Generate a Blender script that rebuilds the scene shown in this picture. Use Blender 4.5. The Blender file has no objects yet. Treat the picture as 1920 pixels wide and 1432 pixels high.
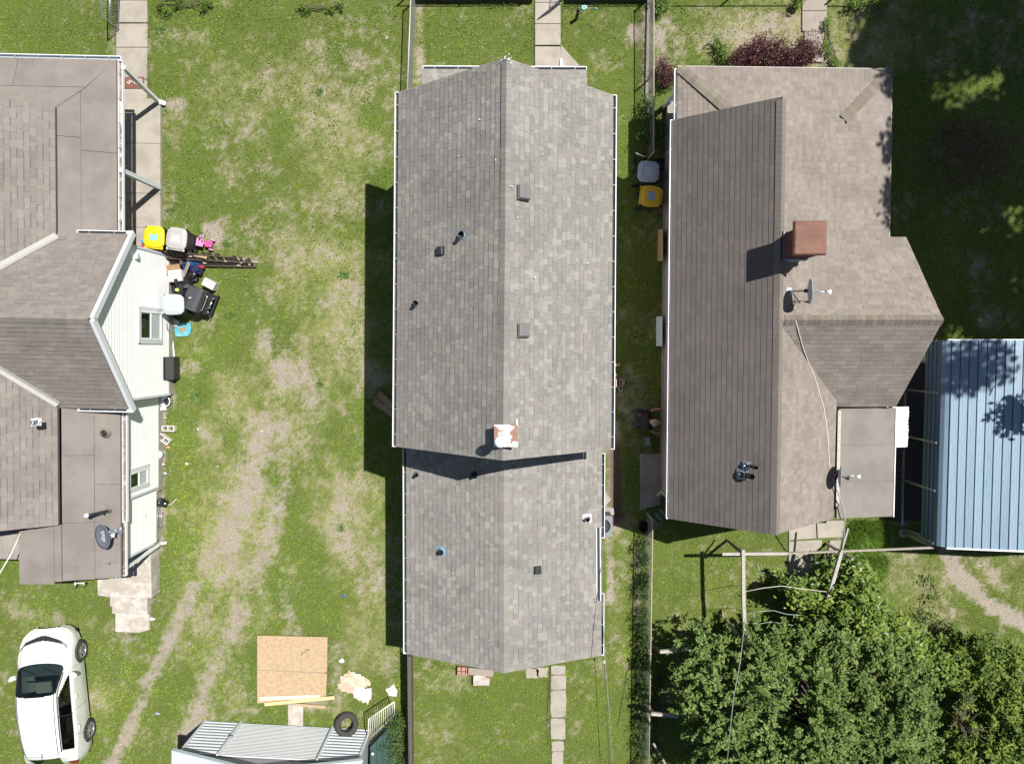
import bpy, math, random
import numpy as np
from mathutils import Vector, Matrix, Euler
random.seed(7); RNG = np.random.default_rng(7)
SC = bpy.context.scene
COL = SC.collection
# ---------------------------------------------------------------- camera
H, F, TILT = 23.0, 1328.0, -math.atan(61/1328.0)
cam = bpy.data.cameras.new('camera'); cam_o = bpy.data.objects.new('camera', cam); COL.objects.link(cam_o)
cam_o.location = (0, 0, H); cam_o.rotation_euler = (TILT, 0, 0)
cam.sensor_fit = 'HORIZONTAL'; cam.sensor_width = 36; cam.lens = 36*F/1920.0
cam.clip_start = 0.5; cam.clip_end = 2000
SC.camera = cam_o
# ---------------------------------------------------------------- light
SX, SY = -0.39, -0.325           # ground shift of a shadow per metre of height
SUN = Vector((-SX, -SY, 1)).normalized()
elev = math.asin(SUN.z); azim = math.atan2(SUN.x, SUN.y)
world = bpy.data.worlds.new('World'); SC.world = world; world.use_nodes = True
wn = world.node_tree.nodes; wl = world.node_tree.links
sky = wn.new('ShaderNodeTexSky'); sky.sky_type = 'NISHITA'; sky.sun_disc = False
sky.sun_elevation = elev; sky.sun_rotation = azim
wn['Background'].inputs['Strength'].default_value = 0.044
wl.new(sky.outputs[0], wn['Background'].inputs['Color'])
sl = bpy.data.lights.new('sun', 'SUN'); sl.energy = 4.6; sl.angle = math.radians(0.5); sl.color = (1.0, 0.955, 0.89)
sun_o = bpy.data.objects.new('sun', sl); COL.objects.link(sun_o)
sun_o.rotation_euler = SUN.to_track_quat('Z', 'Y').to_euler()
sun_o.location = SUN*60
SC.view_settings.view_transform = 'Standard'; SC.view_settings.look = 'None'
SC.view_settings.exposure = 0.55; SC.view_settings.gamma = 1; SC.view_settings.use_curve_mapping = False
SC.cycles.max_bounces = 6; SC.cycles.transparent_max_bounces = 12

# ---------------------------------------------------------------- photo pixel -> place
def ray(px, py):
    u = (px-960)/F; v = (716-py)/F; c, s = math.cos(TILT), math.sin(TILT)
    return Vector((u, v*c + s, v*s - c))
def W(px, py, h=0.0):
    d = ray(px, py); return Vector((0, 0, H)) + d*((h-H)/d.z)
def WX(px, py, X):
    d = ray(px, py); return Vector((0, 0, H)) + d*(X/d.x)

# ---------------------------------------------------------------- materials
MATS = {}
def mat(name, col=(.5,.5,.5), rough=.7, metal=0.0, attr=None, noise=0.0, nscale=8.0, fine=0.0, fscale=80.0, bump=0.0, bscale=60.0,
        col2=None, c2scale=3.0, c2lo=.45, c2hi=.6, c2max=1.0, spec=.4, transl=0.0, stretch=None, coat=0.0):
    if name in MATS: return MATS[name]
    m = bpy.data.materials.new(name); m.use_nodes = True; MATS[name] = m
    nt = m.node_tree; N, L = nt.nodes, nt.links; b = N['Principled BSDF']
    b.inputs['Roughness'].default_value = rough; b.inputs['Metallic'].default_value = metal
    b.inputs['Specular IOR Level'].default_value = spec
    b.inputs['Coat Weight'].default_value = coat; b.inputs['Coat Roughness'].default_value = .05
    geo = N.new('ShaderNodeNewGeometry'); pos = geo.outputs['Position']
    if stretch:
        mp = N.new('ShaderNodeMapping'); mp.inputs['Scale'].default_value = stretch; L.new(pos, mp.inputs['Vector']); pos = mp.outputs[0]
    base = N.new('ShaderNodeRGB'); base.outputs[0].default_value = (*col, 1); cur = base.outputs[0]
    if attr:
        a = N.new('ShaderNodeAttribute'); a.attribute_name = attr; cur = a.outputs['Color']
    def noi(scale, det=4):
        n = N.new('ShaderNodeTexNoise'); n.inputs['Scale'].default_value = scale; n.inputs['Detail'].default_value = det
        n.inputs['Roughness'].default_value = .65; L.new(pos, n.inputs['Vector']); return n.outputs['Fac']
    def mr(fac, a, b_, lo=.25, hi=.75):
        r = N.new('ShaderNodeMapRange'); r.inputs['From Min'].default_value = lo; r.inputs['From Max'].default_value = hi
        r.inputs['To Min'].default_value = a; r.inputs['To Max'].default_value = b_; L.new(fac, r.inputs['Value']); return r.outputs[0]
    def mix(fac, c1, c2, typ='MIX'):
        x = N.new('ShaderNodeMix'); x.data_type = 'RGBA'; x.blend_type = typ
        if isinstance(fac, float): x.inputs[0].default_value = fac
        else: L.new(fac, x.inputs[0])
        L.new(c1, x.inputs[6])
        if isinstance(c2, tuple): x.inputs[7].default_value = (*c2, 1)
        else: L.new(c2, x.inputs[7])
        return x.outputs[2]
    if col2: cur = mix(mr(noi(c2scale, 6), 0, c2max, c2lo, c2hi), cur, col2)
    for amt, s in ((noise, nscale), (fine, fscale)):
        if amt:
            v = mr(noi(s), 1-amt, 1+amt)
            c = N.new('ShaderNodeCombineColor')
            for i in range(3): L.new(v, c.inputs[i])
            cur = mix(1.0, cur, c.outputs[0], 'MULTIPLY')
    L.new(cur, b.inputs['Base Color'])
    if bump:
        bp = N.new('ShaderNodeBump'); bp.inputs['Strength'].default_value = bump; bp.inputs['Distance'].default_value = .02
        L.new(noi(bscale), bp.inputs['Height']); L.new(bp.outputs[0], b.inputs['Normal'])
    if transl:
        t = N.new('ShaderNodeBsdfTranslucent'); L.new(cur, t.inputs['Color'])
        mx = N.new('ShaderNodeMixShader'); mx.inputs[0].default_value = transl
        L.new(b.outputs[0], mx.inputs[1]); L.new(t.outputs[0], mx.inputs[2]); L.new(mx.outputs[0], N['Material Output'].inputs['Surface'])
    return m
def glass_mat(name, tint, gl=.12):
    m = bpy.data.materials.new(name); m.use_nodes = True; N, L = m.node_tree.nodes, m.node_tree.links
    t = N.new('ShaderNodeBsdfTransparent'); t.inputs[0].default_value = (*tint, 1)
    g = N.new('ShaderNodeBsdfGlossy'); g.inputs['Roughness'].default_value = .02
    x = N.new('ShaderNodeMixShader'); x.inputs[0].default_value = gl
    L.new(t.outputs[0], x.inputs[1]); L.new(g.outputs[0], x.inputs[2]); L.new(x.outputs[0], N['Material Output'].inputs['Surface']); return m

# ---------------------------------------------------------------- objects
WM = {}
def tag(o, label=None, cat=None, group=None, kind=None):
    if label: o['label'] = label
    if cat: o['category'] = cat
    if group: o['group'] = group
    if kind: o['kind'] = kind
    return o
def thing(name, label, cat, loc=(0,0,0), rot=0.0, group=None):
    o = bpy.data.objects.new(name, None); COL.objects.link(o); o.empty_display_size = .1
    o.location = loc; o.rotation_euler = (0, 0, rot)
    WM[o.name] = Matrix.LocRotScale(Vector(loc), Euler((0,0,rot)), None)
    return tag(o, label, cat, group)
def copy_tree(o, parent=None):
    c = o.copy(); COL.objects.link(c); c.parent = parent
    for ch in list(o.children): copy_tree(ch, c)
    return c
def fast_mesh(name, V, Fs, nper, colors=None, smooth=False):
    """V (n,3), Fs (m,nper) index array, colors (m,3) per face"""
    me = bpy.data.meshes.new(name); V = np.asarray(V, np.float32); Fs = np.asarray(Fs, np.int32)
    me.vertices.add(len(V)); me.vertices.foreach_set('co', V.ravel())
    me.loops.add(Fs.size); me.loops.foreach_set('vertex_index', Fs.ravel())
    me.polygons.add(len(Fs)); me.polygons.foreach_set('loop_start', np.arange(0, Fs.size, nper, dtype=np.int32))
    if smooth: me.polygons.foreach_set('use_smooth', np.ones(len(Fs), bool))
    me.update(calc_edges=True)
    if colors is not None:
        a = me.color_attributes.new('Col', 'FLOAT_COLOR', 'CORNER')
        c = np.ones((len(Fs), nper, 4), np.float32); c[:, :, :3] = np.asarray(colors, np.float32)[:, None, :]
        a.data.foreach_set('color', c.ravel())
    return me
class MB:
    def __init__(s): s.v = []; s.f = []; s.c = []; s.sm = []
    def add(s, vs, fs, col=None, smooth=False):
        o = len(s.v); s.v += [tuple(v) for v in vs]
        for f in fs: s.f.append(tuple(i+o for i in f)); s.c.append(col or (1,1,1)); s.sm.append(smooth)
        return s
    def box(s, c, d, rz=0.0, M=None, col=None):
        hx, hy, hz = d[0]/2, d[1]/2, d[2]/2
        R = M if M is not None else Matrix.Rotation(rz, 3, 'Z')
        vs = [Vector(c) + R @ Vector((x*hx, y*hy, z*hz)) for x in (-1,1) for y in (-1,1) for z in (-1,1)]
        return s.add(vs, [(0,1,3,2),(4,6,7,5),(0,4,5,1),(2,3,7,6),(0,2,6,4),(1,5,7,3)], col)
    def beam(s, a, b, w, h, col=None, up=Vector((0,0,1))):
        a, b = Vector(a), Vector(b); d = (b-a); L = d.length; d.normalize()
        if abs(d.dot(up)) > .98: up = Vector((0,1,0))
        x = d.cross(up).normalized(); z = x.cross(d).normalized()
        return s.box((a+b)/2, (w, L, h), M=Matrix((x, d, z)).transposed(), col=col)
    def tube(s, pts, r, n=8, col=None, cap=True, smooth=True):
        pts = [Vector(p) for p in pts]; rs = r if isinstance(r, (list, tuple)) else [r]*len(pts)
        vs = []; fs = []; prev = None
        for i, p in enumerate(pts):
            d = (pts[min(i+1, len(pts)-1)] - pts[max(i-1, 0)]).normalized()
            if prev is None:
                up = Vector((0,0,1)) if abs(d.z) < .9 else Vector((1,0,0)); x = d.cross(up).normalized()
            else: x = (prev - d*prev.dot(d)).normalized()
            prev = x; y = d.cross(x)
            for k in range(n):
                a = 2*math.pi*k/n; vs.append(p + (x*math.cos(a) + y*math.sin(a))*rs[i])
        for i in range(len(pts)-1):
            for k in range(n):
                k2 = (k+1) % n; fs.append((i*n+k, i*n+k2, (i+1)*n+k2, (i+1)*n+k))
        s.add(vs, fs, col, smooth)
        if cap:
            o = len(s.v)-len(vs)
            s.f.append(tuple(o+k for k in reversed(range(n)))); s.c.append(col or (1,1,1)); s.sm.append(False)
            s.f.append(tuple(o+(len(pts)-1)*n+k for k in range(n))); s.c.append(col or (1,1,1)); s.sm.append(False)
        return s
    def prism(s, poly, z0, z1, col=None):
        n = len(poly); vs = [(p[0], p[1], z0) for p in poly] + [(p[0], p[1], z1) for p in poly]
        return s.add(vs, [tuple(reversed(range(n))), tuple(range(n, 2*n))] + [(i, (i+1) % n, n+(i+1) % n, n+i) for i in range(n)], col)
    def slab3(s, pts, t, col=None):
        """polygon of 3D points, thickened downward by t"""
        n = len(pts); a = [Vector(p) for p in pts]; b = [p - Vector((0,0,t)) for p in a]
        return s.add(b + a, [tuple(reversed(range(n))), tuple(range(n, 2*n))] + [(i, (i+1) % n, n+(i+1) % n, n+i) for i in range(n)], col)
    def lathe(s, prof, n=16, c=(0,0,0), M=None, col=None, smooth=True):
        vs = []; fs = []; R = M if M is not None else Matrix.Identity(3)
        for r, z in prof:
            for k in range(n):
                a = 2*math.pi*k/n; vs.append(Vector(c) + R @ Vector((r*math.cos(a), r*math.sin(a), z)))
        for i in range(len(prof)-1):
            for k in range(n): k2 = (k+1) % n; fs.append((i*n+k, i*n+k2, (i+1)*n+k2, (i+1)*n+k))
        return s.add(vs, fs, col, smooth)
    def build(s, name, m=None, parent=None, local=False, bevel=0.0, label=None, kind=None, attr=False, sub=0):
        me = bpy.data.meshes.new(name)
        if parent is None and not local:
            A = np.array(s.v); base = Vector(((A[:,0].min()+A[:,0].max())/2, (A[:,1].min()+A[:,1].max())/2, A[:,2].min()))
            vs = [Vector(v)-base for v in s.v]; loc = base
        elif parent is not None and not local:
            inv = WM[parent.name].inverted(); vs = [inv @ Vector(v) for v in s.v]; loc = Vector((0,0,0))
        else: vs = s.v; loc = Vector((0,0,0))
        me.from_pydata(vs, [], s.f); me.polygons.foreach_set('use_smooth', s.sm)
        if attr:
            a = me.color_attributes.new('Col', 'FLOAT_COLOR', 'CORNER'); buf = []
            for f, c in zip(s.f, s.c): buf += [c[0], c[1], c[2], 1.0]*len(f)
            a.data.foreach_set('color', buf)
        me.update()
        o = bpy.data.objects.new(name, me); COL.objects.link(o); o.location = loc
        if m: me.materials.append(m)
        if parent is not None: o.parent = parent
        WM[o.name] = (WM[parent.name] if parent is not None else Matrix.Identity(4)) @ Matrix.Translation(loc)
        if bevel:
            b = o.modifiers.new('bevel', 'BEVEL'); b.width = bevel; b.segments = 2; b.limit_method = 'ANGLE'
        if sub:
            b = o.modifiers.new('smooth', 'SUBSURF'); b.levels = b.render_levels = sub
        if label: o['label'] = label
        if kind: o['kind'] = kind
        return o
def single(mb, name, m, label, cat, group=None, **k):
    return tag(mb.build(name, m, None, **k), label, cat, group)

# ---------------------------------------------------------------- laid courses (shingles, siding boards)
def clip_poly(sub, clip):
    """Sutherland-Hodgman, clip convex CCW"""
    out = sub
    for i in range(len(clip)):
        a, b = clip[i], clip[(i+1) % len(clip)]; inp = out; out = []
        if not inp: return []
        side = lambda p: (b[0]-a[0])*(p[1]-a[1]) - (b[1]-a[1])*(p[0]-a[0])
        for j in range(len(inp)):
            p, q = inp[j-1], inp[j]; sp, sq = side(p), side(q)
            if sq >= 0:
                if sp < 0: t = sp/(sp-sq); out.append((p[0]+(q[0]-p[0])*t, p[1]+(q[1]-p[1])*t))
                out.append(q)
            elif sp >= 0:
                t = sp/(sp-sq); out.append((p[0]+(q[0]-p[0])*t, p[1]+(q[1]-p[1])*t))
    return out
def frame_of(poly):
    p0, p1 = Vector(poly[0]), Vector(poly[1]); u = (p1-p0).normalized(); far = max((Vector(p) for p in poly), key=lambda p: ((p-p0)-u*(p-p0).dot(u)).length)
    v = ((far-p0)-u*(far-p0).dot(u)).normalized(); n = u.cross(v)
    return p0, u, v, n
def poly_area(p): return .5*sum(p[i-1][0]*p[i][1]-p[i][0]*p[i-1][1] for i in range(len(p)))
def planar(poly):
    p0, u, v, n = frame_of(poly); return [p0 + u*(Vector(p)-p0).dot(u) + v*(Vector(p)-p0).dot(v) for p in poly]
class Courses:
    """all laid pieces of one roof; the nearest full ones become objects, the rest one stuff mesh"""
    def __init__(s): s.full = []; s.rest = MB()
    def lay(s, poly, e, widths, tint, thick=.010, lift=.004, raised=.4, band=.5, stagger=None, gap=.003, objects=True, keep=None):
        p0, u, v, n = frame_of(poly); flip = n.z < 0 if abs(n.z) > .05 else False
        if flip: n = -n
        P = [((Vector(p)-p0).dot(u), (Vector(p)-p0).dot(v)) for p in poly]
        if poly_area(P) < 0: P = P[::-1]
        umin = min(p[0] for p in P); umax = max(p[0] for p in P); vmax = max(p[1] for p in P)
        k = 0; fu = u
        while k*e < vmax:
            v0, v1 = k*e, (k+1)*e + .012
            x = umin - random.uniform(0, widths[-1]) if stagger is None else umin - (stagger*(k % 2)) - .001
            while x < umax:
                w = random.choice(widths); q = [(x+gap/2, v0), (x+w-gap/2, v0), (x+w-gap/2, v1), (x+gap/2, v1)]
                c = clip_poly(q, P); x += w
                if len(c) < 3 or abs(poly_area(c)) < .0008: continue
                ti = random.randrange(len(tint)); r = lift + (thick*.6 if random.random() < raised else 0); bd = random.random() < band
                full = len(c) == 4 and abs(abs(poly_area(c))-abs(poly_area(q))) < 1e-6
                if keep is not None:
                    mid = p0 + u*(q[0][0]+w/2) + v*(v0+e/2)
                    if not keep(mid): continue
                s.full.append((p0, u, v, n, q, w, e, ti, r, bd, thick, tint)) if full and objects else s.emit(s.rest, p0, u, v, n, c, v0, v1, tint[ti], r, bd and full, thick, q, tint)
            k += 1
    @staticmethod
    def emit(mb, p0, u, v, n, c, v0, v1, col, r, bd, thick, q, tint):
        hh = lambda y: r + thick*(1-(y-v0)/(v1-v0))
        top = [p0 + u*x + v*y + n*hh(y) for x, y in c]; bot = [p0 + u*x + v*y - n*.003 for x, y in c]; m = len(c)
        mb.add(bot+top, [tuple(range(m, 2*m))] + [(i, (i+1) % m, m+(i+1) % m, m+i) for i in range(m)], col)
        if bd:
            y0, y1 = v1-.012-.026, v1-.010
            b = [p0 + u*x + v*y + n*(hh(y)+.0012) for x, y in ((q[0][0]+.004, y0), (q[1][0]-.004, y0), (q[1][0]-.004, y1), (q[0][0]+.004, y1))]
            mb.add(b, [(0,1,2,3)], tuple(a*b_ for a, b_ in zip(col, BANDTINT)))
    def finish(s, parent, m, nobj=300, name='shingle', plural='shingles'):
        camp = Vector((0,0,H))
        def dist(t):
            p0, u, v, n, q = t[:5]; c = p0 + u*(q[0][0]+q[1][0])/2 + v*(q[0][1]+q[2][1])/2
            return (c-camp).length - .0*t[5]
        s.full.sort(key=dist)
        chosen, rest = s.full[:nobj], s.full[nobj:]
        meshes = {}
        inv = WM[parent.name].inverted()
        for (p0, u, v, n, q, w, e, ti, r, bd, thick, tint) in chosen:
            key = (round(w, 3), e, ti, round(r, 4), bd, id(tint))
            right = u.cross(v).dot(n) > 0
            key += (right,)
            if key not in meshes:
                b = MB(); sg = 1 if right else -1
                qq = [(-w/2+.0015, 0), (w/2-.0015, 0), (w/2-.0015, e+.012), (-w/2+.0015, e+.012)]
                if not right: qq = [(-x, y) for x, y in qq][::-1]
                s.emit(b, Vector((0,0,0)), Vector((1,0,0)), Vector((0,1,0)), Vector((0,0,1)), qq, 0, e+.012, tint[ti], r, False, thick, qq, tint)
                if bd:
                    hh = lambda y: r + thick*(1-y/(e+.012)) + .0012
                    y0, y1 = e-.026, e+.002
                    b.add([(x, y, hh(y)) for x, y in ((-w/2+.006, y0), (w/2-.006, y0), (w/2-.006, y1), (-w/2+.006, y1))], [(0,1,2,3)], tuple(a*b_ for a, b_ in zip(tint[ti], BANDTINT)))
                me = bpy.data.meshes.new(name); me.from_pydata(b.v, [], b.f); me.materials.append(m)
                a = me.color_attributes.new('Col', 'FLOAT_COLOR', 'CORNER'); buf = []
                for f, c in zip(b.f, b.c): buf += [c[0], c[1], c[2], 1.0]*len(f)
                a.data.foreach_set('color', buf); meshes[key] = me
            o = bpy.data.objects.new(name, meshes[key]); COL.objects.link(o); o.parent = parent
            c = p0 + u*(q[0][0]+q[1][0])/2 + v*q[0][1]
            uu = u if right else -u
            R = Matrix((uu, v, n)).transposed().to_4x4(); R.translation = c
            o.matrix_local = inv @ R
        for (p0, u, v, n, q, w, e, ti, r, bd, thick, tint) in rest:
            s.emit(s.rest, p0, u, v, n, q, q[0][1], q[2][1], tint[ti], r, bd, thick, q, tint)
        if s.rest.f: s.rest.build(plural, m, parent, kind='stuff', attr=True)
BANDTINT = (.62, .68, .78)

# value noise
def vnoise(x, y, seed=0):
    xi = np.floor(x).astype(np.int64); yi = np.floor(y).astype(np.int64); xf = x-xi; yf = y-yi
    def h(a, b):
        n = (a*374761393 + b*668265263 + seed*1442695041) & 0xFFFFFFFF
        n = ((n ^ (n >> 13))*1274126177) & 0xFFFFFFFF; n = n ^ (n >> 16); return (n & 0xFFFF)/65535.0
    u = xf*xf*(3-2*xf); w = yf*yf*(3-2*yf)
    return (h(xi,yi)*(1-u)+h(xi+1,yi)*u)*(1-w) + (h(xi,yi+1)*(1-u)+h(xi+1,yi+1)*u)*w
def fbm(x, y, s, oct=4, seed=0):
    t = 0; a = .5; n = 0
    for i in range(oct): t = t + a*vnoise(x*s+i*17.3, y*s+i*9.1, seed+i); n += a; a *= .55; s *= 2.1
    return t/n
# ---------------------------------------------------------------- ground
def inpoly(x, y, poly):
    r = np.zeros(x.shape, bool); n = len(poly)
    for i in range(n):
        x0, y0 = poly[i-1][:2]; x1, y1 = poly[i][:2]
        if y0 == y1: continue
        c = ((y0 > y) != (y1 > y)) & (x < (x1-x0)*(y-y0)/(y1-y0)+x0); r ^= c
    return r
def G(px, py): p = W(px, py, 0); return (p.x, p.y)
def stroke(x, y, pts, hw, soft=1.0):
    P = [G(*p) for p in pts]; d = np.full(x.shape, 1e9)
    for a, b in zip(P[:-1], P[1:]):
        ax, ay = a; bx, by = b; L2 = (bx-ax)**2+(by-ay)**2+1e-9
        t = np.clip(((x-ax)*(bx-ax)+(y-ay)*(by-ay))/L2, 0, 1)
        d = np.minimum(d, np.hypot(x-ax-t*(bx-ax), y-ay-t*(by-ay)))
    w = hw*.0173
    return np.clip(1.35 - d/w, 0, 1)
def blob(x, y, px, py, rx, ry=None, ang=0):
    cx, cy = G(px, py); ry = ry or rx; a = math.radians(ang); dx = x-cx; dy = y-cy
    u = dx*math.cos(a)+dy*math.sin(a); v = -dx*math.sin(a)+dy*math.cos(a)
    return np.clip(1.6 - 1.2*np.hypot(u/(rx*.0173), v/(ry*.0173)), 0, 1)
DIRT = [([(500,640),(540,700),(520,790),(480,860)],34,.50),([(560,650),(590,740),(560,850)],26,.46),([(500,800),(470,900),(440,970),(400,1040)],36,.68),
        ([(545,850),(520,950),(495,1040),(468,1085),(450,1160)],24,.62),([(450,1160),(415,1230),(385,1290),(352,1380),(340,1440)],19,.78),
        ([(365,1100),(335,1160),(300,1235),(255,1330),(210,1440)],15,.88),([(445,1000),(420,1080),(370,1180)],13,.5),([(530,1090),(545,1180)],12,.65),([(545,1150),(560,1190)],10,.7),
        ([(786,15),(790,150)],9,.66),([(1213,30),(1210,190)],10,.75),([(1150,800),(1156,980)],17,1.6),([(1185,720),(1215,760),(1190,830)],40,.55),([(1140,1010),(1146,1120)],9,.8),
        ([(1775,1030),(1798,1080),(1845,1128),(1925,1168)],19,1.5),([(1850,1060),(1872,1092),(1890,1110)],12,.62),([(1890,1030),(1930,1045)],14,.5),
        ([(1195,1010),(1203,1432)],9,.55),([(318,640),(322,760)],9,.8),([(306,760),(303,1040)],7,.7),([(1170,960),(1215,985)],26,.7),
        ([(1240,60),(1240,130)],14,.6),([(1290,20),(1500,35)],10,.4),([(212,20),(213,100)],4,.7),([(282,150),(280,60)],4,.6)]
BLOBS = [(330,195,22,14,.95),(405,435,22,30,.75),(390,425,14,20,.7),(355,690,28,16,.85),(330,580,20,50,.35),(620,130,30,30,.40),(580,95,26,16,.42),(500,140,20,16,.4),(690,60,18,10,.5),
         (610,160,30,20,.38),(660,110,30,20,.35),(540,495,26,12,.5),(480,490,24,10,.5),(600,480,60,30,.42),(650,650,40,60,.46),(620,560,60,40,.33),(690,720,20,60,.4),
         (640,1030,40,50,.36),(690,1090,30,50,.38),(650,950,30,40,.32),(730,1260,20,30,.4),(75,1110,30,22,.45),(110,1160,12,12,.5),(30,1170,20,40,.35),(170,1310,30,24,.45),(60,1150,16,10,.4),
         (1430,70,120,40,.30),(1260,80,30,50,.45),(1620,80,90,40,.2),(1740,1110,60,60,.30),(1700,1060,50,30,.30),(1850,1200,50,20,.3),(1850,520,40,60,.55),(1880,600,50,30,.5),(1830,560,20,30,.5),
         (960,1290,14,6,.3),(1000,1255,18,8,.8),(985,1390,30,12,.4),(840,1380,16,10,.35),(1080,60,10,8,.5),(1190,60,10,26,.5),(240,1195,26,12,.7),(1000,1385,16,8,.5),(270,1235,30,12,.3),
         (590,1325,26,10,.4),(480,1330,16,8,.4),(1150,1200,10,20,.3),(1690,1180,20,10,.3),(1480,60,20,20,.4)]
LUSH = [(660,650,26,50,.6),(450,660,40,40,.7),(530,620,26,40,.8),(520,650,16,30,.8),(430,590,30,60,.5),(380,740,16,26,.8),(560,1000,30,60,.6),(520,1090,26,60,.6),(590,1060,30,50,.5),
        (465,1130,20,60,.5),(850,70,60,50,.6),(940,60,60,40,.4),(330,20,60,30,.5),(120,70,90,40,.4),(240,1250,30,30,.7),(420,1240,20,50,.5),(480,1250,20,60,.5),(1120,60,40,40,.4),(1170,300,20,60,.5),
        (640,820,24,40,.5),(700,520,20,60,.4),(1350,1100,110,60,.35),(900,1320,90,40,.3),(340,380,20,30,.7),(720,350,30,30,.5),(350,880,20,60,.3),(640,310,30,30,.4)]
YEL = [(600,500,100,60,.6),(350,900,40,120,.9),(370,1010,50,90,.9),(340,1120,30,40,.6),(420,600,50,60,.5),(440,1290,40,40,.5),(700,1180,60,80,.4),(860,1370,60,40,.5),(1150,1260,40,60,.4),(600,640,60,50,.4),(1350,1120,60,60,.5),
       (560,300,80,40,.25),(1400,1170,40,40,.4),(900,110,60,40,.3),(360,1200,40,50,.35)]
STRAW = [(600,500,110,70,.7),(640,640,80,100,.85),(620,260,90,120,.5),(500,160,120,80,.5),(650,1000,80,160,.6),(690,1180,50,100,.7),(480,760,120,120,.6),(440,1000,90,140,.6),(400,1150,110,100,.4),(170,1310,50,50,.8),(60,1160,60,40,.5),(1450,60,150,60,.7),(1640,80,110,60,.7),(1730,1110,90,90,.7),(1880,1080,60,50,.7),(1400,1100,100,60,.25),(850,1380,60,50,.4),(1150,1180,30,80,.4),(345,620,30,90,.4),(786,80,12,90,.9)]
def fields(x, y):
    n1 = fbm(x, y, 1.1, 5, 3); n2 = fbm(x, y, 4.0, 4, 11); n3 = fbm(x, y, .45, 3, 5); nf = fbm(x, y, 11, 3, 23)
    d = np.zeros(x.shape)
    for pts, w, s in DIRT: d = np.maximum(d, stroke(x, y, pts, w)*s)
    for px, py, rx, ry, s in BLOBS: d = np.maximum(d, blob(x, y, px, py, rx, ry)*s)
    gx0 = G(300, 0)[0]; gx1 = G(745, 0)[0]; left = ((x > gx0) & (x < gx1)).astype(float)
    g = np.zeros(x.shape)
    for px, py, rx, ry, s in LUSH: g = np.maximum(g, blob(x, y, px, py, rx, ry)*s)
    yl = np.zeros(x.shape)
    for px, py, rx, ry, s in YEL: yl = np.maximum(yl, blob(x, y, px, py, rx, ry)*s)
    right = (x > G(1228, 0)[0]).astype(float)*(y > G(0, 130)[1])
    raw = d*1.12 + (n1-.5)*1.5 + (n2-.5)*1.25 + (nf-.5)*1.3 + left*.10 + right*.12 - g*.55
    dirt = np.clip((raw-.24)/.80, 0, 1)
    sb = np.zeros(x.shape)
    for px, py, rx, ry, s in STRAW: sb = np.maximum(sb, blob(x, y, px, py, rx, ry)*s)
    dry = np.clip(sb*.75 + d*.55 + left*.16 + right*.22 - g*.45 + (n1-.5)*1.5 + (nf-.5)*1.0 + (n2-.5)*.7 - .15, 0, 1)
    lush = np.clip(g + (n3-.45)*1.2 + (n2-.5)*.5, 0, 1)
    yel = np.clip(yl + (fbm(x, y, .8, 3, 31)-.47)*1.6, 0, 1)
    return dirt, dry, lush, yel
ax = np.concatenate([[-400,-150,-60,-30,-22], np.arange(-19.2, 19.2, .075), [22,30,60,150,400]])
ay = np.concatenate([[-400,-150,-60,-30,-19], np.arange(-15.5, 13.5, .075), [17,30,60,150,400]])
gx, gy = np.meshgrid(ax, ay); fx, fy = gx.ravel(), gy.ravel()
dirt, dry, lush, yel = fields(fx, fy)
soil = np.array([.335,.292,.240]); soil2 = np.array([.265,.230,.190]); thatch = np.array([.105,.135,.034]); straw = np.array([.33,.305,.165])
ns = fbm(fx, fy, 3, 4, 77)[:, None]
c = (thatch*(1-dry[:, None]*.8) + straw*dry[:, None]*.8)
so = soil*(ns) + soil2*(1-ns)
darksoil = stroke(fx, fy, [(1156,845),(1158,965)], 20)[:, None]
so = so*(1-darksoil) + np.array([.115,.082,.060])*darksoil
c = c*(1-dirt[:, None]) + so*dirt[:, None]
c = np.where(((abs(fx) > 19.1) | (fy < -15.4) | (fy > 13.3))[:, None], np.array([.12,.165,.045]), c)
gz = (fbm(fx, fy, .5, 3, 9)-.5)*.03 + (fbm(fx, fy, 5, 3, 19)-.5)*.015 - .012*dirt
gz = np.where((abs(fx) > 19.3) | (fy < -15.6) | (fy > 13.6), 0, gz)
nxg, nyg = len(ax), len(ay); ii = np.arange(nxg*nyg).reshape(nyg, nxg)
quads = np.stack([ii[:-1,:-1], ii[:-1,1:], ii[1:,1:], ii[1:,:-1]], -1).reshape(-1, 4)
me = fast_mesh('ground', np.stack([fx, fy, gz], 1), quads, 4, smooth=True)
a = me.color_attributes.new('Col', 'FLOAT_COLOR', 'POINT'); buf = np.ones((len(fx), 4), np.float32); buf[:, :3] = c; a.data.foreach_set('color', buf.ravel())
me.materials.append(mat('soil_and_thatch', attr='Col', noise=.25, nscale=14, fine=.35, fscale=70, rough=.95, bump=.7, bscale=45, spec=.15))
ground = bpy.data.objects.new('ground', me); COL.objects.link(ground); ground['kind'] = 'structure'

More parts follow.
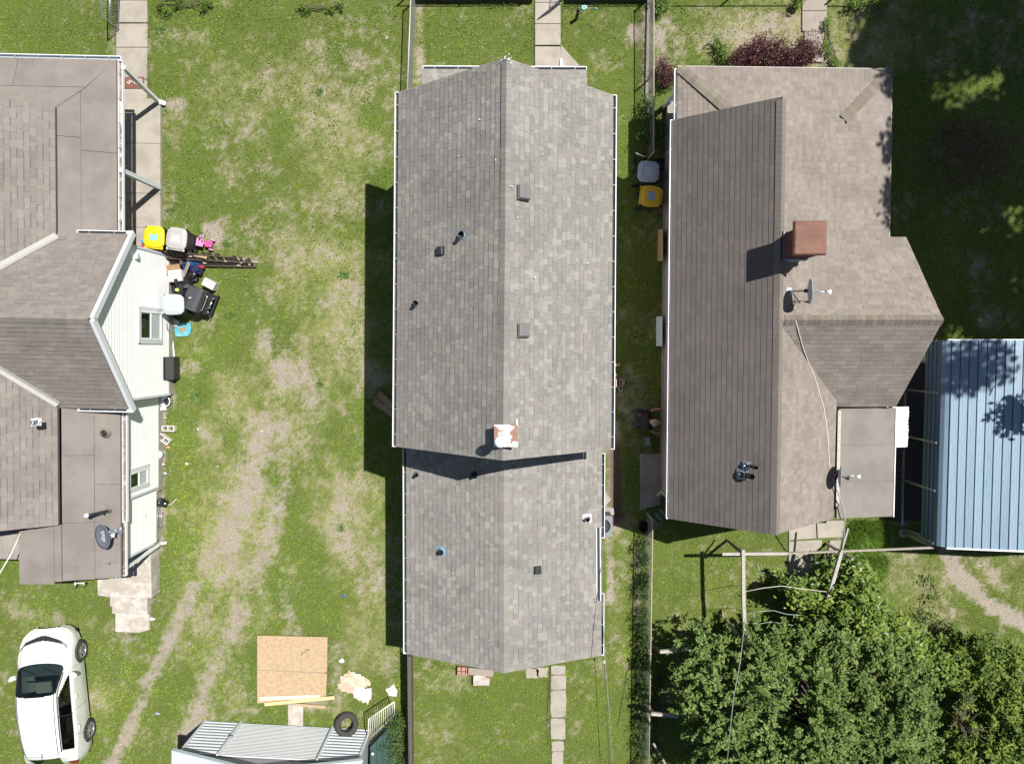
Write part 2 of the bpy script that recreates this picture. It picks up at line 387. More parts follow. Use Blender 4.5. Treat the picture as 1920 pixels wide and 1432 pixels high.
# no grass here: buildings, slabs, boards (world polygons)
def pxpoly(pts, h=0): return [(W(x, y, h).x, W(x, y, h).y) for x, y in pts]
NOGRASS = [[(-17,-5),(-11.2,-5),(-11.2,6.3),(-17,6.3)], [(-17,-6.6),(-11.45,-6.6),(-11.45,0),(-17,0)], [(-3.0,-8.6),(2.3,-8.6),(2.3,7.6),(-3.0,7.6)],
           [(4.9,-4.7),(10.9,-4.7),(10.9,7.9),(4.9,7.9)], [(12.8,-5.7),(20,-5.7),(20,.2),(12.8,.2)],
           pxpoly([(228,0),(278,0),(277,170),(296,190),(296,470),(222,470)]), pxpoly([(1003,0),(1052,0),(1052,88),(1085,125),(1003,125)]),
           pxpoly([(484,1194),(614,1194),(614,1322),(484,1322)]), pxpoly([(541,1322),(569,1322),(569,1358),(541,1358)]),
           pxpoly([(385,1354),(700,1372),(680,1480),(350,1480)]), pxpoly([(1503,20),(1548,20),(1545,85),(1505,120)]),
           pxpoly([(190,1045),(297,1045),(297,1120),(280,1185),(212,1185),(205,1120),(190,1120)]),
           pxpoly([(1477,985),(1585,985),(1575,1080),(1478,1080)]), pxpoly([(1199,850),(1240,850),(1240,950),(1199,950)])]
for x0, y0, x1, y1 in ((1034,1255,1059,1262),(1033,1266,1060,1290),(1032,1294,1060,1343),(1032,1348,1059,1381),(1035,1391,1056,1404),(1034,1409,1055,1440),(886,1264,918,1286)):
    NOGRASS.append(pxpoly([(x0,y0),(x1,y0),(x1,y1),(x0,y1)]))
def nograss(x, y):
    r = np.zeros(x.shape, bool)
    for p in NOGRASS: r |= inpoly(x, y, p)
    return r
GRASSM = mat('grass_blades', attr='Col', rough=.6, spec=.25, transl=.25)
def blades(n, x0, x1, y0, y1, lmin, lmax, wmin, wmax, name, label, dens=None, lift=1.0, pal=None):
    x = RNG.uniform(x0, x1, n); y = RNG.uniform(y0, y1, n)
    m = ~nograss(x, y); x, y = x[m], y[m]
    dirt, dry, lush, yel = fields(x, y)
    clump = fbm(x, y, 9, 3, 41)
    p = (1-.55*dirt-.42*dirt**3)*(1-dry*.1)*(.25+1.1*np.clip((clump-.36)/.26, 0, 1))
    if dens is not None: p = dens(x, y)
    k = RNG.random(len(x)) < p; x, y, dirt, dry, lush, yel, clump = (q[k] for q in (x, y, dirt, dry, lush, yel, clump))
    n = len(x); ang = RNG.uniform(0, 2*np.pi, n); L = RNG.uniform(lmin, lmax, n)*(1+.5*lush-.25*dry); wd = RNG.uniform(wmin, wmax, n)
    lean = RNG.uniform(.45, 1.0, n); ca, sa = np.cos(ang), np.sin(ang); z0 = (fbm(x, y, .5, 3, 9)-.5)*.03
    b0 = np.stack([x-sa*wd/2, y+ca*wd/2, z0-.004], 1); b1 = np.stack([x+sa*wd/2, y-ca*wd/2, z0-.004], 1)
    tip = np.stack([x+ca*L*lean, y+sa*L*lean, z0+.006+L*np.sqrt(np.clip(1-lean**2*.85, .05, 1))*lift], 1)
    V = np.stack([b0, b1, tip], 1).reshape(-1, 3); Fq = np.arange(3*n).reshape(-1, 3)
    g1 = np.array([.215,.335,.038]); g2 = np.array([.090,.215,.028]); g3 = np.array([.40,.49,.048]); g4 = np.array([.54,.48,.25])
    if pal is not None: g1, g2, g3, g4 = [np.array(q) for q in pal]
    r = RNG.random((n, 1)); lush = lush[:, None]; yel = yel[:, None]; dry_ = dry[:, None]
    col = g1*(1-lush*.75) + g2*lush*.75; col = col*(1-yel*.65) + g3*yel*.65
    isdry = (RNG.random((n, 1)) < dry_*.50+.04); col = np.where(isdry, g4*RNG.uniform(.6, 1.1, (n, 1)), col)
    col = np.where((RNG.random((n,1)) < .10) & ~isdry, g3*1.1, col)
    macro = .70+.60*fbm(x, y, .7, 3, 63)+.55*(fbm(x, y, 2.6, 3, 64)-.5)
    col = col*(.58+.80*r)*macro[:, None]
    me = fast_mesh(name, V, Fq, 3, col); me.materials.append(GRASSM)
    o = bpy.data.objects.new(name, me); COL.objects.link(o); o['kind'] = 'stuff'; o['label'] = label; o['category'] = 'grass'; return o
QUICK = 1.0
blades(int(1500000*QUICK), -18.6, 18.6, -14.6, 12.4, .028, .062, .010, .019, 'grass', 'short patchy green and yellow lawn grass all round the houses')
# flat leaved weeds and clover
def leaf_mesh(name, C, size, cols, upb=.6, asp=.5, fold=.0):
    n = len(C); C = np.asarray(C, float); d = RNG.normal(size=(n, 3)); d[:, 2] *= .35; d /= np.linalg.norm(d, axis=1)[:, None]
    nn = RNG.normal(size=(n, 3)); nn[:, 2] = abs(nn[:, 2]) + upb*2; s = np.cross(d, nn); s /= np.linalg.norm(s, axis=1)[:, None]
    up = np.cross(s, d); sz = (np.asarray(size)*np.ones(n))[:, None]
    V = np.stack([C-d*sz*.5, C+s*sz*asp*.5+up*sz*fold, C+d*sz*.5, C-s*sz*asp*.5+up*sz*fold], 1).reshape(-1, 3)
    return fast_mesh(name, V, np.arange(4*n).reshape(-1, 4), 4, cols)
def scatter_weeds():
    n = 150000; x = RNG.uniform(-12, 18, n); y = RNG.uniform(-14.4, 12.2, n); m = ~nograss(x, y); x, y = x[m], y[m]
    dirt, dry, lush, yel = fields(x, y); cl = fbm(x, y, 2.6, 4, 55)
    gx0 = G(300, 0)[0]; gx1 = G(745, 0)[0]
    zone = np.where((x > gx0) & (x < gx1), .9, .25); zone = np.where((x > G(1228,0)[0]) & (y > 9.4), .9, zone)
    p = zone*np.clip((cl-.47)/.12+lush*.5, 0, 1)*(1-dirt*.8); k = RNG.random(len(x)) < p*.9; x, y, yel = x[k], y[k], yel[k]; n = len(x)
    C = np.stack([x, y, RNG.uniform(.015, .06, n)], 1); r = RNG.random((n, 1))
    col = (np.array([.14,.25,.045])*(1-yel[:, None]*.6)+np.array([.27,.35,.06])*yel[:, None]*.6)*(.55+.9*r)
    me = leaf_mesh('ground_weeds', C, RNG.uniform(.03, .065, n), col, .9, .6); me.materials.append(GRASSM)
    o = bpy.data.objects.new('ground_weeds', me); COL.objects.link(o); tag(o, 'low broad leaved weeds and clover growing through the lawns', 'weeds', kind='stuff')
    # white clover heads
    P = []
    for px, py, rx, ry, k in ((230,1245,40,40,140),(480,1110,50,60,120),(490,1290,50,60,130),(250,1130,40,30,60),(320,1110,30,40,70),(120,60,90,40,60),(880,70,90,50,160),(620,1200,30,40,60),(540,1020,80,80,60),(320,900,20,80,60),(440,300,120,200,60),(1380,1080,90,60,60)):
        for _ in range(k):
            g = G(px+random.gauss(0, rx*.6), py+random.gauss(0, ry*.6)); P.append((g[0], g[1], random.uniform(.05, .075)))
    P = np.array(P); P = P[~nograss(P[:,0], P[:,1])]
    me = leaf_mesh('clover_flowers', P, RNG.uniform(.014, .026, len(P)), np.full((len(P), 3), .60)*np.array([1,1,.8]), 2.5, 1.0); me.materials.append(GRASSM)
    o = bpy.data.objects.new('clover_flowers', me); COL.objects.link(o); tag(o, 'tiny white clover heads dotted through the lawns', 'flowers', kind='stuff')
scatter_weeds()
def edge_tufts():
    segs = [((773,0),(768,165)),((1222,0),(1222,290)),((1214,20),(1210,200)),((763,1235),(768,1432)),((1213,1000),(1205,1432)),((300,470),(318,520)),((322,745),(300,960)),((299,1045),(300,1120)),((278,10),(279,165)),((296,205),(297,400)),((219,0),(220,100)),
            ((1003,10),(1003,100)),((1052,10),(1053,88)),((482,1190),(482,1320)),((482,1190),(614,1193)),((615,1195),(613,1310)),((1030,1250),(1031,1432)),((1062,1250),(1060,1432)),((400,1352),(690,1366)),((900,14),(1000,14)),((1060,16),(1200,16)),((205,1190),(285,1190)),((183,1120),(205,1125)),((1478,1020),(1478,1120)),((541,1325),(541,1352)),((570,1325),(570,1354)),((1157,350),(1157,600)),((1740,1035),(1920,1036)),((790,1235),(870,1255))]
    X = []; Y = []
    for a, c in segs:
        A = W(*a, 0); C = W(*c, 0); n = int((A-C).length*150); t = RNG.uniform(0, 1, n); X.append(A.x+(C.x-A.x)*t+RNG.normal(0, .045, n)); Y.append(A.y+(C.y-A.y)*t+RNG.normal(0, .045, n))
    x, y = np.concatenate(X), np.concatenate(Y); k = (~nograss(x, y)) & (fbm(x, y, 2.5, 2, 91) > .42); x, y = x[k], y[k]; n = len(x); ang = RNG.uniform(0, 2*np.pi, n); L = RNG.uniform(.06, .19, n); w = RNG.uniform(.010, .018, n); ln = RNG.uniform(.4, .9, n)
    V = np.stack([np.stack([x-np.sin(ang)*w/2, y+np.cos(ang)*w/2, 0*x], 1), np.stack([x+np.sin(ang)*w/2, y-np.cos(ang)*w/2, 0*x], 1), np.stack([x+np.cos(ang)*L*ln, y+np.sin(ang)*L*ln, L*np.sqrt(1-ln**2)], 1)], 1).reshape(-1, 3)
    pal = np.array([(.10,.20,.03),(.14,.26,.035),(.20,.30,.05),(.30,.27,.14)]); me = fast_mesh('edge_grass', V, np.arange(3*n).reshape(-1, 3), 3, pal[RNG.integers(0, 4, n)]*RNG.uniform(.7, 1.3, (n, 1))); me.materials.append(GRASSM)
    o = bpy.data.objects.new('edge_grass', me); COL.objects.link(o); tag(o, 'longer unmown grass along the fences, paths and walls', 'grass', kind='stuff')
edge_tufts()
# rosette weeds one can tell apart
WEEDM = mat('weed_leaf', (.10,.19,.045), rough=.5, noise=.3, nscale=30, transl=.2)
def rosette(px, py, r, label, n=12, group='broad leaved weeds in the left yard'):
    t = thing('weed_plant', label, 'weed', W(px, py, 0), random.uniform(0, 6), group)
    for i in range(n):
        a = i*2.4; L = r*random.uniform(.6, 1); b = MB(); w = L*.2; z = random.uniform(.02, .06)
        pts = []
        for k, f in enumerate((0, .35, .7, 1)): pts.append((f*L, (w*(.3, .8, .9, .05)[k])/1, z*math.sin(f*2.6)+.015))
        vs = []; 
        for q in pts: vs += [(q[0], -q[1]/2, q[2]+.004), (q[0], 0, q[2]-.004), (q[0], q[1]/2, q[2]+.004)]
        R = Matrix.Rotation(a, 3, 'Z'); vs = [R @ Vector(v) for v in vs]
        fs = [(k*3+j, k*3+3+j, k*3+4+j, k*3+1+j) for k in range(3) for j in range(2)]
        b.add(vs, fs); b.build('leaf', WEEDM, t, local=True)
    return t
for px, py, r, l in ((300,57,.24,'spiky rosette weed on the grass beside the concrete path'),(368,742,.30,'large rosette weed below the bare soil patch by the white wall'),(600,172,.2,'small rosette weed in the dry patch near the left fence'),
                     (425,458,.17,'small rosette weed beside the pink tricycle'),(645,515,.25,'rosette weed left of the house shadow'),(430,590,.2,'rosette weed right of the trash heap'),
                     (640,990,.22,'rosette weed in the middle of the left yard near the house shadow'),(600,720,.2,'rosette weed on the bare ground of the left yard'),(320,395,.2,'rosette weed beside the porch slab'),(270,865+0,.01,'') ):
    if r > .05: rosette(px, py, r, l)
# ---------------------------------------------------------------- building materials
SHG = mat('grey_shingle', attr='Col', col2=(.13,.125,.11), c2scale=.9, c2lo=.42, c2hi=.75, c2max=.28, stretch=(.55,1,1), noise=.13, nscale=.8, fine=.16, fscale=260, rough=.9, spec=.2, bump=.35, bscale=300)
SHB = mat('brown_shingle', attr='Col', col2=(.13,.115,.10), c2scale=.8, c2lo=.45, c2hi=.75, c2max=.30, noise=.12, nscale=.9, fine=.16, fscale=260, rough=.9, spec=.2, bump=.35, bscale=300)
DECK = mat('roof_deck', (.10,.095,.09), rough=.9)
ROLL = mat('roll_roofing', (.235,.212,.193), noise=.07, nscale=1.5, fine=.12, fscale=200, rough=.9, spec=.2, bump=.3, bscale=250, col2=(.20,.18,.163), c2scale=.9)
WHITE = mat('white_metal', (.78,.80,.82), rough=.35, noise=.06, nscale=6, spec=.5)
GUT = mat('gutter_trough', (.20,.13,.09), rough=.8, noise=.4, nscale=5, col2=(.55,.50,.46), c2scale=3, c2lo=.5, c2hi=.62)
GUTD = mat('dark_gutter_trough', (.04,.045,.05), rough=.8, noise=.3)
SIDING = mat('white_siding', (.87,.88,.89), rough=.45, noise=.03, nscale=4, spec=.4)
PINK = mat('pink_wall', (.42,.29,.36), rough=.7, noise=.10, nscale=3, fine=.08, fscale=40)
CONC = mat('concrete', (.37,.335,.29), rough=.9, noise=.10, nscale=2, fine=.14, fscale=90, bump=.3, bscale=80, col2=(.31,.28,.24), c2scale=1.3)
CONCW = mat('washed_concrete', (.40,.36,.31), rough=.9, noise=.14, nscale=5, fine=.15, fscale=90, bump=.3, bscale=80, col2=(.54,.50,.46), c2scale=3)
CONCG = mat('grey_concrete', (.30,.285,.26), rough=.9, noise=.16, nscale=4, fine=.15, fscale=70, bump=.3, col2=(.22,.20,.18), c2scale=2)
FLASH = mat('flashing', (.30,.30,.28), rough=.55, metal=.3, noise=.12, nscale=6, stretch=(1,1,1))
GALV = mat('galvanised', (.42,.47,.52), rough=.35, metal=.7, noise=.12, nscale=20)
BLACK = mat('black_plastic', (.018,.018,.02), rough=.45)
DARKM = mat('dark_metal', (.045,.05,.055), rough=.45, metal=.3)
GREYV = mat('grey_vent', (.20,.20,.20), rough=.5, metal=.2)
RUST = mat('rust', (.175,.092,.070), rough=.8, noise=.18, nscale=9, col2=(.25,.13,.088), c2scale=1.6, c2lo=.4, c2hi=.65, bump=.2)
BRICK = mat('brick', (.16,.06,.04), rough=.9, noise=.3, nscale=30)
MORTAR = mat('mortar', (.10,.085,.075), rough=.95)
WOOD = mat('weathered_wood', (.30,.26,.22), rough=.85, noise=.25, nscale=12, stretch=(3,3,3), fine=.2, fscale=60)
WOODD = mat('dark_wood', (.085,.065,.052), rough=.85, noise=.35, nscale=10)
GLASSD = glass_mat('window_glass', (.45,.55,.50), .12)
INNER = mat('dark_interior', (.02,.025,.02), rough=.9)
SCREEN = mat('window_screen', (.48,.50,.53), rough=.6, noise=.06, nscale=30)
CREAM = mat('cream_trim', (.55,.52,.42), rough=.6)

sc_ = lambda L, k: [tuple(a*k for a in c) for c in L]
TG = [(.300,.280,.255),(.290,.270,.248),(.280,.264,.245),(.315,.296,.270),(.270,.254,.238),(.365,.345,.308),(.300,.262,.235),(.250,.238,.226),(.340,.318,.288)]
TB_SHADE = [(.175,.150,.138),(.185,.158,.144),(.165,.143,.133),(.195,.165,.148),(.178,.156,.146),(.188,.157,.141)]  # west slope browns, with the shade of that slope put into the colour
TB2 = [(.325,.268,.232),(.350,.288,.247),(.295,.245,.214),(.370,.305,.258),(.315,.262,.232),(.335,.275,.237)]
TH = [(.285,.245,.218),(.270,.233,.208),(.300,.260,.230),(.255,.220,.198),(.310,.268,.238),(.278,.240,.216)]

def even(L, k, g=(1,1,1)):
    m = [sum(c[i] for c in L)/len(L) for i in range(3)]; return [tuple((c[i]*(1-k)+m[i]*k)*g[i] for i in range(3)) for c in L]
TG, TB_SHADE, TB2, TH = even(TG, .15, (.96,.985,.99)), even(TB_SHADE, 0, (.93,.97,1.0)), even(TB2, 0, (.95,1.0,1.03)), even(TH, .1, (.96,1.0,1.02))
TG, TB_SHADE, TB2, TH = sc_(TG, .89), sc_(TB_SHADE, .82), sc_(TB2, .79), sc_(TH, .85)
def V3(*a): return Vector(a)
BRKT = mat('bracket_grey', (.34,.35,.36), rough=.5)
def gutter(parent, a, b, out, w=.105, depth=.10, step=.62, trough=None, bracketm=None, ends=True):
    a, b, out = Vector(a), Vector(b), Vector(out).normalized(); d = (b-a).normalized(); L = (b-a).length; up = Vector((0,0,1))
    g = MB(); t = .012
    g.beam(a+out*(w-t/2)-up*depth/2, b+out*(w-t/2)-up*depth/2, t*1.7, depth)
    g.beam(a+out*w/2-up*(depth+.002), b+out*w/2-up*(depth+.002), w-.03, t)
    g.beam(a-up*depth/2+out*.001, b-up*depth/2+out*.001, t, depth-.02)
    if ends:
        for p in (a, b): g.beam(p+out*.008-up*depth/2, p+out*(w+.006)-up*depth/2, .016, depth)
    go = g.build('gutter', WHITE, parent)
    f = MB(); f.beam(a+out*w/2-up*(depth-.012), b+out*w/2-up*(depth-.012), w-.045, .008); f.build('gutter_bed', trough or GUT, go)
    n = max(1, int(L/step))
    for i in range(n):
        p = a + d*(L*(i+.5)/n); k = MB(); k.beam(p+out*.004-up*.008, p+out*(w-.016)-up*.008, .018, .012); k.build('bracket', bracketm or BRKT, go)
    return go
def deck(parent, polys, t=.09, name='roof', m=None):
    b = MB()
    for p in polys: b.slab3([q-Vector((0,0,.006)) for q in planar(p)], t)
    return b.build(name, m or DECK, parent)
def ridge_caps(parent, a, b, sl1, sl2, m, tints, w=.15, e=.145, name='ridge_cap'):
    """bent cap shingles marching from a to b; sl1/sl2: unit downslope directions of both sides"""
    a, b = Vector(a), Vector(b); d = (b-a).normalized(); n = int((b-a).length/e); inv = WM[parent.name].inverted(); meshes = []
    s1, s2 = Vector(sl1).normalized(), Vector(sl2).normalized(); nn = (Vector((0,0,1))-d*d.z).normalized()
    for c in tints:
        mb = MB(); L = e+.03; vs = []
        for y, h in ((0, .020), (L, .012)):
            for q in (s1*w, V3(0,0,.004), s2*w): vs.append(d*y + q + nn*h)
        vs += [v - nn*.014 for v in vs]
        mb.add(vs, [(0,1,4,3),(1,2,5,4),(0,6,7,1),(1,7,8,2),(0,3,9,6),(2,8,11,5)], c)
        me = bpy.data.meshes.new(name); me.from_pydata(mb.v, [], mb.f); me.materials.append(m)
        at = me.color_attributes.new('Col', 'FLOAT_COLOR', 'CORNER'); buf = []
        for f, cc in zip(mb.f, mb.c): buf += [*cc, 1.0]*len(f)
        at.data.foreach_set('color', buf); meshes.append(me)
    for i in range(n):
        o = bpy.data.objects.new(name, random.choice(meshes)); COL.objects.link(o); o.parent = parent; o.matrix_local = inv @ Matrix.Translation(a+d*(i*e))
def window(parent, X, y0, y1, z0, z1, split=True, frame_m=WHITE, fw=.07, sgn=1, depth=.05):
    """window in a wall whose face is x = X, looking towards sgn*x"""
    f = MB(); xc = X+sgn*.02
    f.box((xc, (y0+y1)/2, z1-fw/2), (depth, y1-y0, fw)); f.box((xc, (y0+y1)/2, z0+fw/2), (depth, y1-y0, fw))
    f.box((xc, y0+fw/2, (z0+z1)/2), (depth-.004, fw, z1-z0-2*fw)); f.box((xc, y1-fw/2, (z0+z1)/2), (depth-.004, fw, z1-z0-2*fw))
    w = f.build('window', frame_m, parent)
    zm = z0+(z1-z0)*.5
    if split: s = MB(); s.box((X+sgn*.022, (y0+y1)/2, zm), (depth-.01, y1-y0-2*fw, .045)); s.build('sash', frame_m, w)
    g = MB(); g.box((X+sgn*.012, (y0+y1)/2, (zm+z1-fw)/2), (.006, y1-y0-2*fw-.004, z1-fw-zm-.03)); g.build('pane', GLASSD, w)
    g = MB(); g.box((X+sgn*.010, (y0+y1)/2, (zm+z0+fw)/2), (.006, y1-y0-2*fw-.004, zm-z0-fw-.03)); g.build('pane', SCREEN if split == 2 else GLASSD, w)
    k = MB(); k.box((X+sgn*.002, (y0+y1)/2, (z0+z1)/2), (.004, y1-y0-2*fw, z1-z0-2*fw)); k.build('blind', mat('curtain_reflection', (.10,.15,.125), rough=.9, noise=.4, nscale=6, stretch=(1,1,6)), w)  # blind behind the panes, tinted green-grey to paint in their reflection
    return w
def vent_pipe(base, r, h, label, flash=.20, lean=(0,0), cap=None, flm=None, m=None, group='plumbing vent pipes on the roofs', slope=None):
    t = thing('vent_pipe', label, 'vent pipe', base, 0, group); b = Vector(base)
    n = Vector(slope).normalized() if slope else Vector((0,0,1)); x = Vector((0,1,0)).cross(n).normalized(); y = n.cross(x); R = Matrix((x, y, n)).transposed()
    f = MB(); f.box(b+n*.02, (flash*1.15, flash, .008), M=R); f.build('flashing', flm or GALV, t)
    c = MB(); c.lathe([(r*1.9, 0), (r*1.5, .05), (r*1.15, .09)], 14, b+n*.024, R); c.build('collar', flm or GALV, t)
    p = MB(); top = b + Vector((lean[0], lean[1], h)); p.tube([b, top], r, 14, cap=False); p.tube([b, top-Vector((0,0,.01))], r*.8, 12, cap=False); p.build('pipe', m or DARKM, t)
    i = MB(); i.lathe([(r*.82, 0), (.0005, 0)], 12, b+Vector((0,0,h*.55))); i.build('bore', INNER, t)
    if cap: c = MB(); c.lathe([(r*1.5, -.03), (r*1.6, .0), (r*1.2, .05), (.001, .07)], 14, top); c.build('cap', cap, t)
    return t
def box_vent(c, sx, sy, h, label, m, n, group='box vents on the roofs'):
    t = thing('roof_vent', label, 'roof vent', c, 0, group); c = Vector(c); n = Vector(n).normalized()
    x = Vector((0,1,0)).cross(n).normalized(); y = n.cross(x); R = Matrix((x, y, n)).transposed()
    b = MB(); b.box(c+n*.022, (sx*1.06, sy*1.06, .006), M=R); b.build('flange', m, t)
    b = MB(); b.box(c+n*h*.45, (sx*.8, sy*.8, h*.75), M=R); b.build('throat', DARKM, t)
    b = MB(); q = [(-sx/2,-sy/2,h*.55),(sx/2,-sy/2,h*.55),(sx/2,sy/2,h*.55),(-sx/2,sy/2,h*.55),(-sx*.42,-sy*.42,h),(sx*.42,-sy*.42,h*1.0),(sx*.42,sy*.42,h),(-sx*.42,sy*.42,h)]
    b.add([c+R@Vector(p) for p in q], [(3,2,1,0),(4,5,6,7),(0,1,5,4),(1,2,6,5),(2,3,7,6),(3,0,4,7)]); b.build('hood', m, t, bevel=.01)
    b = MB(); b.box(c+n*(h+.004), (.012, sy*.8, .008), M=R); b.build('seam', m, t)
    return t
def downspout(parent, top, bot, foot, m=None, w=.075):
    top, bot, foot = Vector(top), Vector(bot), Vector(foot); b = MB(); b.beam(top, bot, w, w*.8); b.beam(bot+V3(0,0,.03), foot+V3(0,0,.02), w, w*.8); return b.build('downspout', m or WHITE, parent)
def rakefaces(parent, a, b, t=.03, h=.16, m=None, off=None, name='fascia'):
    mb = MB(); a, b = Vector(a), Vector(b); mb.beam(a-V3(0,0,h/2), b-V3(0,0,h/2), t, h); return mb.build(name, m or WHITE, parent)
def gable_wall(mb, x0, x1, y0, y1, z0, ze, zr, axis='y'):
    """closed body with a ridge along axis"""
    if axis == 'y': xm = (x0+x1)/2; pr = [(x0,z0),(x1,z0),(x1,ze),(xm,zr),(x0,ze)]; vs = [(p[0], y, p[1]) for y in (y0, y1) for p in pr]
    else: ym = (y0+y1)/2; pr = [(y0,z0),(y1,z0),(y1,ze),(ym,zr),(y0,ze)]; vs = [(x, p[0], p[1]) for x in (x0, x1) for p in pr]
    mb.add(vs, [(4,3,2,1,0),(5,6,7,8,9)]+[(i,(i+1)%5,5+(i+1)%5,5+i) for i in range(5)])

# ---------------------------------------------------------------- middle house
hm = thing('shingled_house', 'long grey shingled gable house in the middle with a lower rear wing', 'house', (-.3, -1, 0))
A, B = W(748,173,4.3), W(743,837,4.3); C_, D = W(1149,178,4.3), W(1145,842,4.3); R1, R2 = W(950,107,6.5), W(943,863,6.5)
E1, E2 = W(762,838,2.5), W(763,1225,2.5); G1, G2 = W(1128,840,2.5), W(1127,1228,2.5); Q2 = W(945,1261,3.68); Q1 = V3(Q2.x, E1.y+.6, 3.68)
E1.y += .6; G1.y += .6
w = MB(); gable_wall(w, A.x+.38, C_.x-.35, B.y+.35, A.y-.35, 0, 4.2, 6.3); w.build('wall', SIDING, hm)
w = MB(); gable_wall(w, E1.x+.34, G1.x-.34, E2.y+.3, B.y+.345, 0, 2.4, 3.5); w.build('wall', SIDING, hm)
w = MB(); w.prism([(A.x+.36,A.y-.33),(A.x+.36,B.y+.3),(C_.x-.33,B.y+.3),(C_.x-.33,A.y-.33)], 0, .35); w.build('foundation', CONCG, hm)
polysF = [[B, A, R1, R2], [C_, D, R2, R1]]; polysR = [[E2, E1, Q1, Q2], [G1, G2, Q2, Q1]]
PN = [V3(-2.52, 7.90, 2.6), V3(2.11, 7.88, 2.6), V3(2.11, 6.3, 3.15), V3(-2.52, 6.3, 3.15)]
rf = deck(hm, polysF + polysR + [PN], .08)
cs = Courses()
wd = [.11,.13,.15,.17,.22]
for p in polysF + polysR: cs.lay(p, .148, wd, TG, thick=.011, raised=.42, band=.55)
cs.lay([PN[0],PN[1],PN[2],PN[3]], .148, wd, TG)
cs.finish(rf, SHG, 300)
def dslope(e, r): v = Vector((e.x-r.x, 0, e.z-r.z)); return v
ridge_caps(rf, R2, R1, dslope(A, R1), dslope(C_, R1), SHG, TG[:5]+[(.24,.23,.22)])
ridge_caps(rf, Q2, V3(Q1.x, B.y-.02, 3.68), dslope(E1, Q1), dslope(G1, Q1), SHG, TG[:5]+[(.28,.265,.245)])
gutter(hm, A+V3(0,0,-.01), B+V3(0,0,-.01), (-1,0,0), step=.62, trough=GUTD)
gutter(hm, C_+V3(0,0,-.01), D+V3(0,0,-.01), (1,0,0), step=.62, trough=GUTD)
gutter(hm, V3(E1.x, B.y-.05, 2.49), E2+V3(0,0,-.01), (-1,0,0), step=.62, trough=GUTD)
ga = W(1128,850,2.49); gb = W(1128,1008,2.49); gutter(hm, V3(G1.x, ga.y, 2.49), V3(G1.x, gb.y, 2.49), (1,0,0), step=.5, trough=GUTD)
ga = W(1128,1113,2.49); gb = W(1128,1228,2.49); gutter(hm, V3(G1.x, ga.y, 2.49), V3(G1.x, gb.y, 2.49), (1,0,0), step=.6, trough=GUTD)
ga = W(1120,988,2.56); gb = W(1121,1125,2.56); b = MB(); b.beam(ga+V3(-.03,0,.03), gb+V3(-.03,0,.03), .025, .03); b.build('drip_edge', WHITE, hm)
b = MB(); b.beam(ga+V3(.025,0,.03), gb+V3(.025,0,.03), .075, .025); b.build('edge_board', DARKM, hm)
b = MB(); b.beam(ga+V3(.075,0,.03), gb+V3(.075,0,.03), .02, .03); b.build('drip_edge', WHITE, hm)
gutter(hm, PN[0]+V3(0,.0,-.01), PN[1]+V3(0,0,-.01), (0,1,0), step=.62, trough=GUTD)
downspout(hm, W(1052,150,2.4), V3(W(1052,122,.3).x, 8.0, .3), W(1052,112,.05))
for x in (-2.45, 2.0, -.2, .9): b = MB(); b.box((x, 7.75, 1.35), (.12,.12,2.5)); b.build('porch_post', WHITE, hm)
b = MB(); b.prism([(-2.6,7.85),(-2.6,6.35),(2.2,6.35),(2.2,7.85)], 0, .14); b.build('porch_slab', CONC, hm)
b = MB(); b.prism(pxpoly([(1052,86),(1086,124),(1052,130)]), .0, .045); b.build('porch_apron', CONC, hm)
# chips of pale paint on the front ridge
b = MB()
for k in range(12):
    p = W(950+random.gauss(0,7), 113+random.gauss(0,4), 6.45); z = 6.5-abs(p.x-R1.x)*.78+.045; s = random.uniform(.006,.018); b.box((p.x,p.y,z), (s*2,s,.004), rz=random.random()*3)
b.build('paint_chips', WHITE, rf, kind='stuff')
# roof furniture of the middle house
nl, nr = Vector((-.78,0,1)).normalized(), Vector((.78,0,1)).normalized()
def zf(x): return 6.5-abs(x-R1.x)*(2.2/2.86)
def zr_(x): return 3.68-abs(x-Q2.x)*(1.18/2.82)
def onroof(px, py, zfun, z0=5.0):
    z = z0
    for _ in range(20): p = W(px, py, z); z = .5*z+.5*zfun(p.x)
    return W(px, py, z)
box_vent(onroof(981,361,zf), .34, .34, .10, 'grey box vent near the front end of the middle roof, east slope', GREYV, nr)
box_vent(onroof(981,619,zf), .32, .32, .08, 'grey box vent halfway along the middle roof, east slope', GREYV, nr)
box_vent(onroof(828,471,zf), .22, .22, .11, 'small dark box vent on the west slope of the middle roof', DARKM, nl)
box_vent(onroof(1007,1068,zr_, 3.3), .22, .22, .10, 'small dark box vent on the rear wing of the middle house', DARKM, V3(.42,0,1))
vent_pipe(onroof(867,442,zf), .055, .36, 'vent pipe with torn pale flashing just above the small dark box vent', .30, slope=nl)
vent_pipe(onroof(782,569,zf), .055, .32, 'vent pipe near the west gutter of the middle roof', .28, slope=nl)
n2, n3 = V3(-.42,0,1), V3(.42,0,1)
vent_pipe(onroof(783,888,zr_,2.9), .05, .30, 'vent pipe near the corner of the rear wing, at the tip of the gable shadow', .20, slope=n2)
vent_pipe(onroof(890,890,zr_,3.2), .055, .26, 'vent pipe at the lower edge of the gable shadow', .16, slope=n2, flm=DARKM)
vent_pipe(onroof(828,1032,zr_,3.1), .065, .26, 'vent pipe on a blue flashing plate on the rear wing', .26, slope=n2, flm=mat('blue_flash', (.25,.40,.55), rough=.4, metal=.3))
vent_pipe(onroof(1100,971,zr_,2.8), .06, .26, 'vent pipe with white flashing by the east edge of the rear wing', .24, slope=n3, flm=WHITE)
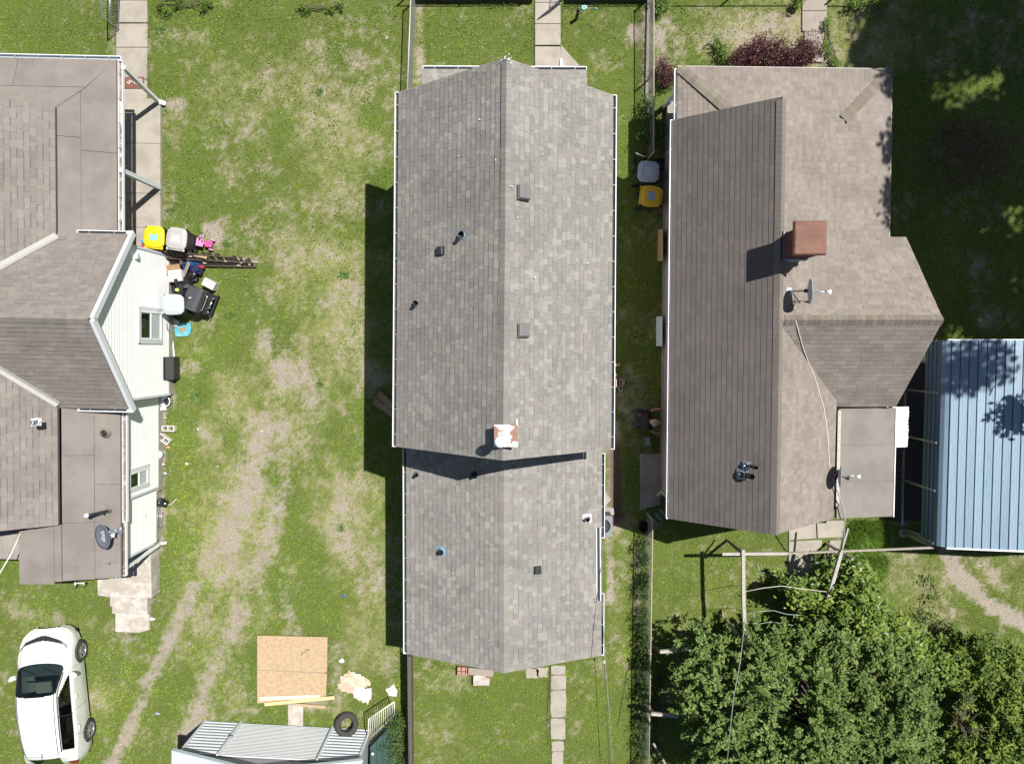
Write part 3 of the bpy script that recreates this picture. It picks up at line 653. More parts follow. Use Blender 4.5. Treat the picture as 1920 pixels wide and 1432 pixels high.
# chimney of the middle house
cz = 6.75; c0, c1 = W(926,796,cz), W(971,838,cz); ch = thing('chimney', 'squat chimney with a rusty peeling white top plate and white round flue cap', 'chimney', ((c0.x+c1.x)/2, (c0.y+c1.y)/2, 6.0))
cx, cy = (c0.x+c1.x)/2, (c0.y+c1.y)/2
b = MB(); b.box((cx, cy, 6.35), (.46,.44,.75)); b.build('stack', MORTAR, ch)
PEEL = mat('peeling_paint', (.80,.79,.76), rough=.6, noise=.05, col2=(.27,.15,.11), c2scale=3.5, c2lo=.47, c2hi=.53)
b = MB(); b.box((cx, cy, cz-.02), (c1.x-c0.x, c0.y-c1.y, .045)); b.build('top_plate', PEEL, ch, bevel=.008)
q = W(938,829,7.3); b = MB(); b.tube([(q.x+.03, q.y+.03, cz), (q.x, q.y, 7.26)], .095, 16); b.build('flue', WHITE, ch)
b = MB(); b.lathe([(.10,0),(.135,.01),(.135,.05),(.09,.09),(.001,.10)], 18, (q.x, q.y, 7.2)); b.build('flue_cap', WHITE, ch)
b = MB()
for px, py in ((923,795),(969,793)): p = W(px, py, cz-.3); b.box((p.x, p.y, zf(p.x)+.03), (.05,.16,.02))
b.build('flashing', WHITE, ch)

# ---------------------------------------------------------------- right house
hr_ = thing('shingled_house', 'brown shingled house on the right with pink side wall and a wrap round porch roof', 'house', (8, 0, 0))
A, B = W(1262,225,2.85), W(1254,972,2.85); RA, RB = W(1467,181,4.68), W(1455,1003,4.68); C_ = V3(9.30, A.y, 2.85); D = V3(9.22, B.y, 2.85)
polys = [[B, A, RA, RB], [C_, D, RB, RA]]
wx = 4.87
w = MB(); gable_wall(w, wx, 8.98, B.y+.3, 6.22, 0, 2.78, 4.42); w.build('wall', PINK, hr_)
w = MB(); gable_wall(w, 7, 10.85, -1.35, 2.88, 0, 2.65, 4.4, 'x'); w.build('wall', PINK, hr_)
w = MB(); w.box((10.0, -3.1, 1.2), (1.95, 3.2, 2.4)); w.build('wall', PINK, hr_)
w = MB(); w.box((wx+.02, .75, .14), (.08, 11.0, .28)); w.build('foundation', CONCG, hr_)
wingN = [V3(6.9,3.18,2.7), V3(11.2,3.18,2.7), V3(11.12,.76,4.68), V3(6.9,.76,4.68)]
wingS = [V3(11.03,-1.635,2.7), V3(6.9,-1.635,2.7), V3(6.9,.76,4.68), V3(11.12,.76,4.68)]
zp = lambda d: 2.4+.25*d
NW, NE = V3(4.73,8.06,2.4), V3(10.84,7.98,2.4); hE, hW = V3(9.22,6.36,zp(1.62)), V3(6.40,6.39,zp(1.67))
pN = [NE, NW, hW, hE]; pE = [V3(10.88,2.75,2.4), NE, hE, V3(9.22,2.75,zp(1.64))]; pW = [NW, V3(4.73,5.9,2.4), V3(6.40,5.9,zp(1.67)), hW]
r3 = deck(hr_, polys+[wingN, wingS, pN, pE, pW[:3]+[hW]], .07)
cs = Courses(); w3 = [.30]
cs.lay(polys[0], .150, w3, TB_SHADE, thick=.010, raised=.0, band=.0, stagger=.15)
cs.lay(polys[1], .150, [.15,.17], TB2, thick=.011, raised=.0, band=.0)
aboveW = lambda p: p.z > -1
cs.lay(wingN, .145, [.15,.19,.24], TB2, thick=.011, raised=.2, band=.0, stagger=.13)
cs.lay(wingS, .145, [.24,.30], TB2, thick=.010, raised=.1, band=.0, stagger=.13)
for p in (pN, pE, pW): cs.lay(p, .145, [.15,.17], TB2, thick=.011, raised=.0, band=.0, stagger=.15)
cs.finish(r3, SHB, 300)
TC = [(.20,.18,.145),(.185,.16,.135),(.215,.195,.155),(.18,.15,.125)]
ridge_caps(r3, RB, RA, dslope(A, RA), dslope(C_, RA), SHB, [(.185,.165,.148),(.19,.168,.150),(.182,.163,.146)], w=.16)
ridge_caps(r3, V3(7.05,.76,4.69), V3(11.12,.76,4.69), V3(0,2.42,-1.98), V3(0,-2.4,-1.98), SHB, TC, w=.17, e=.15)
ridge_caps(r3, NE+V3(-.06,-.06,.055), hE+V3(0,0,.055), V3(.707,-.707,-.18), V3(-.707,.707,-.18), SHB, TC, w=.15, e=.15)
ridge_caps(r3, NW+V3(.06,-.06,.055), hW+V3(0,0,.055), V3(.707,.707,-.18), V3(-.707,-.707,-.18), SHB, TC, w=.15, e=.15)
# shed roof at the back corner: rolls of roofing
lt = [V3(9.36,-1.7,2.74), V3(11.15,-1.7,2.42), V3(11.17,-4.90,2.42), V3(9.36,-4.87,2.74)]
f = deck(hr_, [lt], .08, 'shed_roof')
for i in range(3):
    y1 = -1.70-i*1.06; y0 = max(y1-1.055, -4.89); b = MB(); b.slab3([V3(9.37,y1,2.755),V3(11.16,y1,2.435),V3(11.16,y0,2.435),V3(9.37,y0,2.755)], .012+.001*i); b.build('roofing_sheet', ROLL, f)
b = MB(); b.beam(V3(9.37,-1.75,2.80), V3(9.37,-4.5,2.80), .09, .008); b.build('flashing', mat('old_white_flash', (.44,.42,.37), rough=.6, noise=.2, nscale=30), f)
b = MB()
for i in range(11): b.lathe([(.012,0),(.001,.006)], 6, (9.37, -1.85-i*.26, 2.806))
b.build('nail_heads', DARKM, f, kind='stuff')
b = MB(); b.beam(V3(11.18,-1.7,2.41), V3(11.18,-4.9,2.41), .03, .1); b.build('fascia', WHITE, hr_)
gutter(hr_, A+V3(0,0,-.01), B+V3(0,0,-.01), (-1,0,0), w=.07, step=1.5, trough=GUTD)
rakefaces(hr_, NW+V3(0,.02,-.03), NE+V3(0,.02,-.03), m=FLASH, h=.09); rakefaces(hr_, NE+V3(.02,0,-.02), V3(10.90,3.2,2.38), m=FLASH, h=.12)
gutter(hr_, V3(4.73,8.0,2.38), V3(4.73,5.95,2.38), (-1,0,0), w=.08, step=3, trough=GUTD)
downspout(hr_, W(1268,170,2.25), W(1246,198,.9), W(1243,202,.05), m=WHITE, w=.08)
downspout(hr_, V3(4.80,B.y+.15,2.7), V3(4.84,B.y+.3,.4), V3(4.75,B.y+.1,.05), m=CREAM, w=.07)
for x, y in ((4.95,7.8),(7.8,7.8),(10.7,7.8),(10.7,5.6),(10.7,3.4)): b = MB(); b.box((x, y, 1.18), (.12,.12,2.3)); b.build('porch_post', WHITE, hr_)
b = MB(); b.prism([(4.9,7.8),(4.9,6.25),(9.0,6.25),(9.0,3.2),(10.75,3.2),(10.75,7.8)], 0, .3); b.build('porch_floor', CONCG, hr_)
window(hr_, wx, WX(1253,413,wx).y, WX(1253,362,wx).y, 1.0, 2.0, frame_m=CREAM, sgn=-1, fw=.08)
window(hr_, wx, WX(1253,614,wx).y, WX(1253,562,wx).y, 1.0, 2.0, frame_m=CREAM, sgn=-1, fw=.08)
# corrugated awning by the back door
aw = thing('awning', 'small white corrugated metal awning over the back door of the right house', 'awning', (11.3,-2.3,2.1))
a0, a1 = W(1677,763,2.3), W(1703,838,2.2); x0, x1 = 11.15, a1.x; n = 11
for i in range(n):
    ya = a0.y+(a1.y-a0.y)*i/n; yb = a0.y+(a1.y-a0.y)*(i+1)/n; b = MB(); L = x1 + random.uniform(-.012,.012)
    prof = [(ya, 0), (ya+(yb-ya)*.25, .02), (ya+(yb-ya)*.6, .02), (ya+(yb-ya)*.8, 0), (yb, 0)]; vs = []
    for x, z in ((x0, 2.30), (L, 2.16)):
        for y, dz in prof: vs.append((x, y, z+dz))
        for y, dz in prof: vs.append((x, y, z+dz-.006))
    fs = [(k, k+1, k+11, k+10) for k in range(4)] + [(k+5, k+15, k+16, k+6) for k in range(4)] + [(k+10, k+11, k+16, k+15) for k in range(4)]
    b.add(vs, fs); b.build('panel', WHITE, aw)
b = MB(); b.beam((x0+.05,a0.y-.05,2.26),(x0+.05,a1.y+.05,2.26),.04,.03); b.beam((x1-.06,a0.y-.05,2.13),(x1-.06,a1.y+.05,2.13),.03,.03)
for y in (a0.y-.1, a1.y+.1): b.beam((x1-.08,y,2.13),(x0-.02,y,1.75),.025,.025)
b.build('frame', DARKM, aw)
# chimney of the right house
cx, cy = 7.32, 2.66; ch = thing('chimney', 'brick chimney with a large rusty square metal cap on the right house', 'chimney', (cx, cy, 4.2))
core = MB(); core.box((cx, cy, 4.85), (.60,.60,1.5)); core = core.build('stack', MORTAR, ch)
bm = {}
for r in range(17):
    z = 4.25+r*.082
    for side in range(4):
        ang = side*math.pi/2; off = .105 if r % 2 else 0
        for i in range(3):
            u = -.31+.105+i*.21+ (off-.05); 
            if abs(u) > .25: u = math.copysign(.215, u)
            p = Matrix.Rotation(ang, 3, 'Z') @ Vector((u, -.305, 0))
            if 'b' not in bm:
                b = MB(); b.box((0,0,0), (.195,.03,.066)); o = b.build('brick', BRICK, core, local=True); bm['b'] = o
            else: o = bm['b'].copy(); COL.objects.link(o)
            o.parent = core; o.rotation_euler = (0,0,ang); o.location = WM[core.name].inverted() @ Vector((cx+p.x, cy+p.y, z)) + Vector((random.uniform(-.003,.003),)*2+(0,))
b = MB(); b.add([(cx-.44,cy-.42,4.36-.0),(cx-.30,cy-.34,4.75),(cx-.30,cy+.34,4.75),(cx-.44,cy+.42,4.36),(cx-.36,cy-.44,4.3),(cx+.30,cy-.36,4.62),(cx-.30,cy-.34,4.72)], [(0,1,2,3),(4,5,6)])
b.box((cx-.345,cy,4.55),(.05,.74,.34)); b.box((cx,cy-.335,4.52),(.68,.04,.3)); b.build('flashing', mat('grey_flash', (.20,.235,.26), rough=.6, noise=.15), ch)
c0, c1 = W(1488,413,5.75), W(1551,479,5.75); mx, my = (c0.x+c1.x)/2, (c0.y+c1.y)/2; hx, hy = (c1.x-c0.x)/2, (c0.y-c1.y)/2
b = MB(); vs = [(mx+sx*hx*k, my+sy*hy*k, z) for k, z in ((.97,5.66),(1.0,5.70),(.90,5.78)) for sx, sy in ((-1,-1),(1,-1),(1,1),(-1,1))]
b.add(vs, [(3,2,1,0),(8,9,10,11)]+[(i+4*k,(i+1)%4+4*k,(i+1)%4+4*k+4,i+4*k+4) for k in (0,1) for i in range(4)]); b.build('cap', RUST, ch, bevel=.03)
b = MB()
for sx in (-1,1):
    for sy in (-1,1): b.box((cx+sx*.24, cy+sy*.24, 5.63), (.03,.03,.12))
b.build('cap_leg', RUST, ch)
zR = lambda x: 4.68-abs(x-RA.x+.02)*(1.83/2.38)
nl3 = V3(-.77,0,1)
vent_pipe(onroof(1401,872,zR,4.2), .05, .42, 'small vent pipe, the upper of two close together on the dark slope', .22, slope=nl3, lean=(.1,0))
vent_pipe(onroof(1393,889,zR,4.2), .075, .40, 'wide vent pipe, the lower of two close together on the dark slope', .28, slope=nl3, lean=(.12,0))

b = MB()
for _ in range(46):
    px, py = random.uniform(770,1130), random.uniform(190,1210); zf_ = zf if py < 830 else zr_; p = onroof(px, py, zf_, 4.6 if py < 830 else 3.1); s = random.uniform(.008,.018); b.box(p+V3(0,0,.035), (s*random.uniform(1,2.5), s, .006), rz=random.random()*3)
b.build('bird_droppings', WHITE, rf, kind='stuff')
# ---------------------------------------------------------------- satellite dishes
def dish(loc_mount, centre, face, rx, rz, armlen, label, m, dirv=None, lnb=None, text=False, legs=True):
    t = thing('satellite_dish', label, 'satellite dish', loc_mount, 0, 'satellite dishes on the roofs'); c = Vector(centre); f = Vector(face).normalized()
    up = Vector((0,0,1)) if abs(f.z) < .9 else Vector((0,1,0)); x = up.cross(f).normalized(); y = f.cross(x); R = Matrix((x, y, f)).transposed()
    b = MB(); vs = []; fs = []; rings = 5; n = 32
    for side in (0, 1):
        for i in range(rings+1):
            r = i/rings
            for k in range(n): a = 2*math.pi*k/n; vs.append(c + R @ Vector((rx*r*math.cos(a), rz*r*math.sin(a), .09*rx/.3*(r*r-1)*.7 - side*.012)))
    o = (rings+1)*n
    for i in range(rings):
        for k in range(n): k2 = (k+1) % n; fs.append((i*n+k, (i+1)*n+k, (i+1)*n+k2, i*n+k2)); fs.append((o+i*n+k, o+i*n+k2, o+(i+1)*n+k2, o+(i+1)*n+k))
    for k in range(n): k2 = (k+1) % n; fs.append((rings*n+k, o+rings*n+k, o+rings*n+k2, rings*n+k2))
    b.add(vs, fs, smooth=True); b.build('reflector', m, t)
    b = MB(); bk = c - f*.09; mt = Vector(loc_mount); b.tube([bk, bk-f*.08, mt+V3(0,0,.35), mt+V3(0,0,.03)], .022, 10); b.build('mast', GALV, t)
    b = MB(); b.box(bk-f*.03, (.09,.12,.06), M=R); b.build('bracket', DARKM, t)
    b = MB(); b.box(mt+V3(0,0,.03), (.12,.20,.02)); b.build('mount_plate', GALV, t)
    if legs: b = MB(); b.tube([mt+V3(.0,-.05,.3), mt+V3(.42,-.32,-.16)], .014, 8); b.build('strut', DARKM, t)
    e = Vector(lnb); s = c - y*rz*.9; b = MB(); b.tube([s, (s+e)/2, e], .014, 8); b.build('feed_arm', GALV, t)
    b = MB(); b.tube([e, e-(e-c).normalized()*.1], [.035,.028], 10); b.box(e+V3(0,0,.0), (.05,.10,.05)); b.build('feed_horn', WHITE, t)
    return t
DISHW = mat('dish_grey', (.42,.46,.50), rough=.45, metal=.1)
mp = onroof(1478,548,zR,4.6)
dish(mp, W(1520,545,5.15), (1,.02,.25), .30, .37, .5, 'round satellite dish standing edge on beside the rusty chimney cap', DISHW, lnb=W(1556,547,4.95))
zS = lambda x: 2.74-(x-9.36)*.18
mp = V3(W(1568,886,2.9).x, W(1568,886,2.9).y, 2.95)
dish(mp, W(1577,893,3.25), (1,-.06,.42), .32, .40, .5, 'satellite dish facing east at the edge of the back shed roof', DISHW, lnb=W(1611,893,3.05), legs=False)
def cable(name, pts, r, m, label, cat='cable', n=6): b = MB(); b.tube(pts, r, n); return single(b, name, m, label, cat)
CABW = mat('white_cable', (.70,.68,.62), rough=.5)
def lr(px, py, up=.03):
    p = onroof(px, py, zR, 4.4); return p+V3(0,0,up)
pts = [lr(1482,560,.25), lr(1487,580,.1)]; 
for px, py in ((1492,600),(1497,620),(1505,650),(1516,680),(1527,705),(1537,738),(1545,765),(1549,790),(1553,830),(1555,870)):
    p = lr(px, py); zz = max(p.z-.03, 4.68-abs(p.y-.76)*.82 if p.x > 7 and p.y > -1.6 else -1); p = W(px, py, zz+.03); pts.append(p)
pts += [W(1558,885,3.0)]
cable('antenna_cable', pts, .011, CABW, 'thin white cable running down the right roof between the two dishes')
cable('service_cable', [W(1562,897,3.1), W(1572,925,3.0), W(1580,945,2.95), W(1584,968,2.9), W(1583,1000,2.55), W(1578,1030,2.1)], .02, mat('grey_cable', (.40,.38,.34), rough=.6), 'thick pale cable from the rear dish down to the arbor beam')
# ---------------------------------------------------------------- left house
hl = thing('shingled_house', 'white sided house at the left edge with brown shingle roof and flat porch roofs', 'house', (-13, 0, 0))
P1 = [V3(-12.86,-5.02,3.0), V3(-12.86,6.70,3.0), V3(-16.5,6.70,5.51), V3(-16.5,-5.02,5.51)]
P1b = [V3(-20.14,6.70,3.0), V3(-20.14,-5.02,3.0), V3(-16.5,-5.02,5.51), V3(-16.5,6.70,5.51)]
wN = [V3(-16,3.254,2.9), V3(-10.9,3.254,2.9), V3(-10.895,.795,4.8), V3(-16,.795,4.8)]
wS = [V3(-10.9,-1.665,2.9), V3(-16,-1.665,2.9), V3(-16,.795,4.8), V3(-10.895,.795,4.8)]
rl = deck(hl, [P1, P1b, wN, wS], .08)
cs = Courses()
cs.lay(P1, .148, [.15,.19,.23,.27], TH, thick=.011, raised=.35, band=.45)
cs.lay(wN, .148, [.15,.19,.23,.27], TH, thick=.011, raised=.35, band=.45)
cs.lay(wS, .148, [.19,.23,.30], TH, thick=.013, raised=.2, band=.3)
cs.finish(rl, SHB, 300)
ridge_caps(rl, V3(-15.3,.795,4.81), V3(-10.9,.795,4.81), V3(0,2.46,-1.9), V3(0,-2.46,-1.9), SHB, TH, w=.15, e=.16)
for sy in (1, -1):                     # metal valleys
    a = V3(-12.80, .795+sy*2.36, 3.0); c = V3(-15.4, .795, 4.82); d = (c-a).normalized(); s = V3(-d.y, d.x, 0).normalized()
    b = MB(); vs = []
    for p in (a, c):
        for k, z in ((-.10,.055),(0,.028),(.10,.055)): vs.append(p + s*k + V3(0,0,z+(.02 if k else .0)))
    vs += [v-V3(0,0,.01) for v in vs]
    b.add(vs, [(0,1,4,3),(1,2,5,4),(0,3,9,6),(2,8,11,5),(0,6,7,1),(1,7,8,2)]); b.build('valley_flashing', mat('pale_flash', (.36,.355,.33), rough=.5, noise=.08), rl)
# flat roofs laid in rolls
def flat(name, corners, seams, axis='x', order=1):
    f = deck(hl, [corners], .09, name)
    xs = [c.x for c in corners]; ys = [c.y for c in corners]; x0, x1, y0, y1 = min(xs), max(xs), min(ys), max(ys)
    za = [c.z for c in corners if abs(c.x-x0) < .3][0]; zb = [c.z for c in corners if abs(c.x-x1) < .3][0]; zz = lambda x: za+(zb-za)*(x-x0)/(x1-x0)
    for i, (a0, b0, a1, b1) in enumerate(seams):
        b = MB(); o = .016+.004*(i % 2); b.slab3([V3(a0+.006,b0+.006,zz(a0)+o), V3(a1-.006,b0+.006,zz(a1)+o), V3(a1-.006,b1-.006,zz(a1)+o), V3(a0+.006,b1-.006,zz(a0)+o)], .014); b.build('roofing_sheet', ROLL, f)
    return f
def sheets(name, corners, quads):
    f = deck(hl, [corners], .09, name); p0, u, v, n = frame_of(corners); n = n if n.z > 0 else -n
    for i, Q in enumerate(quads):
        pts = []
        for x, y in Q: z = p0.z - (n.x*(x-p0.x)+n.y*(y-p0.y))/n.z; pts.append(V3(x, y, z+.012+.004*(i % 2)))
        cx = sum(p.x for p in pts)/len(pts); cy = sum(p.y for p in pts)/len(pts); pts = [V3(p.x+math.copysign(.005,cx-p.x), p.y+math.copysign(.005,cy-p.y), p.z) for p in pts]
        if poly_area([(p.x,p.y) for p in pts]) < 0: pts = pts[::-1]
        b = MB(); b.slab3(pts, .014); b.build('roofing_sheet', ROLL, f)
    return f
sheets('porch_roof', [V3(-11.42,3.22,2.5),V3(-11.42,8.22,2.5),V3(-12.9,6.72,2.9),V3(-12.9,3.22,2.9)],
    [[(-11.42,3.22),(-11.42,5.6),(-12.30,5.6),(-12.30,3.22)],[(-11.42,5.6),(-11.42,8.21),(-12.30,7.23),(-12.30,5.6)],[(-12.30,3.22),(-12.30,5.95),(-12.9,5.95),(-12.9,3.22)],[(-12.30,5.95),(-12.30,7.23),(-12.9,6.72),(-12.9,5.95)]])
sheets('porch_roof', [V3(-11.42,8.22,2.5),V3(-18,8.22,2.5),V3(-18,6.72,2.9),V3(-12.9,6.72,2.9)],
    [[(-11.42,8.21),(-14.2,8.21),(-14.2,7.35),(-12.16,7.35)],[(-14.2,8.21),(-18,8.21),(-18,7.35),(-14.2,7.35)],[(-12.16,7.35),(-18,7.35),(-18,6.72),(-12.9,6.72)]])
if 0: fp = flat('porch_roof', [V3(-18,8.45,2.9), V3(-11.42,8.45,2.50), V3(-11.42,3.22,2.50), V3(-18,3.22,2.9)],
          [(-18,7.55,-15.2,8.21),(-15.2,7.55,-12.35,8.21),(-12.35,7.55,-11.37,8.21),(-18,6.72,-12.36,7.55),(-12.36,5.6,-11.37,7.55),(-12.36,3.22,-11.37,5.6),(-12.86,5.75,-12.36,6.72),(-12.86,3.22,-12.36,5.75)])
fs_ = flat('rear_flat_roof', [V3(-12.83,-1.60,2.86), V3(-11.32,-1.60,2.52), V3(-11.32,-6.62,2.52), V3(-12.83,-6.70,2.86)],
          [(-12.83,-3.05,-12.0,-1.6),(-12.83,-5.0,-12.0,-3.05),(-12.83,-6.68,-12.0,-5.0),(-12.0,-3.9,-11.33,-1.6),(-12.0,-6.66,-11.33,-3.9)])
fw_ = flat('rear_flat_roof', [V3(-14.02,-5.04,2.94), V3(-12.83,-5.04,2.865), V3(-12.83,-6.70,2.865), V3(-14.02,-6.80,2.94)], [(-14.02,-6.78,-13.05,-5.04),(-13.05,-6.7,-12.84,-5.04)])
# walls
WXL = -11.03
w = MB(); gable_wall(w, -16, WXL-.03, -1.42, 3.0, 0, 2.78, 4.5, 'x'); w.prism([(-16,-4.4),(-11.39,-4.4),(-11.39,-1.3),(-16,-1.3)], 0, 2.5); w.prism([(-16,-6.2),(-11.46,-6.2),(-11.46,-4.4),(-16,-4.4)], 0, 2.49); w.prism([(-17,2.9),(-12.6,2.9),(-12.6,6.4),(-17,6.4)], 0, 2.42); w.build('wall', CONCG, hl)
def boards(poly, e=.135, nm='siding'):
    c = Courses(); c.lay(poly, e, [9.0], [(1,1,1)], thick=.024, lift=.001, raised=0, band=0, objects=False, gap=0.0); c.rest.build(nm, SIDING, hl, kind='stuff')
boards([V3(WXL,-1.42,.32), V3(WXL,3.0,.32), V3(WXL,3.0,2.78), V3(WXL,.795,4.55), V3(WXL,-1.42,2.78)])
boards([V3(-11.36,-4.42,.32), V3(-11.36,-1.42,.32), V3(-11.36,-1.42,2.45), V3(-11.36,-4.42,2.45)])
boards([V3(-11.43,-6.22,.32), V3(-11.43,-4.42,.32), V3(-11.43,-4.42,2.45), V3(-11.43,-6.22,2.45)])
boards([V3(-12.57,3.0,.15), V3(-12.57,6.42,.15), V3(-12.57,6.42,2.4), V3(-12.57,3.0,2.4)])
TRIM = mat('trim_grey', (.64,.68,.71), rough=.4)
for (x, y) in ((WXL+.012,3.0),(WXL+.012,-1.42),(-11.35,-4.42),(-11.42,-6.22)): b = MB(); b.box((x, y, 1.48), (.07,.07,2.0 if x < -11.3 else 2.5)); b.build('corner_trim', TRIM, hl)
b = MB(); b.box((WXL-.01,.8,.17),(.10,4.45,.32)); b.box((-11.40,-3.0,.17),(.10,3.1,.32)); b.box((-11.47,-5.3,.17),(.10,1.8,.32)); b.build('foundation', CONC, hl)
for a, c in ((V3(-10.835,3.32,2.84), V3(-10.835,.795,4.79)), (V3(-10.835,-1.72,2.84), V3(-10.835,.795,4.79))): rakefaces(hl, a, c, t=.10, h=.17, m=TRIM)
y0, y1 = WX(272,637,WXL).y, WX(272,580,WXL).y; window(hl, WXL+.02, y0, y1, .80, 2.15, split=2, fw=.085)
b = MB(); b.box((WXL+.05,(y0+y1)/2,2.20),(.07,y1-y0+.14,.07)); b.build('drip_cap', TRIM, hl)
for yy in (y0-.05, y1+.05): b = MB(); b.box((WXL+.035,yy,1.47),(.04,.09,1.42)); b.build('casing', TRIM, hl)
y0, y1 = WX(250,916,-11.36).y, WX(250,884,-11.36).y; window(hl, -11.34, y0, y1, 1.0, 2.1, split=2, fw=.06)
b = MB(); b.box((-11.33,y0-.05,1.5),(.03,.09,1.2)); b.box((-11.33,y1+.05,1.5),(.03,.09,1.2)); b.build('casing', TRIM, hl)
# gutters
gutter(hl, V3(-18,8.23,2.48), V3(-11.32,8.23,2.48), (0,1,0), step=.62, trough=mat('blue_grey_trough', (.25,.30,.34), rough=.6))
gutter(hl, V3(-11.41,8.21,2.47), V3(-11.41,3.35,2.47), (1,0,0), w=.135, step=.62)
gutter(hl, V3(-12.35,3.26,2.88), V3(-10.95,3.26,2.88), (0,1,0), w=.09, step=.6, trough=GUTD)
gutter(hl, V3(-12.35,-1.675,2.88), V3(-10.95,-1.675,2.88), (0,-1,0), w=.09, step=.6, trough=GUTD)
gutter(hl, V3(-11.31,-1.80,2.50), V3(-11.31,-5.02,2.50), (1,0,0), w=.135, step=.62)
gutter(hl, V3(-11.335,-5.04,2.48), V3(-11.335,-6.62,2.48), (1,0,0), w=.12, step=.5)
for s in (1, -1):
    b = MB(); y = 3.30 if s > 0 else -1.71; b.box((-10.88, y, 2.80), (.13,.12,.14)); b.build('gutter_end', WHITE, hl)
def post(px, py, top, z0=.15, m=None, w=.13): p = W(px, py, z0); b = MB(); b.beam((p.x,p.y,z0), (p.x,p.y,top), w, w, up=V3(0,1,0)); return b.build('porch_post', m or TRIM, hl), p
post(290,351,2.42)
p = W(310,191,.1); downspout(hl, V3(-11.28,8.05,2.42), V3(-11.40,7.85,.15), V3(-11.22,7.82,.06), w=.12)
p = W(305,1041,.1); downspout(hl, V3(-11.36,-6.50,2.4), V3(-11.33,-6.30,.15), V3(-11.20,-6.29,.06), w=.08)
# porch slab pieces, path slabs
b = MB()
for i, (ya, yb) in enumerate(((7.95,6.55),(6.54,4.98),(4.97,3.9),(3.89,3.05))):
    b = MB(); b.prism([(-12.6,ya),(-12.6,yb),(-11.35,yb),(-11.35,ya)], 0, .15); b.build('porch_slab', CONC, hl, bevel=.006)
b = MB(); b.box((-11.155,3.16,1.2),(.0,.0,.0)); 
# vents and dish on the left house
box_vent(V3(*W(58,613,4.45)), .34, .30, .14, 'grey white box vent just below the left roof ridge', mat('beige_vent', (.48,.48,.44), rough=.4, metal=.2), V3(0,-.77,1))
vent_pipe(W(68,791,3.72), .06, .16, 'short vent pipe on a white base on the left shingle slope', .20, slope=V3(.69,0,1), flm=WHITE, m=mat('grey_pipe', (.25,.25,.26), rough=.5))
vent_pipe(W(198,811,2.68), .075, .14, 'short rusty vent pipe on the left flat roof', .1, slope=V3(.2,0,1), flm=ROLL, m=RUST)
vent_pipe(W(204,957,2.66), .04, .62, 'tall thin vent pipe with a white cap on the left flat roof', .1, slope=V3(.2,0,1), flm=ROLL, m=DARKM, cap=WHITE, lean=(-.28,.0))
DISHD = mat('dish_dark', (.135,.155,.185), rough=.45, metal=.1)
mt = W(226,994,2.6); ctr = W(192,1006,3.05)
d3 = dish(mt, ctr, (-.34,-.10,.92), .285, .37, .3, 'dark grey oval satellite dish with white lettering on the left flat roof', DISHD, lnb=W(213,1003,2.95), legs=False)
b = MB(); b.box(mt+V3(-.12,.03,.18), (.16,.10,.10), rz=.3); b.box(mt+V3(-.2,-.02,.25), (.08,.14,.06), rz=.3); b.build('bracket', GALV, d3)
def text(body, loc, R, size, m, parent, extr=.001):
    c = bpy.data.curves.new('lettering', 'FONT'); c.body = body; c.size = size; c.extrude = extr; c.align_x = 'CENTER'; c.align_y = 'CENTER'
    o = bpy.data.objects.new('lettering', c); me = bpy.data.meshes.new_from_object(o); bpy.data.objects.remove(o)
    o = bpy.data.objects.new('lettering', me); COL.objects.link(o); me.materials.append(m); o.parent = parent
    M = R.to_4x4(); M.translation = Vector(loc); o.matrix_local = WM[parent.name].inverted() @ M; return o
fN = V3(-.34,-.10,.92).normalized(); ty = V3(-1,0,-.37).normalized(); ty = (ty - fN*ty.dot(fN)).normalized(); tx = ty.cross(fN)
PW = mat('print_white', (.75,.76,.78), rough=.5)
text('dish', ctr+V3(-.02,.0,0)-fN*.045, Matrix((tx, ty, fN)).transposed(), .21, PW, d3)
# I shaped bracket on the flat roof
b = MB(); p = W(200,1056,2.62); b.box(p, (.20,.035,.02)); b.box(p+V3(-.10,0,0), (.035,.12,.02)); b.box(p+V3(.10,0,0), (.035,.12,.02)); single(b, 'metal_bracket', GALV, 'pale I shaped metal bracket lying on the left flat roof', 'bracket')
b = MB(); p = W(217,1053,2.6); b.lathe([(.03,0),(.035,.01),(.001,.012)], 8, p); p2 = W(216,1081,2.6); b.lathe([(.035,0),(.035,.01),(.001,.012)], 8, p2); single(b, 'roof_disc', GALV, 'small pale discs fixed to the corner of the left flat roof', 'disc')
# dryer vent and meter on the gable wall
b = MB(); p = V3(WXL+.05, 2.72, 2.3); b.box(p, (.10,.16,.16)); b.box(p+V3(.05,0,.04), (.04,.12,.05)); b.build('wall_vent', TRIM, hl)
b = MB(); p = WX(278,966,-11.45); b.box(p+V3(.02,0,0), (.03,.10,.13)); b.build('socket_cover', TRIM, hl)
b = MB(); b.prism(pxpoly([(130,1090),(175,1090),(175,1098),(130,1096)], .5), .5, .55); 
# back steps
st = thing('concrete_steps', 'pale concrete landing and steps behind the left house', 'steps', W(245,1100,0))
for poly, h, nm in (([(183,1085),(284,1085),(284,1121),(205,1119),(183,1116)],.55,'landing'),([(206,1118),(276,1118),(276,1138),(206,1136)],.38,'step'),([(210,1136),(276,1136),(276,1152),(210,1150)],.24,'step'),([(216,1150),(279,1151),(280,1180),(262,1186),(216,1184)],.09,'step')):
    P = [(W(x, y, h).x, W(x, y, h).y) for x, y in poly]
    if nm == 'landing': P = [(P[0][0],-6.3)] + [(P[1][0],-6.3)] + P[2:]
    b = MB(); b.prism(P[::-1], 0, h); b.build(nm, CONCW, st, bevel=.01)
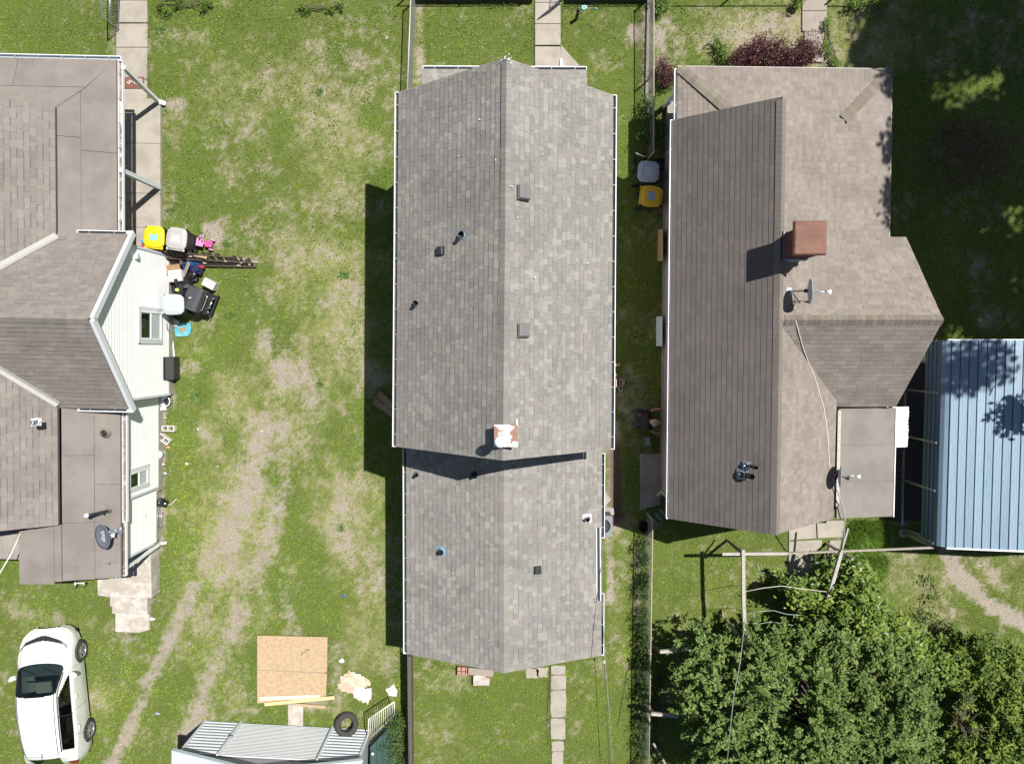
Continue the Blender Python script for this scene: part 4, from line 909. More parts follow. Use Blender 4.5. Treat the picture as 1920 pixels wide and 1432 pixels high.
# the whole left house stands turned a little
TH_ = -.0217; piv = Vector((-12,-1,0)); Rz = Matrix.Rotation(TH_, 3, 'Z'); hl.rotation_euler = (0,0,TH_); hl.location = piv + Rz @ (Vector(hl.location)-piv)
WM[hl.name] = Matrix.LocRotScale(hl.location, Euler((0,0,TH_)), None)
# concrete front path, slab by slab
pt = thing('concrete_path', 'pale concrete path running up to the left porch', 'path', W(250,90,0)); pt['kind'] = 'structure'
del pt['category']
for x0, x1, x2, x3, y0, y1 in ((228,277,227,277,-60,2),(227,277,225,278,3,44),(220,278,219,278,46,90),(219,278,219,277,91,150),(219,277,219,276,151,200)):
    b = MB(); P = pxpoly([(x2,y1),(x3,y1),(x1,y0),(x0,y0)]); b.prism(P, -.03, .05+random.uniform(0,.012)); b.build('slab', CONC, pt, bevel=.008)
b = MB(); P = pxpoly([(300,178),(345,180),(348,205),(318,212),(300,205)]); 
# door mat
dm = thing('door_mat', 'rust red door mat with pale script beside the left porch', 'door mat', W(250,156,.06)); b = MB(); b.prism(pxpoly([(231,145),(270,145),(270,166),(231,166)], .07), .066, .085); b.build('mat', mat('mat_red', (.20,.085,.06), rough=.95, noise=.2, nscale=40), dm)
b = MB()
for k in range(9): p = W(238+k*3.4, 156+math.sin(k*1.7)*2.5, .09); q = W(239.5+k*3.4, 151+math.cos(k*2.3)*2, .09); b.beam(p, q, .018, .003)
p = W(262,155,.09); b.tube([p+V3(.08*math.cos(t*.5),.12*math.sin(t*.5),0) for t in range(12)], .008, 4); b.build('script', PW, dm)

# ---------------------------------------------------------------- paths of the middle house
pm = thing('concrete_path', '', '', W(1028,60,0)); pm['kind'] = 'structure'; pm['label'] = 'pale concrete path leading up to the middle porch'; 
for k in ('category',):
    if k in pm: del pm[k]
for y0, y1, r in ((-60,6,0),(7,46,0),(47,86,0),(89,128,.0)):
    b = MB(); b.prism(pxpoly([(1003,y1),(1053 if y0 > 80 else 1051,y1),(1051,y0),(1003,y0)]), -.03, .05+random.uniform(0,.01)); b.build('slab', CONC, pm, bevel=.008)
pb = thing('stepping_path', 'row of pale concrete slabs leading away behind the middle house', '', W(1046,1330,0)); pb['kind'] = 'structure'
if 'category' in pb: del pb['category']
def irregular(x0, y0, x1, y1, r=3, n=20, j=.7):
    cx, cy, hx, hy = (x0+x1)/2, (y0+y1)/2, (x1-x0)/2, (y1-y0)/2; P = []
    for k in range(n):
        a = -2*math.pi*k/n + .2; c, s = math.cos(a), math.sin(a); q = 1/max(abs(c), abs(s)); q = min(q, 1.37)
        P.append((cx+hx*c*q+random.uniform(-j,j), cy-hy*s*q+random.uniform(-j,j)))
    P = pxpoly(P); return P if poly_area(P) > 0 else P[::-1]
for r in ((1033,1246,1060,1263),(1032,1264,1061,1291),(1032,1292,1061,1343),(1032,1345,1060,1384),(1034,1388,1057,1406),(1034,1407,1056,1470)):
    b = MB(); b.prism(irregular(*r), -.03, .055); b.build('slab', CONC, pb, bevel=.01)
for r in ((986,1252,1010,1270),(1006,1250,1027,1268)): b = MB(); b.prism(irregular(*r, j=1.5), -.02, .03); b.build('slab', CONC, pb)
b = MB(); b.prism(pxpoly([(887,1265),(918,1265),(918,1285),(887,1285)], .2), 0, .2); single(b, 'concrete_step', CONCW, 'pale concrete block step behind the middle house', 'step', bevel=.015)
bl = thing('wooden_bench', 'low grey plank on bricks against the rear wall of the middle house', 'bench', W(900,1258,0))
b = MB(); b.beam(W(878,1257,.3), W(925,1262,.3), .22, .05); b.build('plank', WOOD, bl); b = MB(); b.box(W(885,1258,.13), (.2,.2,.26)); b.box(W(918,1261,.13), (.2,.2,.26)); b.build('support', BRICK, bl)
bc = thing('brick_pile', 'low reddish stack of bricks at the rear corner of the middle house', 'bricks', W(868,1256,0))
for i in range(3):
    for j in range(2):
        for k in range(2): b = MB(); b.box(W(861+i*8, 1253+j*8, .06+.1*k), (.12,.12,.09)); b.build('brick', mat('pink_brick', (.40,.22,.17), rough=.9, noise=.2, nscale=20), bc)
# ---------------------------------------------------------------- paths of the right house
pr = thing('concrete_path', 'grey concrete path in front of the right house', '', W(1523,60,0)); pr['kind'] = 'structure'
if 'category' in pr: del pr['category']
for y0, y1, a, c in ((-60,22,1503,1549),(23,60,1503,1549),(61,118,1507,1543)): b = MB(); b.prism(pxpoly([(a,y1),(c,y1),(c,y0),(a,y0)]), -.03, .06); b.build('slab', mat('grey_tan_concrete', (.30,.265,.225), rough=.9, noise=.16, nscale=4, fine=.15, fscale=70), pr, bevel=.008)
pk = thing('back_patio', 'cracked grey concrete slabs behind the right house', '', W(1530,1020,0)); pk['kind'] = 'structure'
if 'category' in pk: del pk['category']
for P in ([(1478,975),(1528,975),(1530,1008),(1478,1012)],[(1530,975),(1584,975),(1580,1006),(1532,1008)],[(1478,1014),(1540,1011),(1536,1080),(1478,1130)],[(1555,1012),(1576,1012),(1566,1060),(1548,1058)]):
    b = MB(); Q = pxpoly(P); Q = Q if poly_area(Q) > 0 else Q[::-1]; b.prism(Q, -.03, .05+random.uniform(0,.01)); b.build('slab', CONC, pk, bevel=.01)
b = MB(); Q = pxpoly([(1200,850),(1238,850),(1238,945),(1200,955)]); b.prism(Q if poly_area(Q) > 0 else Q[::-1], -.03, .07); o = b.build('side_slab', CONCG, bevel=.01); o['kind'] = 'structure'

# ---------------------------------------------------------------- blue metal carport
cp = thing('carport', 'open sided metal carport with a pale blue ribbed roof', 'carport', (15.5,-2.8,0))
BLUE = mat('blue_metal', (.205,.305,.395), rough=.5, metal=.05, noise=.05, nscale=1.2, fine=.07, fscale=20, stretch=(1,.15,1), col2=(.18,.275,.365), c2scale=1.5, spec=.4)
BLUES = [BLUE] + [mat('blue_metal_%s' % n, c, rough=.5, metal=.05, noise=.07, nscale=1.6, fine=.07, fscale=20, stretch=(1,.15,1), col2=(.21,.235,.24), c2scale=4, c2lo=.60, c2hi=.80, c2max=.7) for n, c in (('faded', (.225,.32,.40)), ('dull', (.19,.285,.375)), ('stained', (.21,.30,.38)))]
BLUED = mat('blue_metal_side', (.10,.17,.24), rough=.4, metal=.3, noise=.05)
yN, yS = .27, -5.90
prof = [(12.75,1.15),(12.75,1.78),(12.78,1.93),(12.85,2.03),(12.97,2.10)]
for i, (a, c) in enumerate(zip(prof[:-1], prof[1:])):
    b = MB(); b.add([(a[0],yN,a[1]),(a[0],yS,a[1]),(c[0],yS,c[1]),(c[0],yN,c[1])] + [(a[0]+.012,yN,a[1]-.012),(a[0]+.012,yS,a[1]-.012),(c[0]+.012,yS,c[1]-.012),(c[0]+.012,yN,c[1]-.012)], [(0,1,2,3),(7,6,5,4),(0,3,7,4),(1,5,6,2),(0,4,5,1),(3,2,6,7)]); b.build('side_panel', BLUE if i > 1 else BLUED, cp)
for k, z in ((0,1.3),(1,1.5),(2,1.70)): b = MB(); b.box((12.735,(yN+yS)/2,z),(.03,yN-yS,.03)); b.build('rib', BLUE, cp)
x = 12.97; i = 0
while x < 19.5:
    xm = 16.4; zz = lambda q: 2.10+.16*(q-12.97) if q < xm else 2.10+.16*(xm-12.97)-.16*(q-xm)
    w_ = .232; b = MB(); pr_ = [(0,.022),(.014,.022),(.026,.0),(.085,.0),(.09,.003),(.10,.003),(.105,.0),(.155,.0),(.16,.003),(.17,.003),(.175,0),(w_-.002,.0)]; vs = []
    for y in (yN, yS):
        for u, dz in pr_: vs.append((x+u, y, zz(x+u)+dz))
    m_ = len(pr_); o = b.add(vs, [(k, k+m_, k+m_+1, k+1) for k in range(m_-1)]); b.build('roof_panel', BLUES[i*7 % 4], cp)
    b = MB(); b.box((x-.006,(yN+yS)/2,zz(x)+.012),(.014,yN-yS-.01,.022)); b.build('seam', mat('blue_seam', (.055,.085,.14), rough=.5), cp)
    x += w_+.006; i += 1
b = MB(); b.beam((12.97,yS-.02,2.09),(16.4,yS-.02,2.64),.05,.07); b.beam((16.4,yS-.02,2.64),(19.6,yS-.02,2.13),.05,.07); b.build('edge_trim', WHITE, cp)
b = MB(); b.beam((12.85,yN+.015,2.07),(16.4,yN+.015,2.64),.03,.05); b.beam((16.4,yN+.015,2.64),(19.6,yN+.015,2.13),.03,.05); b.build('edge_trim', TRIM, cp)
b = MB()
for y in (-.3,-1.5,-2.7,-3.9,-5.1):
    for k in range(26): xx_ = 13.02+k*.238; b.lathe([(.011,0),(.009,.006),(.001,.008)], 6, (xx_+random.uniform(-.004,.004), y+random.uniform(-.01,.01), zz(xx_)+.003))
b.build('screw_heads', DARKM, cp, kind='stuff')
b = MB(); b.tube([(14.0,-1.35,zz(14.0)+.03),(14.07,-1.15,zz(14.07)+.03),(14.13,-1.05,zz(14.13)+.03)], .008, 5); b.tube([(14.05,-1.2,zz(14.05)+.03),(13.97,-1.07,zz(13.97)+.03)], .006, 5); single(b, 'fallen_twig', WOODD, 'small dead twig lying on the blue metal roof', 'twig')
for y in (-.95-.0, -2.45, -3.9, -5.5): 
    for x in (12.76, 19.4): b = MB(); b.box((x, y-.35, .92), (.06,.06,1.84)); b.build('post', GALV, cp)
for x in (12.76,19.4): b = MB(); b.box((x,(yN+yS)/2,.05),(.06,yN-yS-.3,.06)); b.build('base_rail', GALV, cp)
b = MB(); b.prism([(12.3,.2),(12.3,-5.6),(19.6,-5.6),(19.6,.2)], -.02, .02); o = b.build('carport_floor', mat('dark_gravel', (.05,.048,.045), rough=.95, noise=.3, nscale=30)); o['kind'] = 'structure'
gp = thing('gate_post', 'round galvanised post in a concrete footing beside the carport', 'post', W(1693,998,0)); p = W(1693,998,0); q = W(1744,1025,1.5)
b = MB(); b.tube([p, V3(p.x+.02,p.y,1.55)], .055, 14); b.build('pole', mat('tan_pole', (.40,.37,.28), rough=.6, noise=.1), gp); b = MB(); b.lathe([(.15,-.02),(.15,.04),(.12,.06),(.001,.06)], 18, p); b.build('footing', CONCW, gp)
b = MB(); b.tube([W(1697,992,.1), W(1727,1003,.1)], .03, 10); single(b, 'loose_pipe', GALV, 'short pale pipe lying in the shade by the carport corner', 'pipe')
# ---------------------------------------------------------------- metal garage at the bottom edge
gg = thing('garage', 'white ribbed metal garage with a roll up door at the bottom edge', 'garage', W(530,1400,0))
L0, R0 = W(386,1352,0), W(694,1368,0); gd = (R0-L0).normalized(); gn = V3(-gd.y, gd.x, 0)    # gn points north
gw = (R0-L0).length; back = -gn*6.0; eh, rh = 1.95, 2.75
WM_ = mat('ribbed_white', (.46,.49,.52), rough=.4, noise=.05, nscale=3); RIBM = mat('rib_white', (.56,.58,.60), rough=.35)
def gp_(u, z, n=0.0): return L0 + gd*u + V3(0,0,z) + gn*n
b = MB(); vs = [gp_(u, z, n) for n in (-.03, -6.0) for u, z in ((0,0),(gw,0),(gw,eh),(gw/2,rh),(0,eh))]; b.add(vs, [(4,3,2,1,0),(5,6,7,8,9)]+[(i,(i+1)%5,5+(i+1)%5,5+i) for i in range(5)]); b.build('wall', mat('garage_wall', (.33,.36,.38), rough=.6), gg)
dl, dr = (W(455,1355,0)-L0).dot(gd), (W(622,1365,0)-L0).dot(gd)
def ribs(u0, u1, z0, z1, e, m, nm, gm=.6):
    k = int((z1-z0)/e)
    for i in range(k):
        b = MB(); za, zb = z0+i*e, z0+(i+1)*e-.002; q = [(za,0),(za+e*.14,.045),(za+e*gm,.045),(za+e*gm+e*.14,0),(zb,0)]
        vs = [gp_(u, z, n) for u in (u0, u1) for z, n in q]; b.add(vs, [(j, j+5, j+6, j+1) for j in range(4)]); b.build(nm, m, gg)
ribs(.04, dl-.07, .02, eh-.05, .165, WM_, 'wall_panel', .35); ribs(dr+.07, gw-.04, .02, eh-.05, .165, WM_, 'wall_panel', .35)
b = MB()
for i in range(24):
    za = .02+i*.078; q = [(za,-.05),(za+.02,-.02),(za+.05,-.02),(za+.076,-.05)]; b.add([gp_(u, z, n+.05) for u in (dl, dr) for z, n in q], [(j, j+4, j+5, j+1) for j in range(3)])
b.build('roll_up_door', RIBM, gg)
for u in (dl-.04, dr+.04): b = MB(); b.beam(gp_(u,0,.05), gp_(u,eh,.05), .08, .06, up=gd); b.build('door_jamb', TRIM, gg)
b = MB(); b.box(gp_(dl-.05,.9,.08), (.14,.03,.03)); b.build('door_latch', DARKM, gg)
for u in (0, gw): b = MB(); b.beam(gp_(u,0,.03), gp_(u,eh,.03), .07, .07, up=gd); b.build('corner_trim', TRIM, gg)
b = MB(); 
for s in (0, 1):
    a = gp_(-.16, eh+.02, .16) if s == 0 else gp_(gw+.16, eh+.02, .16); c = gp_(gw/2, rh+.06, .16); b.beam(a, c, .05, .13)
b.build('fascia', mat('fascia_blue', (.50,.60,.66), rough=.4), gg)
for s in (0, 1):
    n = 13
    for i in range(n):
        f0, f1 = i/n, (i+1)/n; e0 = gp_(-.16, eh+.06, .14) if s == 0 else gp_(gw+.16, eh+.06, .14); c = gp_(gw/2, rh+.10, .14)
        a, d = e0.lerp(c, f0), e0.lerp(c, f1); e = (d-a)*.12; b = MB(); vs = []
        for off in (V3(0,0,0), -gn*6.2): vs += [a+off+V3(0,0,.03), a+e*1+off+V3(0,0,.03), a+e*2+off, d-e*.1+off]
        b.add(vs, [(0,4,5,1),(1,5,6,2),(2,6,7,3)]); b.build('roof_panel', RIBM, gg)
for u in (.55, 1.5): b = MB(); p = gp_(u, eh+.35*u/1.5*.6+.14, -.05); b.lathe([(.02,0),(.02,.03),(.001,.04)], 8, p); b.build('screw', DARKM, gg)
# apron and boards in front of the garage
b = MB(); b.prism(pxpoly([(541,1318),(569,1318),(569,1359),(541,1357)])[::-1], -.02, .05); o = b.build('apron_slab', CONCW); o['kind'] = 'structure'
OSB = mat('particle_board', (.47,.345,.215), rough=.8, noise=.18, nscale=22, fine=.30, fscale=55, col2=(.40,.29,.18), c2scale=9, stretch=(1,1,1), bump=.2)
ob = thing('board_platform', 'low platform of two tan particle boards lying on the grass', 'platform', W(548,1256,0))
for i, (P, z) in enumerate((([(482,1191),(614,1194),(613,1260),(482,1255)],.13),([(482,1256),(613,1262),(611,1306),(482,1318)],.125))):
    b = MB(); Q = pxpoly(P, z); b.prism(Q[::-1], z-.02, z); b.build('board', OSB, ob, bevel=.003)
b = MB(); b.prism(pxpoly([(485,1195),(611,1197),(609,1303),(485,1314)])[::-1], 0, .108); b.build('frame', WOOD, ob)
b = MB(); p = W(571,1222,.135)
for k, (dx, dy) in enumerate(((0,0),(.02,-.03))): b.tube([p+V3(-.14+dx,-.1+dy,0), p+V3(-.04+dx,.02+dy,0), p+V3(.02+dx,.0+dy,0), p+V3(.06+dx,.10+dy,0), p+V3(.16+dx,.10+dy,0)], .006, 5)
b.build('wire_scrap', DARKM, ob)
YEL_ = mat('fresh_wood', (.66,.52,.27), rough=.7, noise=.12, nscale=18, stretch=(1,6,1)); PALE = mat('pale_wood', (.70,.60,.47), rough=.7, noise=.1, nscale=14)
b = MB(); b.beam(W(487,1309,.16), W(600,1305,.16), .13, .02); single(b, 'plank', PALE, 'pale plank along the lower edge of the tan boards, under the yellow one', 'plank', 'planks at the platform edge')
b = MB(); b.beam(W(496,1320,.19), W(627,1307,.19), .11, .02); single(b, 'plank', YEL_, 'yellow plank laid askew along the lower edge of the tan boards', 'plank', 'planks at the platform edge')
b = MB(); b.beam(W(560,1321,.06), W(611,1325,.06), .10, .02); single(b, 'plank', OSB, 'short orange plank end sticking out below the yellow plank', 'plank', 'planks at the platform edge')
CARD = mat('damp_cardboard', (.52,.41,.30), rough=.9, noise=.16, nscale=10, fine=.2, fscale=50, col2=(.64,.55,.45), c2scale=3)
CARD2 = mat('cardboard', (.33,.215,.12), rough=.85, noise=.1, nscale=8)
def crumple(poly, z, amp, n=14):
    P = pxpoly(poly, z); xs = [p[0] for p in P]; ys = [p[1] for p in P]; X = np.linspace(min(xs), max(xs), n); Y = np.linspace(min(ys), max(ys), n); b = MB(); idx = {}
    for i in range(n):
        for j in range(n):
            jx = X[i]+random.uniform(-.02,.02); jy = Y[j]+random.uniform(-.02,.02)
            if inpoly(np.array([jx]), np.array([jy]), P)[0]: idx[i, j] = len(b.v); b.v.append((jx, jy, z+amp*float(fbm(np.array([jx]), np.array([jy]), 3.5, 3, 8)[0])))
    for i in range(n-1):
        for j in range(n-1):
            q = [idx.get(k) for k in ((i,j),(i+1,j),(i+1,j+1),(i,j+1))]
            if None not in q: b.f.append(tuple(q)); b.c.append((1,1,1)); b.sm.append(False)
    return b
cd = thing('cardboard_heap', 'crumpled flattened cardboard on the grass right of the tan boards', 'cardboard', W(668,1285,0))
for poly, z, m in (([(628,1290),(640,1262),(660,1254),(700,1272),(698,1285),(668,1300),(655,1302)],.03,CARD),([(645,1265),(655,1252),(660,1258)],.05,CARD),([(664,1283),(700,1288),(699,1305),(690,1320),(660,1306)],.07,mat('pale_card', (.70,.63,.53), rough=.85, noise=.08, nscale=12)),([(635,1275),(655,1262),(672,1272),(660,1292)],.06,CARD)):
    o = crumple(poly, z, .10).build('sheet', m, cd); s = o.modifiers.new('thick', 'SOLIDIFY'); s.thickness = .008
o = crumple([(722,1292),(738,1280),(747,1292),(744,1306),(728,1305)], .01, .03).build('chalk_spill', mat('chalk', (.78,.74,.66), rough=.95)); tag(o, 'white spilled plaster powder on the grass by the lower left fence', 'plaster'); s = o.modifiers.new('thick', 'SOLIDIFY'); s.thickness = .01
# tyre
RUB = mat('rubber', (.050,.048,.046), rough=.85, noise=.2, nscale=20, bump=.4, bscale=90)
ty_ = thing('tyre', 'old black tyre leaning on the ribbed wall of the garage', 'tyre', W(650,1362,0)); c = W(650,1358,.26)
ax_ = V3(.10,.50,.86).normalized(); xx = V3(1,0,0).cross(ax_).normalized(); R = Matrix((ax_.cross(xx), xx, ax_)).transposed()
RUB2 = mat('rubber_worn', (.085,.08,.076), rough=.85, noise=.2, nscale=20)
pr_ = [(.20,-.06),(.23,-.10),(.30,-.115),(.355,-.09),(.375,-.05),(.375,.05),(.355,.09),(.30,.115),(.23,.10),(.20,.06),(.205,.0),(.20,-.06)]
b = MB(); b.lathe(pr_, 36, c, R); b.build('casing', RUB, ty_)
for k in range(36):
    a = k*math.pi/18; b = MB() if k == 0 else b
    for s in (-1, 1): p = c + R @ V3(.376*math.cos(a+s*.03), .376*math.sin(a+s*.03), s*.035); b.box(p, (.03,.012,.055), M=R @ Matrix.Rotation(a+math.pi/2, 3, 'Z'))
b.build('tread', RUB2, ty_, kind='stuff')
# white steel railing panel and green door beside the garage
rg = thing('metal_railing', 'white steel railing panel standing by the garage corner', 'railing', W(715,1345,0))
bA, bB = W(692,1346,.95), W(739,1315,.95); tA, tB = V3(*W(692,1400,.0)), V3(*W(740,1345,.0))
tA, tB = W(688,1400,.15), W(740,1346,.15)
RW = mat('rail_white', (.74,.72,.66), rough=.5, noise=.15, nscale=20)
for a, c, nm in ((bA, bB, 'top_rail'), (tA, tB, 'bottom_rail'), (bA, tA, 'stile'), (bB, tB, 'stile'), (bA.lerp(tA,.78), bB.lerp(tB,.78), 'middle_rail')): b = MB(); b.tube([a, c], .018 if nm != 'middle_rail' else .01, 6); b.build(nm, RW, rg)
for k in range(1, 12): a = bA.lerp(bB, k/12); c = tA.lerp(tB, k/12); b = MB(); b.tube([a, c], .010, 6); b.build('bar', RW, rg)
b = MB(); b.beam(tA+V3(0,0,-.1), tB+V3(0,0,-.1), .10, .06); single(b, 'timber', WOOD, 'grey timber lying under the white railing panel', 'timber')
gd_ = thing('green_panel', 'dark green boarded hatch with a round knob beside the garage', 'hatch', W(715,1410,0)); GRN = mat('dark_green_paint', (.035,.075,.065), rough=.5, noise=.1, nscale=3)
Pg = [W(694,1400,.55), W(742,1350,.45), W(742,1445,.60), W(694,1470,.65)]
for k in range(4):
    a, c, d, e = Pg[0].lerp(Pg[1],k/4), Pg[0].lerp(Pg[1],(k+1)/4-.012), Pg[3].lerp(Pg[2],(k+1)/4-.012), Pg[3].lerp(Pg[2],k/4); b = MB(); b.slab3([a, e, d, c], .03); b.build('board', GRN, gd_)
b = MB(); b.prism([(p.x,p.y) for p in (Pg[0],Pg[3],Pg[2],Pg[1])], 0, .40); b.build('base', GRN, gd_)
b = MB(); p = W(699,1411,.64); b.lathe([(.02,0),(.02,.03),(.05,.04),(.05,.06),(.001,.08)], 14, p); b.build('knob', WHITE, gd_)

# ---------------------------------------------------------------- car
wf_, wr_ = W(154,1216,.34), W(170,1370,.34); wd_ = (wf_-wr_); ca_ = math.atan2(-wd_.x, wd_.y); cm2 = (wf_+wr_)/2 - Vector((math.cos(ca_), math.sin(ca_), 0))*.90
print('CAR', wd_.length, math.degrees(ca_), cm2)
car = thing('parked_car', 'white hatchback parked on the grass at the lower left', 'car', (cm2.x-.01*wd_.x,cm2.y-.01,0), ca_)
SECS = [(2.24,.32,.42,.42,.56,.30,.60,.62),(2.17,.27,.60,.58,.60,.42,.68,.71),(2.02,.24,.76,.74,.66,.54,.78,.81),(1.8,.21,.84,.82,.74,.64,.86,.90),(1.5,.20,.87,.86,.82,.70,.95,1.00),(1.25,.20,.88,.87,.87,.71,1.02,1.07),
        (.9,.20,.88,.87,.90,.68,1.22,1.27),(.42,.20,.88,.87,.92,.61,1.45,1.50),(-.3,.20,.88,.87,.94,.60,1.50,1.56),(-1.1,.20,.88,.88,.97,.57,1.47,1.53),(-1.58,.20,.88,.87,1.0,.53,1.38,1.43),(-1.90,.22,.85,.84,.98,.46,1.15,1.19),(-2.10,.27,.76,.74,.86,.38,.92,.94),(-2.17,.32,.60,.60,.74,.30,.78,.80)]
def car_point(y, s):
    """y lengthwise, s in -6..6 across (0 centre line)"""
    ys = [q[0] for q in SECS]; i = 0
    while i < len(SECS)-2 and y < SECS[i+1][0]: i += 1
    t = (ys[i]-y)/(ys[i]-ys[i+1]); t = max(0, min(1, t))
    def cr(k):
        p0, p1, p2, p3 = (SECS[max(i-1,0)][k], SECS[i][k], SECS[i+1][k], SECS[min(i+2, len(SECS)-1)][k]); t2, t3 = t*t, t*t*t
        return p1 + .5*t*(p2-p0) + t2*(p0-2.5*p1+2*p2-.5*p3) + t3*(-.5*p0+1.5*p1-1.5*p2+.5*p3) if 0 < t < 1 else (p1 if t <= 0 else p2)
    zs, wl, wb, zb, wt, zt, zc = [cr(k) for k in range(1, 8)]
    P = [(0, zc), (wt*.5, zc-(zc-zt)*.22), (wt-.07, zt+.005), (wt+.03, zt-.05), (wb-.055, zb+.045), (wb, zb-.04), (wl, .5), (wl-.05, zs)]
    a = min(abs(s), 6.999); j = int(a); u = a-j; g = lambda m: P[max(0, min(7, m))] if m >= 0 else (-P[1][0], P[1][1])
    p0, p1, p2, p3 = g(j-1), g(j), g(j+1), g(j+2)
    f = lambda c: p1[c] + .5*u*(p2[c]-p0[c]) + u*u*(p0[c]-2.5*p1[c]+2*p2[c]-.5*p3[c]) + u**3*(-.5*p0[c]+1.5*p1[c]-1.5*p2[c]+.5*p3[c])
    x, z = f(0), f(1); return V3(math.copysign(x, s) if s else 0, y, z)
NY, NS = 230, 196; YS = [2.24-4.41*i/NY for i in range(NY+1)]; SS = [-7+14*k/NS for k in range(NS+1)]
GP = [[car_point(y, s) for s in SS] for y in YS]
def region(y, s, p):
    a = abs(s)
    for wy in (1.33, -1.31):
        if a > 4.6 and math.hypot(y-wy, p.z-.33) < .365: return 'hole'
    cowl = 1.27-.20*(a/3)**2-.14*max(0,a-2.2)**2; top = .40+.07*(a/3)**2
    if a < 2.95 and top < y < cowl: return 'windscreen'
    if a < 2.5 and -2.03 < y < -1.64: return 'rear_window'
    yf = .95+ (0 if a > 3.6 else -(3.6-a)*.5)
    if 3.12 < a < 3.92 and -1.52+max(0,(3.92-a))*.15 < y < yf-(4-a)*.5: return 'side_window'
    yc = 2.0-.052*a**1.45
    if a < 4.2 and abs(y-yc) < .075-.008*a: return 'headlight' if a > 2.3 else 'grille'
    if 3.3 < a < 5.0 and y < -1.92: return 'tail_light'
    if abs(a-2.35) < .15 and -1.50 < y < .44: return 'roof_strip'
    return 'body'
regs = {}
for i in range(NY):
    for k in range(NS):
        y = (YS[i]+YS[i+1])/2; s = (SS[k]+SS[k+1])/2; r = region(y, s, (GP[i][k]+GP[i+1][k+1])/2)
        if r in ('side_window','headlight','tail_light','roof_strip'): r += '_l' if s < 0 else '_r'
        regs.setdefault(r, []).append((i, k))
CARW = mat('car_paint', (.68,.71,.67), rough=.22, coat=.8, spec=.5, noise=.04, nscale=3, fine=.03, fscale=60); GLC = glass_mat('car_glass', (.34,.42,.40), .10)
HEADM = mat('headlamp', (.30,.32,.34), rough=.12, metal=.5, noise=.6, nscale=22); GRIL = mat('grille_dark', (.03,.03,.035), rough=.3, noise=.5, nscale=30); TAILM = mat('tail_red', (.22,.02,.02), rough=.2)
MM = {'body': CARW, 'windscreen': GLC, 'rear_window': GLC, 'side_window': glass_mat('side_glass', (.12,.14,.13), .08), 'headlight': HEADM, 'grille': GRIL, 'tail_light': TAILM, 'roof_strip': BLACK}
for r, cells in regs.items():
    if r == 'hole': continue
    base = r[:-2] if r.endswith(('_l','_r')) else r; b = MB(); idx = {}
    def vi(i, k):
        if (i, k) not in idx: idx[i, k] = len(b.v); b.v.append(tuple(GP[i][k]))
        return idx[i, k]
    for i, k in cells: b.f.append((vi(i,k), vi(i,k+1), vi(i+1,k+1), vi(i+1,k))[::-1]); b.c.append((1,1,1)); b.sm.append(True)
    b.build(base, MM[base], car, local=True)
b = MB(); b.box((0,.1,.26),(1.5,3.9,.10)); b.box((0,1.40,.48),(1.0,.8,.40)); b.box((0,-1.6,.5),(1.2,.5,.45)); b.build('floor', BLACK, car, local=True)
b = MB(); b.add([(-.76,1.22,.93),(.76,1.22,.93),(.74,.82,.90),(-.74,.82,.90),(-.74,.80,.5),(.74,.80,.5)], [(0,1,2,3)[::-1],(3,2,5,4)[::-1]]); b.build('dashboard', mat('dash', (.16,.18,.18), rough=.7), car, local=True)
b = MB(); R = Matrix.Rotation(math.radians(65), 3, 'X'); b.lathe([(.165,-.012),(.19,-.01),(.19,.01),(.165,.012),(.165,-.012)], 24, (-.36,.68,.95), R); b.box((-.36,.68,.95),(.3,.02,.05), M=R); b.build('steering_wheel', DARKM, car, local=True)
BEI = mat('beige_seat', (.50,.46,.37), rough=.8)
for x in (-.36, .36):
    b = MB(); b.box((x,.2,.48),(.50,.52,.16)); b.build('seat', BEI, car, local=True, bevel=.05)
    b = MB(); b.box((x,-.12,.82),(.48,.14,.62), M=Matrix.Rotation(-.22,3,'X')); b.box((x,-.18,1.2),(.26,.10,.18)); b.build('seat_back', BEI, car, local=True, bevel=.04)
b = MB(); b.box((0,-.95,.55),(1.3,.5,.18)); b.box((0,-1.25,.85),(1.3,.14,.6)); b.build('rear_seat', BEI, car, local=True, bevel=.05)
TYR = mat('car_tyre', (.055,.054,.053), rough=.85, noise=.15, nscale=40); RIM = mat('alloy', (.50,.51,.53), rough=.3, metal=.7)
for x, y in ((-.80,1.33),(.80,1.33),(-.80,-1.31),(.80,-1.31)):
    wh = thing('wheel', None, None); wh.parent = car; sg = 1 if x > 0 else -1; wh.location = (x, y, .34); R = Matrix.Rotation(sg*math.pi/2, 3, 'Y')
    WM[wh.name] = WM[car.name] @ Matrix.Translation((x, y, .34))
    b = MB(); b.lathe([(.20,-.09),(.29,-.10),(.335,-.07),(.34,.0),(.335,.06),(.30,.095),(.235,.098),(.225,.07),(.225,-.09)], 36, (0,0,0), R); b.build('tyre', TYR, wh, local=True)
    b = MB(); b.lathe([(.225,.085),(.205,.055),(.20,-.02),(.001,-.02)], 28, (0,0,0), R); b.build('rim', mat('rim_well', (.06,.06,.065), rough=.5), wh, local=True)
    b = MB()
    for k in range(7):
        a = k*2*math.pi/7; p0 = R @ V3(.04*math.cos(a), .04*math.sin(a), .045); p1 = R @ V3(.215*math.cos(a), .215*math.sin(a), .078); b.beam(p0, p1, .05, .025, up=R @ V3(0,0,1))
    b.lathe([(.232,.088),(.235,.094),(.21,.094),(.205,.07)], 28, (0,0,0), R); b.lathe([(.06,.03),(.055,.07),(.001,.075)], 14, (0,0,0), R); b.build('spokes', RIM, wh, local=True)
    b = MB(); b.lathe([(.37,-.05),(.37,-.28),(.001,-.28)], 24, (0,0,.0), R); b.build('wheel_arch', BLACK, wh, local=True)
